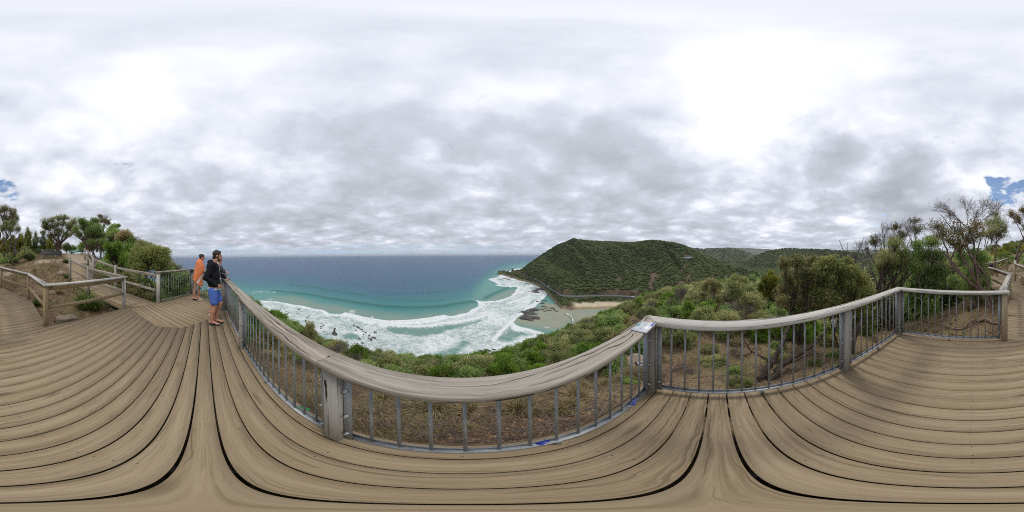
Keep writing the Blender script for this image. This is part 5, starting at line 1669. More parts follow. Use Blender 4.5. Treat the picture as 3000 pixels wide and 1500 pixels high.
tag(m.build('fallen_branch', M['bark_red'], smooth=True), 'long bent pinkish branch lying on the soil behind the short end railing', 'branch')
m = MB()
def crooked(m, tk, r0_, r1_, n=8):
    tk = np.array(tk)
    k = len(tk)
    f = np.linspace(0, k - 1, (k - 1) * 4 + 1)
    q = np.stack([np.interp(f, np.arange(k), tk[:, a]) for a in range(3)], 1)
    q[1:-1] = (q[:-2] + q[1:-1] + q[2:]) / 3 + g.normal(size=(len(q) - 2, 3)) * r0_ * .16
    m.tube(q, np.linspace(r0_, r1_, len(q)) * (1 + .10 * g.normal(size=len(q))), n)


b0, b1 = hit_ground(2227, 1116) - (0, 0, .06), hit_ground(2259, 1114) - (0, 0, .06)
crooked(m, [b0, ray(2250, 1078, 3.05), ray(2271, 1049, 3.2), ray(2292, 1010, 3.4), ray(2303, 985, 3.6), ray(2310, 958, 3.9)], .085, .035)
crooked(m, [b1, ray(2280, 1085, 3.0), ray(2297, 1066, 3.2), ray(2348, 1036, 3.6), ray(2398, 998, 4.2), ray(2430, 960, 4.7)], .095, .03)
crooked(m, [ray(2262, 1062, 3.1), ray(2235, 1045, 3.1), ray(2202, 1030, 3.2), ray(2185, 1000, 3.3), ray(2170, 979, 3.4)], .03, .012, 6)
crooked(m, [ray(2297, 1066, 3.2), ray(2330, 1060, 3.4), ray(2368, 1040, 3.8), ray(2400, 1035, 4.2)], .028, .010, 6)
crooked(m, [ray(2292, 1010, 3.4), ray(2270, 985, 3.5), ray(2262, 950, 3.6)], .022, .010, 6)
crooked(m, [ray(2205, 1032, 3.2), ray(2190, 1042, 3.1), ray(2150, 1040, 3.0)], .016, .006, 6)
tag(m.build('gnarled_trunk', M['bark_dark'], smooth=True), 'gnarled grey trunk leaning just outside the middle of the side railing', 'trunk')
m = MB()
tk = np.array([ray(2490, 1010, 4.6), ray(2500, 985, 4.7), ray(2515, 958, 4.8), ray(2545, 925, 5.0), ray(2590, 930, 5.4), ray(2612, 960, 5.8)])
tk[0][2] = gz(tk[0]) - .1
f = np.linspace(0, 5, 21)
q = np.stack([np.interp(f, np.arange(6), tk[:, a]) for a in range(3)], 1)
q[1:-1] = (q[:-2] + q[1:-1] + q[2:]) / 3
m.tube(q, np.linspace(.14, .05, 21), 9)
tag(m.build('arching_trunk', M['bark_dark'], smooth=True), 'thick dark arching trunk seen through the balusters under the weeping bush', 'trunk')
lbl = ['thin pale stick on the soil under the long railing, nearest its middle', 'reddish stick slanting up towards the blue tag', 'grey forked twig by the blue tag near the plaque corner', 'pale stick behind the split post of the long railing', 'crooked stick lying behind the side railing', 'short bleached stick on the dry grass behind the side railing']
for i, (a, b, r_) in enumerate([((1672, 1222), (1765, 1178), .010), ((1820, 1200), (1850, 1178), .009), ((1735, 1240), (1805, 1155), .010), ((1020, 1198), (1098, 1210), .009), ((2100, 1050), (2150, 1080), .018), ((2060, 1062), (2085, 1072), .02)]):
    m = MB()
    A, B = hit_ground(*a), hit_ground(*b)
    q = limb(A + (0, 0, .03), B + (0, 0, .05 if i != 2 else .25), g, 7, .12)
    m.tube(q, np.linspace(r_, r_ * .5, 7), 6)
    if i in (2, 4): m.tube(limb(q[3], q[3] + (.12, .10, .16), g, 4, .2), np.linspace(r_ * .7, r_ * .3, 4), 5)
    tag(m.build('stick', M['bark_grey' if i not in (1,) else 'bark_red'], smooth=True), lbl[i], 'stick', 'sticks lying on the soil')

# ------------------------------------------------------------------ forest on the hills: one mass
t = NT('forest canopy')
rn = t.attr('rnd')
pos = t.n('ShaderNodeNewGeometry').outputs['Position']
n = t.noise(pos, .9, 4, .7)
c = t.ramp(rn, [(0, (.052, .068, .028)), (.35, (.075, .096, .037)), (.65, (.102, .124, .047)), (.86, (.120, .122, .060)), (1, (.14, .118, .078))])
k = t.mr(n, .3, .7, .78, 1.22)
c = t.mix(1.0, c, t.n('ShaderNodeCombineColor', inp={0: k, 1: k, 2: k}).outputs[0], 'MULTIPLY')
M['canopy'] = t.out(c, .95, t.bump(n, .7, .8), .05)
g = np.random.default_rng(17)
m = MB()
iv, if_ = ico(1)
if_ = np.array(if_)


def crowns(m, P, s, rnd):
    n = len(P)
    V = iv[None] * (1 + .19 * g.normal(size=(n, len(iv), 1)))
    V = V * s[:, None, :] + P[:, None, :]
    rr_ = np.clip(rnd[:, None] + .10 * g.normal(size=(n, len(iv))), 0, 1)
    F = (if_[None] + (np.arange(n) * len(iv))[:, None, None]).reshape(-1, 3)
    F4 = np.concatenate([F, F[:, 2:]], 1)
    return V.reshape(-1, 3), F, rr_.ravel()


def tri_mesh(name, V, F, rn_, mat):
    me = bpy.data.meshes.new(name)
    me.vertices.add(len(V))
    me.vertices.foreach_set('co', V.astype(np.float32).ravel())
    me.loops.add(F.size)
    me.loops.foreach_set('vertex_index', F.astype(np.int32).ravel())
    me.polygons.add(len(F))
    me.polygons.foreach_set('loop_start', np.arange(0, F.size, 3, dtype=np.int32))
    me.polygons.foreach_set('use_smooth', np.ones(len(F), bool))
    at = me.attributes.new('rnd', 'FLOAT', 'POINT')
    at.data.foreach_set('value', rn_.astype(np.float32))
    me.materials.append(mat)
    me.update(calc_edges=True)
    return me


PP, SS, RN = [], [], []
BQ = [(np.array([hit_hill(*p)[:2] for p in line]), w) for line, w in BARE]
for lo, hi, a0, a1, n, size in ((150, 320, 1, 92, 9500, 1.75), (300, 620, -2, 94, 19000, 2.5), (480, 900, 56, 116, 7500, 4.0), (1000, 1850, 44, 110, 6500, 6.0), (600, 1100, 110, 178, 3600, 4.8)):
    ph = g.uniform(a0, a1, n)
    rr = np.sqrt(g.uniform(lo * lo, hi * hi, n))
    x, y = rr * np.sin(np.radians(ph)), rr * np.cos(np.radians(ph))
    z = hill_z(ph, rr, x, y)
    sh = np.interp(ph, shphi, shr)
    rd = np.interp(ph, rdphi, rdr)
    P2d = np.stack([x, y], 1)
    ok = (z > -48.5) & (np.abs(rr - rd) > 4.4)
    bch = (ph > 20) & (ph < 44)
    ok &= ~((rr < rd) & bch & ((rr - sh) / np.maximum(rd - sh, 1) < .62))
    ok &= ~((rr < rd) & ((rr - sh) / np.maximum(rd - sh, 1) < .22))
    cutv = (rr > rd) & (rr < rd + 8) & (vnoise(P2d * .045, 8) > -.05) & (ph < 46) & (g.random(n) < .9)
    ok &= ~cutv
    for q, w in BQ: ok &= (dist_poly(P2d, q) > w * .8 + 3 * g.random(n)) | (g.random(n) < .12)
    ok &= g.random(n) < np.clip(.95 + .8 * fbm(P2d * .02, 3, 71), .25, 1)
    x, y, z, rr, ph = x[ok], y[ok], z[ok], rr[ok], ph[ok]
    nn = len(x)
    s = size * g.uniform(.6, 1.35, nn)
    low = rr < np.interp(ph, rdphi, rdr)
    s = np.where(low, s * .8, s)
    PP.append(np.stack([x, y, z + s * .30], 1))
    SS.append(np.stack([s, s * g.uniform(.8, 1.2, nn), s * g.uniform(.48, .75, nn)], 1))
    tone = np.clip(.40 + .46 * fbm(np.stack([x, y], 1) * .010, 3, 81) + .13 * g.normal(size=nn), 0, 1)
    tone = np.where(low, np.clip(tone, .2, .62), tone)
    RN.append(tone)
V, F, rn_ = crowns(m, np.concatenate(PP), np.concatenate(SS), np.concatenate(RN))
fo_ = link('forest', tri_mesh('forest', V, F, rn_, M['canopy']))
tag(fo_, 'olive green eucalypt forest covering the headland and valley', 'forest', kind='stuff')
# ------------------------------------------------------------------ people
M['skin'] = plain('sun-tanned skin', (.46, .225, .145), .5, .4, 0, .10, 9)
M['skin_pale'] = plain('fair skin', (.55, .31, .22), .5, .4, 0, .10, 9)
M['hair'] = plain('dark brown hair', (.028, .018, .012), .6, .4, 0, .4, 60)
M['black_cloth'] = plain('black jersey', (.010, .011, .013), .85, .2, 0, .3, 14, None, .5)
M['white_cloth'] = plain('white cotton', (.72, .72, .72), .85, .2, 0, .08, 14, None, .4)
M['blue_cloth'] = plain('bright blue cotton', (.085, .165, .50), .85, .2, 0, .15, 16, None, .5)
M['pale_blue_cloth'] = plain('pale blue cotton', (.33, .50, .62), .85, .2, 0, .1, 14)
M['grey_cloth'] = plain('slate grey knit', (.10, .105, .135), .9, .2, 0, .2, 20)
M['lime_cloth'] = plain('lime yellow cotton', (.62, .78, .26), .85, .2, 0, .12, 12)
M['navy_cloth'] = plain('navy cotton', (.018, .030, .10), .85, .2, 0, .2, 12)
M['red_cloth'] = plain('red cotton', (.55, .03, .04), .85, .2, 0, .15, 12)
M['rubber'] = plain('dark rubber', (.02, .022, .02), .7)
M['white_rubber'] = plain('white rubber', (.62, .63, .60), .6)
M['zip'] = plain('metal zip', (.5, .5, .52), .4, .5, .6)


def solid(name, shapes, mat, parent, vox=.012, smooth=3, bumpy=0.0):
    """capsules (p0, r0, p1, r1) and ellipsoids (centre, (rx, ry, rz)) fused into one skin"""
    m = MB()
    for s in shapes:
        if len(s) == 4:
            p0, r0, p1, r1 = s
            m.blob(p0, (r0,) * 3, 3)
            m.blob(p1, (r1,) * 3, 3)
            k = 6
            t_ = np.linspace(0, 1, k)[:, None]
            P = np.asarray(p0, float) * (1 - t_) + np.asarray(p1, float) * t_
            m.tube(P, r0 * (1 - t_[:, 0]) + r1 * t_[:, 0], 16)
        else:
            m.blob(s[0], s[1], 3, rot=(s[2] if len(s) > 2 else None))
    me = m.mesh(name, M['skin'])
    tmp = bpy.data.objects.new('tmp', me)
    COL.objects.link(tmp)
    md = tmp.modifiers.new('r', 'REMESH')
    md.mode = 'VOXEL'
    md.voxel_size = vox
    md.use_smooth_shade = True
    if smooth:
        ms = tmp.modifiers.new('s', 'SMOOTH')
        ms.factor = .5
        ms.iterations = smooth
    dg = bpy.context.evaluated_depsgraph_get()
    dg.update()
    out = bpy.data.meshes.new_from_object(tmp.evaluated_get(dg))
    bpy.data.objects.remove(tmp)
    out.name = name
    out.materials.clear()
    out.materials.append(M[mat])
    if bumpy:
        v = np.empty(len(out.vertices) * 3, np.float32)
        out.vertices.foreach_get('co', v)
        v = v.reshape(-1, 3)
        n_ = np.empty(len(out.vertices) * 3, np.float32)
        out.vertices.foreach_get('normal', n_)
        v += n_.reshape(-1, 3) * (bumpy * fbm(v * (11, 11, 7), 2, 3))[:, None]
        out.vertices.foreach_set('co', v.ravel())
    o = bpy.data.objects.new(name, out)
    COL.objects.link(o)
    o.parent = parent
    return o


def hand(wrist, d, up, side):
    """palm, four curled fingers of unequal length and a thumb from the side of the palm"""
    wrist, d, up = np.asarray(wrist, float), nrm(d), nrm(up)
    s = np.cross(d, up) * side
    out = [(wrist, .026, wrist + d * .03, .026)]
    for k, (o_, L) in enumerate(((-.030, .062), (-.010, .074), (.010, .070), (.028, .055))):
        a = wrist + d * .03 + s * o_ * .6
        b = wrist + d * .085 + s * o_
        c = b + d * L * .5 - up * L * .12
        e = c + d * L * .40 - up * L * .35
        out += [(a, .014, b, .0115), (b, .0098, c, .0090), (c, .0088, e, .0075)]
    a = wrist + d * .03 - s * .026
    b = a + d * .028 - s * .026 - up * .008
    out += [(a, .013, b, .0115), (b, .0105, b + d * .030 - s * .006 - up * .01, .0085)]
    return out


def head(c, f, hh=.232):
    """skull, jaw, nose, lips, ears, eye sockets; c = middle of the head, f = facing (x,y,z)"""
    f = nrm(f)
    l = nrm(np.cross((0, 0, 1), f))
    u = np.cross(f, l)
    Rm = np.stack([f, l, u], 1)
    P = lambda x, y, z: np.asarray(c, float) + Rm @ np.array([x, y, z]) * hh / .232
    return [(P(-.008, 0, .026), (.096, .076, .090), Rm), (P(.028, 0, -.040), (.066, .058, .070), Rm), (P(.064, 0, -.088), .020, P(.050, 0, -.085), .024), (P(.088, 0, .012), .011, P(.112, 0, -.022), .0135), (P(.086, 0, -.052), (.013, .026, .010), Rm),
            (P(.086, .030, .036), .010, P(.086, -.030, .036), .010), (P(-.004, .078, .000), (.020, .010, .030), Rm), (P(-.004, -.078, .000), (.020, .010, .030), Rm)], P, Rm


def flipflop(parent, p, ang, sole, strap, L=.27):
    o_ = np.array([math.cos(ang), math.sin(ang), 0])
    s = np.array([-o_[1], o_[0], 0])
    p = np.asarray(p, float)
    m = MB()
    out = []
    for k in range(20):
        a = k / 20 * 2 * math.pi
        x = math.cos(a) * L / 2 + .05
        w = .050 * (1 + .18 * math.cos(a)) * (1 - .12 * math.cos(2 * a))
        out.append(p + o_ * x + s * w * math.sin(a))
    V = [q + (0, 0, .002) for q in out] + [q + (0, 0, .019) for q in out]
    m.add(V, [tuple(range(19, -1, -1)), tuple(range(20, 40))] + [(i, (i + 1) % 20, 20 + (i + 1) % 20, 20 + i) for i in range(20)])
    f = m.build('flip_flop', M[sole])
    f.parent = parent
    m = MB()
    t0 = p + o_ * .125 + (0, 0, .035)
    for sg in (1, -1):
        m.tube([t0, p + o_ * .07 + s * sg * .035 + (0, 0, .062), p + o_ * .01 + s * sg * .046 + (0, 0, .024)], .0065, 6)
    b = m.build('strap', M[strap])
    b.parent = f


def foot(p, ang, r=.036):
    o_ = np.array([math.cos(ang), math.sin(ang), 0])
    s = np.array([-o_[1], o_[0], 0])
    p = np.asarray(p, float)
    out = [(p + (0, 0, .085), .040, p - o_ * .03 + (0, 0, .052), .036), (p - o_ * .035 + (0, 0, .05), .032, p + o_ * .05 + (0, 0, .052), .034), (p + o_ * .03 + (0, 0, .055), .036, p + o_ * .115 + (0, 0, .040), .028)]
    for k, (y, L) in enumerate(((.030, .048), (.013, .044), (-.002, .040), (-.016, .034), (-.029, .028))):
        a = p + o_ * .12 + s * y + (0, 0, .036)
        out.append((a, .0135 if k == 0 else .0105, a + o_ * L - (0, 0, .004), .0125 if k == 0 else .009))
    return out


def figure(name, label, loc, facing, group=None):
    o = thing(name, label, 'person', loc, group)
    o.rotation_euler = (0, 0, facing)
    return o


# the man in the dark hoodie: local x = where he faces
phm = -105.1
tx = np.array([math.cos(R(phm)), -math.sin(R(phm)), 0])
man = figure('person', 'man in black hoodie and blue shorts resting one hand on the long railing', pol(phm, 3.68) + (0, 0, 0), math.atan2(tx[1], tx[0]))
hd, HP, HR = head((.095, .01, 1.615), (1, .06, -.10))
hipR, hipL = (.00, -.085, .90), (.03, .085, .90)
knR, knL = (.03, -.085, .50), (.155, .03, .515)
anR, anL = (-.035, -.07, .09), (.05, .055, .09)
shR, shL = (-.02, -.18, 1.425), (.045, .175, 1.42)
body = hd + [((.06, 0, 1.53), .056, (.02, 0, 1.42), .062), ((.01, 0, 1.33), (.105, .165, .17)), ((.02, 0, 1.10), (.098, .145, .20)), ((.01, 0, .93), (.105, .160, .12)),
             (shR, .055, (-.145, -.235, 1.15), .042), ((-.145, -.235, 1.15), .040, (.06, -.19, .98), .028), (shL, .055, (.16, .30, 1.17), .042), ((.16, .30, 1.17), .040, (.30, .385, 1.075), .027),
             (hipR, .088, knR, .058), (knR, .056, (-.015, -.08, .33), .056), ((-.02, -.08, .34), .055, anR, .034), (hipL, .088, knL, .058), (knL, .056, (.085, .045, .34), .055), ((.085, .045, .34), .054, anL, .034)]
body += foot(anR[:2] + (.012,), R(-22)) + foot(anL[:2] + (.012,), R(-8))
body += hand((.30, .385, 1.075), (.85, .35, -.28), (.2, .1, .95), 1) + hand((.06, -.19, .98), (1, .3, -.3), (0, -1, 0), -1)
solid('body', body, 'skin', man, .0075, 2)
hs = [(HP(-.018, 0, .048), (.100, .084, .086), HR), (HP(.050, 0, .088), .036, HP(-.03, 0, .100), .044), (HP(-.05, 0, -.02), (.058, .074, .075), HR), (HP(.02, .068, .02), .014, HP(.01, .070, -.02), .012), (HP(.02, -.068, .02), .014, HP(.01, -.070, -.02), .012)]
solid('hair', hs, 'hair', man, .008, 2, .006)
bs = [(HP(.012, .066, -.045), .013, HP(.008, .072, -.012), .012), (HP(.012, -.066, -.045), .013, HP(.008, -.072, -.012), .012), (HP(.062, 0, -.096), .024, HP(.040, 0, -.092), .024), (HP(.052, .04, -.080), .019, HP(.012, .062, -.045), .013), (HP(.052, -.04, -.080), .019, HP(.012, -.062, -.045), .013), (HP(.090, .016, -.040), .007, HP(.090, -.016, -.040), .007)]
solid('beard', bs, 'hair', man, .007, 1, .003)
ho = [((-.01, 0, 1.36), (.148, .208, .135)), ((.005, 0, 1.20), (.152, .195, .22)), ((.015, 0, 1.02), (.152, .185, .14)), ((.022, 0, .955), (.142, .178, .060)), (shR, .076, (-.155, -.245, 1.15), .066), ((-.155, -.245, 1.15), .064, (.055, -.195, .985), .046), (shL, .074, (.165, .305, 1.17), .058), ((.165, .305, 1.17), .057, (.288, .378, 1.085), .040),
      ((-.04, .08, 1.49), .046, (-.075, 0, 1.475), .058), ((-.04, -.08, 1.49), .046, (-.075, 0, 1.475), .058), ((-.04, .08, 1.49), .040, (.05, .085, 1.43), .032), ((-.04, -.08, 1.49), .040, (.05, -.085, 1.43), .032)]
h_ = solid('hoodie', ho, 'black_cloth', man, .010, 3, .010)
m = MB()
m.tube([(.136, .0, 1.36), (.155, 0, 1.25), (.163, 0, 1.10), (.166, 0, .93)], .006, 6)
z_ = m.build('zip', M['zip'])
z_.parent = h_
solid('shirt', [((.018, 0, .885), (.148, .188, .062)), ((.03, 0, .92), (.12, .16, .06)), ((.03, 0, 1.15), (.09, .12, .3)), ((.085, 0, 1.46), .035, (.115, 0, 1.36), .030)], 'white_cloth', man, .009, 2, .004)
solid('shorts', [((.012, 0, .80), (.125, .172, .08)), ((.0, -.088, .84), .112, (.02, -.092, .585), .098), ((.03, .085, .84), .110, (.115, .05, .60), .098)], 'blue_cloth', man, .010, 2, .008)
flipflop(man, (anR[0], anR[1], 0), R(-22), 'rubber', 'rubber')
flipflop(man, (anL[0], anL[1], 0), R(-8), 'rubber', 'rubber')

# the person wrapped in an orange towel
phw = -110.25
tx = np.array([math.cos(R(phw)), -math.sin(R(phw)), 0])
wm = figure('person', 'person wrapped in an orange towel with a white stripe, dark hair tied up', pol(phw, 5.95), math.atan2(tx[1], tx[0]))
hd, HP, HR = head((.135, 0, 1.575), (1, -.12, -.22), .215)
body = hd + [((.10, 0, 1.50), .046, (.05, 0, 1.40), .052), ((.03, 0, 1.28), (.09, .14, .18)), ((.0, 0, 1.03), (.09, .125, .17)), ((-.02, 0, .88), (.11, .155, .12)), ((.02, -.15, 1.38), .046, (.0, -.19, 1.12), .036), ((0, -.19, 1.12), .034, (.15, -.10, 1.22), .026), ((.02, .15, 1.38), .046, (.0, .19, 1.12), .036), ((0, .19, 1.12), .034, (.15, .08, 1.24), .026),
             ((-.05, -.075, .86), .082, (-.13, -.07, .47), .050), ((-.13, -.07, .47), .050, (-.155, -.07, .30), .046), ((-.155, -.07, .30), .046, (-.175, -.06, .09), .030), ((.02, .07, .86), .082, (.045, .06, .47), .050), ((.045, .06, .47), .050, (.015, .06, .30), .046), ((.015, .06, .30), .046, (-.02, .06, .09), .030)]
body += foot((-.175, -.06, .012), R(-12)) + foot((-.02, .06, .012), R(-25)) + hand((.15, -.10, 1.22), (.3, .9, .1), (0, 0, 1), 1) + hand((.15, .08, 1.24), (.3, -.9, .1), (0, 0, 1), -1)
solid('body', body, 'skin', wm, .0085, 2)
solid('hair', [(HP(-.018, 0, .046), (.100, .084, .088), HR), (HP(-.055, 0, -.015), (.055, .072, .075), HR), (HP(-.105, 0, .055), (.045, .045, .045), HR)], 'hair', wm, .009, 2, .006)
t = NT('orange towel')
co = t.n('ShaderNodeTexCoord').outputs['Object']
d = t.math('SUBTRACT', t.vmath('DOT_PRODUCT', co, (.79, 0, -.58)), -.425)
st = t.math('MULTIPLY', t.math('GREATER_THAN', d, -.030), t.math('LESS_THAN', d, .030))
n = t.noise(co, 9, 4, .6)
weave = t.n('ShaderNodeTexWave', inp={'Vector': co, 'Scale': 45.0, 'Distortion': .5}).outputs['Fac']
oc = t.ramp(n, [(.3, (.76, .215, .085)), (.7, (.86, .30, .135))])
c = t.mix(st, oc, (.66, .64, .70))
M['towel'] = t.out(c, .9, t.bump(t.math('ADD', t.math('MULTIPLY', n, .8), t.math('MULTIPLY', weave, .25)), .6, .02), .15)
ZL = [1.535, 1.50, 1.44, 1.35, 1.25, 1.12, 1.0, .88, .76]
XA = [.02, -.03, -.075, -.10, -.12, -.15, -.175, -.20, -.205]
XB = [.075, .115, .155, .19, .225, .232, .215, .19, .165]
YW = [.03, .115, .185, .215, .225, .23, .225, .215, .205]
m = MB()
nr, na = 26, 48
V = []
for k in range(nr):
    f = k / (nr - 1)
    for a in range(na):
        th_ = a / na * 2 * math.pi
        cx = math.cos(th_)
        # the hem hangs lowest in front where the fringe is
        zb = .745 - .215 * max(0, math.sin((cx * .5 + .5) * math.pi * .62)) ** 2.2 * (cx > -.9)
        zz = ZL[0] + (zb - ZL[0]) * f
        xa, xb, yw = (np.interp(-zz, [-q for q in ZL], Q) for Q in (XA, XB, YW))
        fold = 1 + .035 * f * math.sin(7 * th_ + 4 * f) + .02 * f * math.sin(13 * th_)
        V.append(((xa + xb) / 2 + (xb - xa) / 2 * cx * fold, yw * math.sin(th_) * fold, zz + .012 * f * math.sin(5 * th_)))
F = [(k * na + a, (k + 1) * na + a, (k + 1) * na + (a + 1) % na, k * na + (a + 1) % na) for k in range(nr - 1) for a in range(na)]
F.append(tuple(range(na)))
m.add(V, F)
tw = m.build('towel', M['towel'], None, True)
tw.parent = wm
sd_ = tw.modifiers.new('thick', 'SOLIDIFY')
sd_.thickness = .006
m = MB()
for a in list(range(0, 10)) + list(range(40, 48)):
    p = np.array(V[(nr - 1) * na + a])
    if p[2] < .66:
        m.tube([p, p + (.004 * math.sin(a * 2.1), .003, -.035), p + (.010 * math.sin(a * 1.3), .006, -.075)], (.004, .004, .002), 4)
fr_ = m.build('fringe', M['white_cloth'])
fr_.parent = tw
flipflop(wm, (-.175, -.06, 0), R(-12), 'rubber', 'rubber', .24)
flipflop(wm, (-.02, .06, 0), R(-25), 'white_rubber', 'white_rubber', .24)


def person(label, loc, facing, top, bottom, skin='skin', hairm='hair', h=1.72, lean=0.0, arms='down', shoes='rubber', seat=False, head_dir=None, sleeve=True):
    """a standing person; lean = how far the shoulders go forward"""
    k = h / 1.72
    o = figure('person', label, loc, facing)
    S = lambda x, y, z: (np.array([x + lean * max(0, (z - .9)) / .5, y, z - .06 * lean * max(0, z - .9)]) * k)
    hd, HP, HR = head(S(.05, 0, 1.59), head_dir or (1, 0, -.12), .228)
    if arms == 'down':
        A = [(S(0, -.185, 1.40), .048, S(-.04, -.24, 1.13), .038), (S(-.04, -.24, 1.13), .036, S(.05, -.24, .89), .026), (S(0, .185, 1.40), .048, S(-.03, .24, 1.13), .038), (S(-.03, .24, 1.13), .036, S(.06, .23, .89), .026)]
        Hn = hand(S(.05, -.24, .89), (.25, .05, -1), (.9, 0, .2), 1) + hand(S(.06, .23, .89), (.25, -.05, -1), (.9, 0, .2), -1)
        sl = [(S(0, -.185, 1.40), .062, S(-.03, -.235, 1.20), .058), (S(0, .185, 1.40), .062, S(-.02, .235, 1.20), .058)]
    elif arms == 'bent':
        A = [(S(0, -.185, 1.40), .048, S(-.02, -.25, 1.13), .038), (S(-.02, -.25, 1.13), .036, S(.20, -.15, 1.18), .026), (S(0, .185, 1.40), .048, S(-.02, .25, 1.13), .038), (S(-.02, .25, 1.13), .036, S(.20, .15, 1.18), .026)]
        Hn = hand(S(.20, -.15, 1.18), (.8, .4, .3), (0, 0, 1), 1) + hand(S(.20, .15, 1.18), (.8, -.4, .3), (0, 0, 1), -1)
        sl = [(S(0, -.185, 1.40), .062, S(-.02, -.24, 1.20), .058), (S(0, .185, 1.40), .062, S(-.02, .24, 1.20), .058)]
    else:   # leaning on the rail, one hand to the chin
        e1, e2 = np.array([.30, -.16, 1.175]), np.array([.33, .14, 1.175])
        A = [(S(0, -.17, 1.38), .048, e1, .038), (e1, .036, (.235, -.05, 1.375), .026), (S(0, .17, 1.38), .048, e2, .038), (e2, .036, (.40, -.04, 1.17), .026)]
        Hn = hand((.235, -.05, 1.375), (-.1, .2, 1), (.9, 0, 0), 1) + hand((.40, -.04, 1.17), (.2, -1, 0), (0, 0, 1), -1)
        sl = [(S(0, -.17, 1.38), .060, e1, .050), (S(0, .17, 1.38), .060, e2, .050), (e1, .046, (.245, -.065, 1.34), .036), (e2, .046, (.395, -.01, 1.17), .036)]
    aR, aL = S(-.10, -.09, .09), S(.12, .09, .09)
    body = hd + [(S(.03, 0, 1.50), .052, S(0, 0, 1.40), .058), (S(0, 0, 1.28), (.098, .155, .17)), (S(0, 0, 1.05), (.092, .135, .18)), (S(0, 0, .91), (.105, .155, .12))] + A + Hn
    for sgn, an in ((-1, aR), (1, aL)):
        kn = (an + S(0, sgn * .09, .88)) / 2 + np.array([.035, 0, .02])
        body += [(S(0, sgn * .085, .88), .084, kn, .054), (kn, .054, an + (kn - an) * .55 - (.012, 0, 0), .052), (an + (kn - an) * .55 - (.012, 0, 0), .052, an, .033)]
        body += foot((an[0], an[1], .012), R(-8 * sgn))
    solid('body', body, skin, o, .010, 2)
    solid('hair', [(HP(-.018, 0, .046), (.100, .084, .088), HR), (HP(-.052, 0, -.015), (.055, .073, .075), HR)], hairm, o, .010, 2, .005)
    solid('shirt', [(S(0, 0, 1.33), (.122, .190, .13)), (S(0, 0, 1.15), (.118, .168, .22)), (S(0, 0, .97), (.122, .170, .10))] + sl, top, o, .012, 3, .008)
    solid('shorts', [(S(0, 0, .86), (.120, .170, .10)), (S(0, -.088, .86), .105, S(-.02, -.092, .58), .090), (S(0, .088, .86), .105, S(.05, .092, .58), .090)], bottom, o, .012, 2, .006)
    for an, sgn in ((aR, -1), (aL, 1)): flipflop(o, (an[0], an[1], 0), R(-8 * sgn), shoes, shoes)
    return o


dv = uv(-.55, .83)   # towards the raised rail end
person('person leaning on the rail, in grey top, half hidden by the man in the hoodie', (-4.27, -1.18, 0), math.atan2(.34, -.38), 'grey_cloth', 'pale_blue_cloth', arms='lean', lean=.14, shoes='white_rubber', h=1.66)
q = pol(168.4, 12.4)
q[2] = .27
person('person in lime yellow shirt and navy shorts walking under the gum trees', q, R(150), 'lime_cloth', 'navy_cloth', arms='bent', h=1.70)
q = pol(113.4, 9.8)
q[2] = gz(q)
person('person in white shirt walking on the slope below the side railing', q, R(-150), 'white_cloth', 'grey_cloth', arms='down', h=1.72)
q = pol(65.3, 15.5)
q[2] = ray(2044, 906, 15.5)[2] - 1.62
person('person in red top just showing between the two vivid green shrub lumps', q, R(20), 'red_cloth', 'navy_cloth', arms='down', h=1.72)

# ------------------------------------------------------------------ plaque, tags, padlocks
M['plaque'] = plain('white enamel', (.68, .70, .72), .35, .5, 0, .05, 20)
M['teal'] = plain('teal print', (.02, .30, .30), .5)
M['blue_print'] = plain('blue print', (.07, .12, .48), .5)
M['ink'] = plain('grey lettering', (.24, .25, .28), .6)
P4 = [onplane(x, y, RT + .012) for x, y in ((1848.4, 963.6), (1881, 940.5), (1922, 945.5), (1895, 974))]
c4 = sum(P4) / 4
pt = thing('information_plaque', 'white plaque with teal mark and blue strip fixed on the rail corner', 'plaque', (c4[0], c4[1], RT))


def onp(a, b, h):
    """a across (outer edge to inner edge), b along (from the far end): bilinear on the plate"""
    p = P4[0] * (1 - a) * (1 - b) + P4[1] * (1 - a) * b + P4[2] * a * b + P4[3] * a * (1 - b)
    return np.array([p[0], p[1], RT + .003 + h])


def plate(name, a0, a1, b0, b1, h0, h1, mat, parent):
    m = MB()
    q = [(a0, b0), (a1, b0), (a1, b1), (a0, b1)]
    if np.cross((onp(*q[1], 0) - onp(*q[0], 0))[:2], (onp(*q[2], 0) - onp(*q[1], 0))[:2]) < 0: q = q[::-1]
    m.add([onp(*p, h0) for p in q] + [onp(*p, h1) for p in q], [(3, 2, 1, 0), (4, 5, 6, 7)] + [(i, (i + 1) % 4, 4 + (i + 1) % 4, 4 + i) for i in range(4)])
    return m.build(name, M[mat], parent)


pl_ = plate('plate', 0, 1, 0, 1, .0, .007, 'plaque', pt)
plate('backing', .01, .99, .01, .99, -.004, -.0005, 'rubber', pt)
plate('logo', .06, .16, .42, .68, .0075, .0085, 'teal', pl_)
plate('logo', .03, .10, .80, .90, .0075, .0085, 'teal', pl_)
plate('blue_strip', .84, .97, .62, .98, .0075, .0085, 'blue_print', pl_)
m = MB()
for a in (.34, .44, .49, .60):
    b = .12 if a != .44 else .2
    while b < .9:
        w = random.uniform(.02, .06)
        q = [(a, b), (a + .020, b), (a + .020, b + w), (a, b + w)]
        if np.cross((onp(*q[1], 0) - onp(*q[0], 0))[:2], (onp(*q[2], 0) - onp(*q[1], 0))[:2]) < 0: q = q[::-1]
        m.add([onp(*p, .0082) for p in q], [(0, 1, 2, 3)])
        b += w + .012
m.build('lettering', M['ink'], pl_)

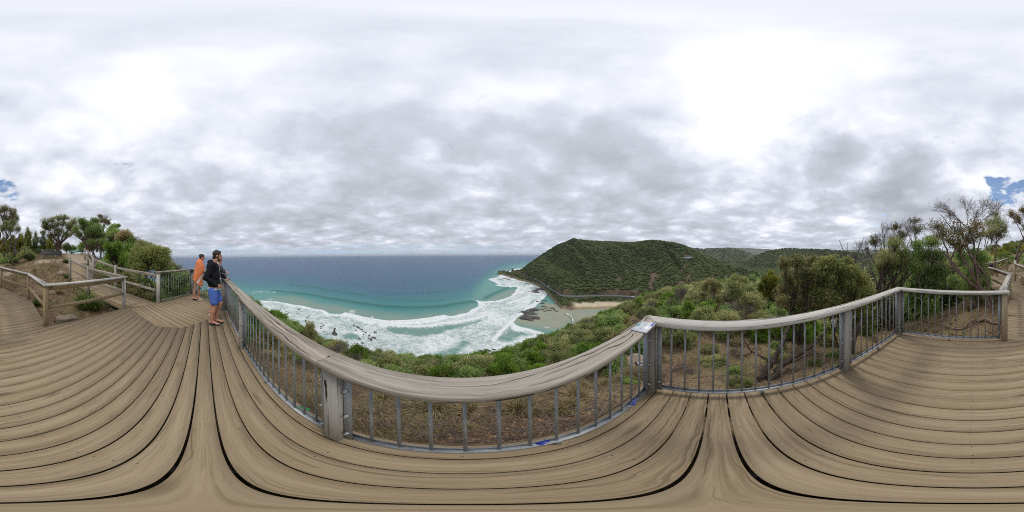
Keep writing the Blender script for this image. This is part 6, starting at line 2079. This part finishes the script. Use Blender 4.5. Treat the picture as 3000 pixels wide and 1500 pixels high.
M['green_tag'] = plain('green plastic', (.010, .22, .055), .4, .5)
M['blue_tag'] = plain('blue plastic', (.012, .03, .30), .4, .5)
M['red_tag'] = plain('red plastic', (.50, .015, .03), .4, .5)
M['wire'] = plain('bare wire', (.6, .6, .62), .35, .5, .7)


def tag_on_rail(name, label, px, py, mat, marks=False, z=.075, s=1.0):
    p = onplane(px, py, z)
    o = thing(name, label, 'tag', p, 'plastic tags wired to the railings')
    m = MB()
    w, l = .022 * s, .045 * s
    a = TH + .4
    m.beam((-l, 0, .0), (l, 0, .006), w * 2, .004, bev=.001)
    b = m.build('tag_plate', M[mat])
    b.parent = o
    if marks:
        m = MB()
        for i, x in enumerate(np.linspace(-.7, .7, 6)):
            for y in (-.5, .35):
                if (i + (y > 0)) % 3: m.box((x * l, y * w, .0062 + .003 * (x + .5)), (l * .14, w * .28, .001), bev=0)
        b2 = m.build('lettering', M['white_cloth'])
        b2.parent = b
    m = MB()
    m.tube([(-l * .9, 0, .0), (-l * 1.5, .01, .012), (-l * 1.7, .025, .004), (-l * 1.2, .03, -.006), (-l * .9, .0, .0)], .0014, 5)
    m.build('wire', M['wire']).parent = o
    o.rotation_euler = (0, 0, a)
    return o


tag_on_rail('green_tag', 'bright green tag wired to the bottom bar left of the split post', 884, 1197, 'green_tag')
tag_on_rail('blue_tag', 'blue tag with white marks at the bottom bar below the plaque end', 1857, 1178, 'blue_tag', True)
tag_on_rail('blue_tag', 'blue tag on the bottom bar at the middle of the long railing', 1590, 1296, 'blue_tag', s=.7)
tag_on_rail('red_tag', 'red scrap wired to the bottom bar by the man\'s feet', 669, 921, 'red_tag', s=.9)


def padlock(label, px, py, z=.05):
    p = onplane(px, py, z)
    o = thing('padlock', label, 'padlock', p, 'padlocks on the balusters')
    m = MB()
    m.beam((0, 0, -.022), (0, 0, .012), .036, .016, up=(0, 1, 0), bev=.004)
    m.build('lock_body', M['bolt']).parent = o
    m = MB()
    m.tube([(-.012, 0, .01), (-.012, 0, .03), (-.006, 0, .042), (.006, 0, .042), (.012, 0, .03), (.012, 0, .01)], .0032, 6)
    m.build('shackle', M['wire']).parent = o


padlock('small silver padlock on the railing beside the hill boardwalk', 477, 879)
padlock('small silver padlock on the short end railing', 2891, 979)

# the split in the front post
m = MB()
f = MB()
u0 = -.585
pts = [(-.006, .86), (.004, .84), (.010, .80), (.006, .77), (.012, .72), (.006, .66), (.004, .60), (.000, .66), (-.001, .73), (-.004, .78), (-.010, .82)]
f.add([uv(u0 + a, .526, b) for a, b in pts], [tuple(range(len(pts)))])
M['crack'] = plain('dark split', (.02, .016, .012), .9)
f.build('split', M['crack'], fr)

# ------------------------------------------------------------------ bench on the rise
bc = ray(143, 753, 14.8)
bc[2] = gz(bc)
bn = thing('bench', 'dark timber bench with slatted back on the bare rise', 'bench', bc)
bx_ = nrm(np.array([math.cos(R(bear(143))), -math.sin(R(bear(143))), 0]))
by_ = -nrm(bc * (1, 1, 0))
W2 = lambda x, y, z: bc + bx_ * x + by_ * y + np.array([0, 0, z])
m = MB()
for k in range(3): m.beam(W2(-.74, .10 + .15 * k, .44), W2(.74, .10 + .15 * k, .44), .14, .045, up=(0, 0, 1))
m.build('seat', M['bench'], bn)
m = MB()
for k in range(3): m.beam(W2(-.72, .02 - .03 * k, .53 + .125 * k), W2(.72, .02 - .03 * k, .53 + .125 * k), .04, .118, up=(0, 0, 1))
m.build('backrest', M['bench'], bn)
for s in (-.60, .60):
    m = MB()
    m.beam(W2(s, .06, -.1), W2(s, -.06, .84), .07, .10, up=bx_)
    m.build('back_post', M['post'], bn)
    m = MB()
    m.beam(W2(s, .34, -.1), W2(s, .34, .42), .12, .12, up=bx_)
    m.build('leg', M['post'], bn)

# retaining timber behind the bench, shelter roof beyond the crest
rb = ray(158, 732, 17.5)
rb[2] = gz(rb)
rt = thing('sleeper_wall', 'low brown timber edging wall behind the bench by the gnarled tree', 'wall', rb)
for k in range(3):
    m = MB()
    m.beam(rb + bx_ * -.95 + (0, 0, .05 + .2 * k), rb + bx_ * .85 + (0, 0, .05 + .2 * k), .16, .19)
    m.build('sleeper', M['bench'], rt)
sh_c = ray(236, 733, 27)
sh_c[2] = gz(sh_c)
sh_t = thing('picnic_shelter', 'shelter roof of pale green metal showing past the top of the path', 'shelter', sh_c)
M['green_roof'] = plain('pale green roof sheet', (.10, .26, .19), .5, .4)
zt = ray(236, 728.5, 27)[2]
ax = nrm(np.array([math.cos(R(bear(236))), -math.sin(R(bear(236))), 0]))
ay = np.array([-ax[1], ax[0], 0])
m = MB()
for s in (-1, 1):
    V = [sh_c * (1, 1, 0) + ax * 1.9 * a + ay * 1.6 * b * s + np.array([0, 0, z]) for a, b, z in ((-1, 0, zt - .35), (1, 0, zt + .12), (1, 1, zt - .25), (-1, 1, zt - .65))]
    m.add(V + [v - (0, 0, .05) for v in V], [(0, 1, 2, 3), (7, 6, 5, 4), (0, 4, 5, 1), (1, 5, 6, 2), (2, 6, 7, 3), (3, 7, 4, 0)])
m.build('roof', M['green_roof'], sh_t)
for a in (-1.5, 1.5):
    for b in (-1.2, 1.2):
        m = MB()
        p = sh_c * (1, 1, 0) + ax * a + ay * b
        m.beam(p + (0, 0, gz(p) - .2), p + (0, 0, zt - .40), .1, .1, up=(1, 0, 0))
        m.build('post', M['tan_post'], sh_t)

# ------------------------------------------------------------------ stones and rocks
def rockmat(name, a, b):
    t = NT(name)
    pos = t.n('ShaderNodeTexCoord').outputs['Object']
    n = t.noise(pos, 3.0, 7, .7)
    return t.out(t.ramp(n, [(.35, a), (.65, b)]), .85, t.bump(n, .9, .08), .3)


M['stone'] = rockmat('sandstone', (.17, .13, .09), (.36, .29, .21))
M['rock'] = rockmat('wet dark rock', (.04, .038, .037), (.14, .128, .115))
for px, py, s, lb in ((194, 936, (.30, .17, .13), 'square-cut pale brown stone block by the deck edge inside the railing bend'), (182, 800, (.34, .24, .20), 'pale lichen-spotted stone on the bare rise beside the ramp'), (1868, 1060, (.42, .25, .12), 'flat pale stone on the red soil outside the plaque corner')):
    p = hit_ground(px, py + 6)
    m = MB()
    m.blob((0, 0, 0), (1, 1, 1), 4, jit=.25, seed=int(px))
    if px == 194: m.V[-1] = np.sign(m.V[-1]) * np.abs(m.V[-1]) ** .45
    m.V[-1] = m.V[-1] * np.array(s)
    o = m.build('stone', M['stone'], None)
    o.location = [float(c) for c in p + (0, 0, s[2] * .4)]
    o.rotation_euler = (0, 0, R(-20 + px % 90))
    tag(o, lb, 'stone')
RK = []
for i in range(5):
    m = MB()
    m.blob((0, 0, 0), (1, .75, .55), 3, jit=1.1, seed=400 + i)
    RK.append(m.mesh('rock', M['rock']))
rocks = [('dark rock in the white surf at the left end of the beach break', 'rocks in the surf below the long railing', [z3([q])[0] for q in ((360, 742), (385, 730), (425, 722), (440, 750), (465, 762), (450, 772), (560, 728), (650, 790), (640, 805))], 1.5),
         ('dark rock in the wash just outside the near slope', 'rocks in the wash near the slope', [z3([q])[0] for q in ((622, 832), (628, 845), (770, 890), (765, 905), (790, 880))], 1.5),
         ('dark rock of the broken line running through the white foam', 'line of rocks in the foam', [z3([q])[0] for q in ((1078, 882), (1108, 890), (1120, 900), (1135, 908), (1150, 918), (1160, 932), (1180, 942), (1195, 946), (1172, 963), (1225, 975), (1215, 1003), (1268, 996), (1240, 1010), (1130, 1005), (1150, 1042), (1165, 1048), (1100, 925), (1280, 945))], 1.45),
         ('dark rock at the cliff foot showing over the scrub', 'rocks at the cliff foot', [(1410, 1030), (1425, 1026), (1446, 1023), (1395, 1032)], 2.0),
         ('dark rock in the white water off the headland point', 'rocks off the headland point', [z4([q])[0] for q in ((615, 618), (640, 614), (665, 610), (690, 606), (715, 600), (740, 592), (755, 575), (700, 622), (735, 604))], 4.5),
         ('dark rock by the little cove below the coast road', 'rocks in the little cove', [z4([q])[0] for q in ((870, 672), (895, 666), (915, 675), (925, 662), (1050, 705), (1058, 718))], 3.0),
         ('long dark ledge rock jutting into the surf below the road bend', 'ledge rocks below the road bend', [z4([q])[0] for q in ((960, 756), (985, 746), (1010, 735), (1035, 726), (995, 758), (1045, 730))], 6.0),
         ('small dark rock in the surf beside the ledge', 'small rocks beside the ledge', [z4([q])[0] for q in ((880, 763), (915, 752), (930, 745), (900, 765))], 1.4),
         ('dark reef rock between surf and lagoon', 'reef rocks at the lagoon mouth', [z4([q])[0] for q in ((850, 1030), (885, 1036), (920, 1030), (960, 1028), (870, 1048), (905, 1052), (945, 1044), (860, 995), (895, 985), (930, 990), (965, 992), (905, 970), (950, 950), (985, 944), (1005, 950), (858, 1040), (935, 1036), (890, 1018), (975, 1034))], 4.6),
         ('small dark rock in the shallow grey wash by the sandy edge', 'small rocks in the shallow wash', [z4([q])[0] for q in ((1010, 860), (1040, 855), (1070, 870), (1090, 850), (1075, 910), (1105, 930), (1060, 940), (1125, 955), (1150, 950), (1085, 960), (1170, 930), (1195, 950), (1215, 962), (1060, 878))], 2.4)]
g = np.random.default_rng(5)
for lb, grp, pts, s in rocks:
    for q in pts:
        p = onplane(q[0] + g.uniform(-.6, .6), q[1] + g.uniform(-.4, .4), SEA + .2)
        o = bpy.data.objects.new('rock', RK[int(g.integers(5))])
        COL.objects.link(o)
        o.location = [float(c) for c in p]
        k = s * g.uniform(.55, 1.3)
        k *= .52
        o.scale = (k * 1.6, k * .9, k * .6)
        o.rotation_euler = (0, 0, R(-25) + g.uniform(-.5, .5))
        tag(o, lb, 'rock', grp)
m = MB()
bp = onplane(978, 980, SEA)
for (x, y, z0_, z1_, w, a) in ((0, 0, -1, 1.6, 2.6, .3), (.9, .4, -1, 1.0, 1.9, 1.1), (-.2, .1, 1.4, 3.2, 1.35, .8), (-.05, 0, 3.1, 4.3, 1.0, .2), (.3, .1, 4.2, 4.9, 1.5, 1.4), (-1.3, -.3, -1, .5, 1.6, .5)):
    k = 9
    ang = np.sort(g.uniform(0, 6.28, k)) * .35 + np.arange(k) * 6.28 / k * .65
    q = [(x + w / 2 * g.uniform(.75, 1.15) * math.cos(t_), y + w / 2 * g.uniform(.75, 1.15) * math.sin(t_)) for t_ in ang]
    m.prism(q, z0_, lambda X_, Y_: z1_ + .25 * math.sin(3 * X_ + 5 * Y_))
o = m.build('rock_stack', M['rock'])
o.location = [float(c) for c in bp]
tag(o, 'tall grey rock stack standing in the foam close to the slope', 'rock')

# ------------------------------------------------------------------ cars on the coast road, house on the hill
M['car_white'] = plain('white car paint', (.70, .71, .72), .25, .6, 0, .03)
M['car_silver'] = plain('silver car paint', (.45, .47, .50), .3, .6, .4, .03)
M['glass'] = plain('dark glass', (.02, .025, .03), .08, .7, 0, .02)
M['tyre'] = plain('tyre', (.015, .015, .016), .8)
M['lamp'] = plain('lamp glass', (.6, .6, .55), .2)


def car(label, px, py, paint, turn=0.0, off=1.6):
    p = onplane(px, py, -42.1)
    k = int(np.argmin(np.linalg.norm(cl[:, :2] - p[:2], axis=1)))
    c = cl[k] + sd[k] * off
    o = thing('car', label, 'car', (c[0], c[1], -42.14), 'cars on the coast road')
    a = math.atan2(tg[k][1], tg[k][0]) + turn
    prof = [(-2.1, .35), (-2.15, .75), (-1.9, .95), (-1.45, 1.0), (-1.0, 1.42), (.35, 1.45), (1.0, 1.0), (1.9, .85), (2.15, .65), (2.15, .35)]
    m = MB()
    n = len(prof)
    V = [(x, s * (.86 if z < 1.1 else .66), z) for s in (-1, 1) for x, z in prof]
    m.add(V, [tuple(range(n)), tuple(range(2 * n - 1, n - 1, -1))] + [(i, n + i, n + (i + 1) % n, (i + 1) % n) for i in range(n)])
    m.build('body', M[paint]).parent = o
    m = MB()
    m.add([(.50, -.60, 1.36), (.50, .60, 1.36), (1.0, .74, 1.03), (1.0, -.74, 1.03)], [(0, 3, 2, 1)])
    m.add([(x + .03, y, z + .02) for x, y, z in ((.50, -.60, 1.36), (.50, .60, 1.36), (1.0, .74, 1.03), (1.0, -.74, 1.03))], [(0, 3, 2, 1)])
    m.build('windscreen', M['glass']).parent = o
    for s in (-1, 1):
        m = MB()
        m.add([(-1.15, s * .80, 1.05), (.75, s * .80, 1.05), (.35, s * .70, 1.38), (-.95, s * .70, 1.38)], [(0, 1, 2, 3) if s < 0 else (3, 2, 1, 0)])
        m.build('side_window', M['glass']).parent = o
        m = MB()
        m.box((2.12, s * .6, .70), (.1, .3, .14))
        m.build('headlight', M['lamp']).parent = o
        for x in (-1.3, 1.35):
            m = MB()
            m.tube([(x, s * .72, .33), (x, s * .90, .33)], .33, 14)
            m.build('wheel', M['tyre']).parent = o
    o.rotation_euler = (0, 0, a)
    return o


car('white car coming round the bend of the coast road', 1605, 839, 'car_white')
car('white car parked on the seaward shoulder of the road bend', 1600, 845, 'car_white', off=4.2)
car('pale car farther along the road above the beach', 1853, 871, 'car_silver', turn=math.pi, off=-1.6)

hp = hit_hill(2014, 759)
ha = math.atan2(hp[0], hp[1])
hs_ = thing('house', 'long low house with pale blue roof in the hillside clearing', 'house', hp)
M['house_wall'] = plain('pale rendered wall', (.42, .43, .42), .8)
M['blue_roof'] = plain('pale blue steel roof', (.30, .40, .47), .45, .4)
ex = np.array([math.cos(ha), -math.sin(ha), 0])
ey = -np.array([math.sin(ha), math.cos(ha), 0])
HW = lambda x, y, z: hp + ex * x + ey * y + np.array([0, 0, z])


def hbox(name, x0, x1, y0, y1, z0, z1, mat, parent):
    m = MB()
    V = [HW(x, y, z) for z in (z0, z1) for x, y in ((x0, y0), (x1, y0), (x1, y1), (x0, y1))]
    m.add(V, [(3, 2, 1, 0), (4, 5, 6, 7), (0, 1, 5, 4), (1, 2, 6, 5), (2, 3, 7, 6), (3, 0, 4, 7)])
    return m.build(name, M[mat], parent)


wl = hbox('wall', -8, 8, -3, 3, -2, 2.3, 'house_wall', hs_)
m = MB()
V = [HW(x, y, z) for x in (-8.5, 8.5) for y, z in ((-3.6, 2.2), (0, 3.5), (3.6, 2.2))]
m.add(V, [(0, 3, 4, 1), (1, 4, 5, 2), (0, 1, 2), (3, 5, 4), (0, 2, 5, 3)])
m.build('roof', M['blue_roof'], hs_)
for x in (-6, -3, 3, 6): hbox('window', x - .9, x + .9, 3.0, 3.06, .5, 1.9, 'glass', wl)
hbox('door', -.6, .6, 3.0, 3.07, 0, 2.0, 'tan_post', wl)

# ------------------------------------------------------------------ birds
M['bird_black'] = plain('black plumage', (.008, .008, .010), .5)
M['bird_white'] = plain('white plumage', (.75, .75, .75), .7)


def bird(label, p, rz, white, s=1.0):
    o = thing('bird', label, 'bird', p)
    o.rotation_euler = (0, 0, rz)
    o.scale = (s, s, s)
    solid('body', [((0, 0, .13), (.10, .055, .058)), ((.085, 0, .20), .034, (.06, 0, .16), .042), ((.115, 0, .20), .010, (.15, 0, .195), .004), ((-.08, 0, .12), .028, (-.19, 0, .09), .016), ((.0, .02, .09), .010, (.005, .02, .0), .005), ((.0, -.02, .09), .010, (.005, -.02, .0), .005), ((.005, .02, .004), .004, (.03, .02, .004), .003), ((.005, -.02, .004), .004, (.03, -.02, .004), .003)], 'bird_black', o, .006, 1)
    for sg in (1, -1):
        solid('wing', [((-.03, sg * .05, .135), (.10, .014, .042))], 'bird_white' if white else 'bird_black', o, .007, 1)
    if white: solid('nape', [((.062, 0, .19), (.032, .040, .034))], 'bird_white', o, .007, 1)


q = hit_ground(1877, 1079)
bird('black and white magpie standing on the red soil outside the plaque corner', q, R(150), True, 1.0)
q = ray(2540, 732.5, 10)
bird('black bird perched on a bare branch against the far hills', q - (0, 0, .05), R(200), False, 1.0)
m = MB()
m.tube(limb(q + (-.45, -.3, -.25), q + (.10, .06, -.045), rng, 6, .06), np.linspace(.02, .010, 6), 6)
m.tube(limb(q + (-.45, -.3, -.25), ray(2522, 790, 10.05), rng, 6, .06), np.linspace(.02, .035, 6), 6)
tag(m.build('dead_branch', M['bark_grey'], smooth=True), 'bare grey branch holding the perched black bird', 'branch')
LOBES = [(112, 50, 36, .15), (85, 42, 24, .10), (120, 28, 22, .20), (95, 16, 18, .16), (155, 26, 24, .14), (-140, 47, 20, .10), (-160, 24, 34, .12), (-62, 30, 46, -.06), (20, 26, 28, -.06), (104, 36, 18, -.30), (122, 30, 18, -.30), (142, 22, 18, -.28), (48, 28, 20, -.08), (152, 55, 18, -.12), (60, 62, 24, .08)]
HOLES_SKY = [(171, 25, 10, .85), (-178, 23, 8, .75), (-5, 44, 16, .30), (-138, 34, 8, .36), (-146, 24, 6, .42), (132, 13, 6, .5)]
HAZE = 6e-5
# ------------------------------------------------------------------ sky, sun, camera
t = NT('World', world=True)
sc.world = t.m
SUNPHI, SUNEL = 92.0, 52.0
dirv = t.n('ShaderNodeTexCoord').outputs['Generated']
sky = t.n('ShaderNodeTexSky', sky_type='NISHITA', sun_disc=False, sun_elevation=R(SUNEL), sun_rotation=R(SUNPHI), air_density=1.0, dust_density=.6, ozone_density=1.2)
skyc = t.n('ShaderNodeVectorMath', operation='SCALE', inp={0: sky.outputs[0], 3: .13}).outputs[0]
sep = t.n('ShaderNodeSeparateXYZ', inp={0: dirv})
zc = t.math('MAXIMUM', sep.outputs[2], .0)
inv = t.math('DIVIDE', 1.0, t.math('ADD', zc, .15))
pl = t.n('ShaderNodeVectorMath', operation='SCALE', inp={0: t.n('ShaderNodeCombineXYZ', inp={0: sep.outputs[0], 1: sep.outputs[1], 2: .0}).outputs[0], 3: inv}).outputs[0]


def vec(phi, el):
    return (math.sin(R(phi)) * math.cos(R(el)), math.cos(R(phi)) * math.cos(R(el)), math.sin(R(el)))


def lobe(phi, el, width):
    """smooth patch of sky round a compass bearing and elevation"""
    d = t.vmath('DOT_PRODUCT', t.vmath('ADD', dirn, (0, 0, 0)), vec(phi, el))
    return t.mr(d, math.cos(R(width)), 1.0, 0, 1, smooth=True)


# the patches get ragged edges from a turbulent direction
wob = t.n('ShaderNodeVectorMath', operation='SUBTRACT', inp={0: t.noise(dirv, 2.3, 7, .62, out='Color'), 1: (.5, .5, .5)}).outputs[0]
dirn = t.vmath('NORMALIZE', t.vmath('ADD', dirv, t.n('ShaderNodeVectorMath', operation='SCALE', inp={0: wob, 3: .62}).outputs[0]))
n1 = t.noise2(t.mapping(pl, (1, 1, 1), loc=(3.1, 1.7, 0)), .95, 10, .60, .12)
n2 = t.noise2(t.mapping(pl, loc=(7.3, -2.2, 0)), 1.9, 10, .62, .10)
n3 = t.noise2(t.mapping(pl, loc=(-4.0, 5.5, 0)), .36, 4, .5, .1)
elv = sep.outputs[2]
# overall brightness by direction
bright = t.mr(elv, .10, .97, -.01, .20)
for phi, el, w, a in LOBES:
    bright = t.math('ADD', bright, t.math('MULTIPLY', lobe(phi, el, w), a))
wp = t.n('ShaderNodeVectorMath', operation='SCALE', inp={0: t.noise2(pl, 3.0, 3, .6, out='Color'), 3: .30}).outputs[0]
vo = t.n('ShaderNodeTexVoronoi', feature='SMOOTH_F1', voronoi_dimensions='2D', inp={'Vector': t.vmath('ADD', pl, wp), 'Scale': 1.7, 'Detail': 2.0, 'Roughness': .55, 'Smoothness': .7})
puff = t.math('SUBTRACT', .86, vo.outputs['Distance'])
lum = t.math('ADD', t.math('ADD', t.math('MULTIPLY', n1, .40), t.math('MULTIPLY', n2, .30)), t.math('MULTIPLY', n3, .16))
lum = t.math('ADD', lum, t.math('MULTIPLY', puff, .24))
contrast = t.mr(elv, .06, .85, 1.9, 1.15)
lum = t.math('ADD', t.math('MULTIPLY', t.math('SUBTRACT', lum, .50), contrast), .52)
lum = t.math('ADD', lum, bright)
cloud = t.ramp(lum, [(.08, (.385, .41, .46)), (.30, (.475, .505, .565)), (.50, (.575, .605, .685)), (.66, (.735, .765, .85)), (.84, (.93, .94, .975)), (1, (1.02, 1.02, 1.02))])
hole = 0.0
for phi, el, w, a in HOLES_SKY:
    hole = t.math('ADD', hole, t.math('MULTIPLY', lobe(phi, el, w), a))
hm = t.mr(t.math('ADD', t.math('MULTIPLY', t.math('SUBTRACT', t.noise2(t.mapping(pl, loc=(1.3, 4.2, 0)), 3.4, 9, .62, .4), .5), 2.4), hole), .50, .95, smooth=True)
# clear strip low over the sea
strip = t.math('MULTIPLY', t.mr(elv, .004, .02), t.mr(elv, .085, .035))
strip = t.math('MULTIPLY', strip, lobe(-55, 3, 68))
st2 = t.noise(t.mapping(dirv, (2.0, 2.0, 46)), 1.0, 6, .6)
sm = t.math('MULTIPLY', strip, t.mr(st2, .40, .60))
col = t.mix(hm, cloud, skyc)
lowhaze = t.mr(elv, .0, .07, .75, 0)
col = t.mix(lowhaze, col, (.55, .60, .69))
col = t.mix(t.math('MULTIPLY', sm, .8), col, (.43, .60, .78))
bg = t.n('ShaderNodeBackground', inp={0: col, 1: 1.12})
o = t.n('ShaderNodeOutputWorld')
t.t.links.new(bg.outputs[0], o.inputs[0])

sun = bpy.data.lights.new('sun', 'SUN')
sun.energy = 1.4
sun.angle = R(14)
sun.color = (1.0, .96, .90)
so = bpy.data.objects.new('sun', sun)
COL.objects.link(so)
so.rotation_euler = Vector([-c for c in vec(SUNPHI, SUNEL)]).to_track_quat('-Z', 'Y').to_euler()

t = NT('sea air')
pv = t.n('ShaderNodeVolumePrincipled', inp={'Color': (.80, .88, 1.0, 1), 'Density': HAZE, 'Anisotropy': .2})
o = t.n('ShaderNodeOutputMaterial')
t.t.links.new(pv.outputs[0], o.inputs[1])
m = MB()
if HAZE:
    m.box((0, 0, 40), (110000, 110000, 210), bev=0)
    hz = m.build('haze', t.m)
    tag(hz, 'thin sea haze over the bay', kind='stuff')

cam = bpy.data.cameras.new('camera')
cam.type = 'PANO'
cam.panorama_type = 'EQUIRECTANGULAR'
cam.clip_start = .02
cam.clip_end = 90000
co_ = bpy.data.objects.new('camera', cam)
COL.objects.link(co_)
# level, then leaned .45 degrees towards bearing 20
lean = Matrix.Rotation(R(.45), 4, Vector((-math.cos(R(20)), math.sin(R(20)), 0)))
co_.matrix_world = Matrix.Translation((0, 0, CAMZ)) @ lean @ Matrix.Rotation(R(90), 4, 'X')
sc.camera = co_
sc.render.engine = 'CYCLES'
sc.view_settings.view_transform = 'Standard'
sc.view_settings.look = 'None'
sc.view_settings.exposure = 0
sc.view_settings.gamma = 1
sc.cycles.max_bounces = 8
sc.cycles.diffuse_bounces = 5
sc.cycles.transmission_bounces = 5
sc.cycles.transparent_max_bounces = 8
sc.cycles.use_denoising = False
sc.cycles.filter_width = 1.0
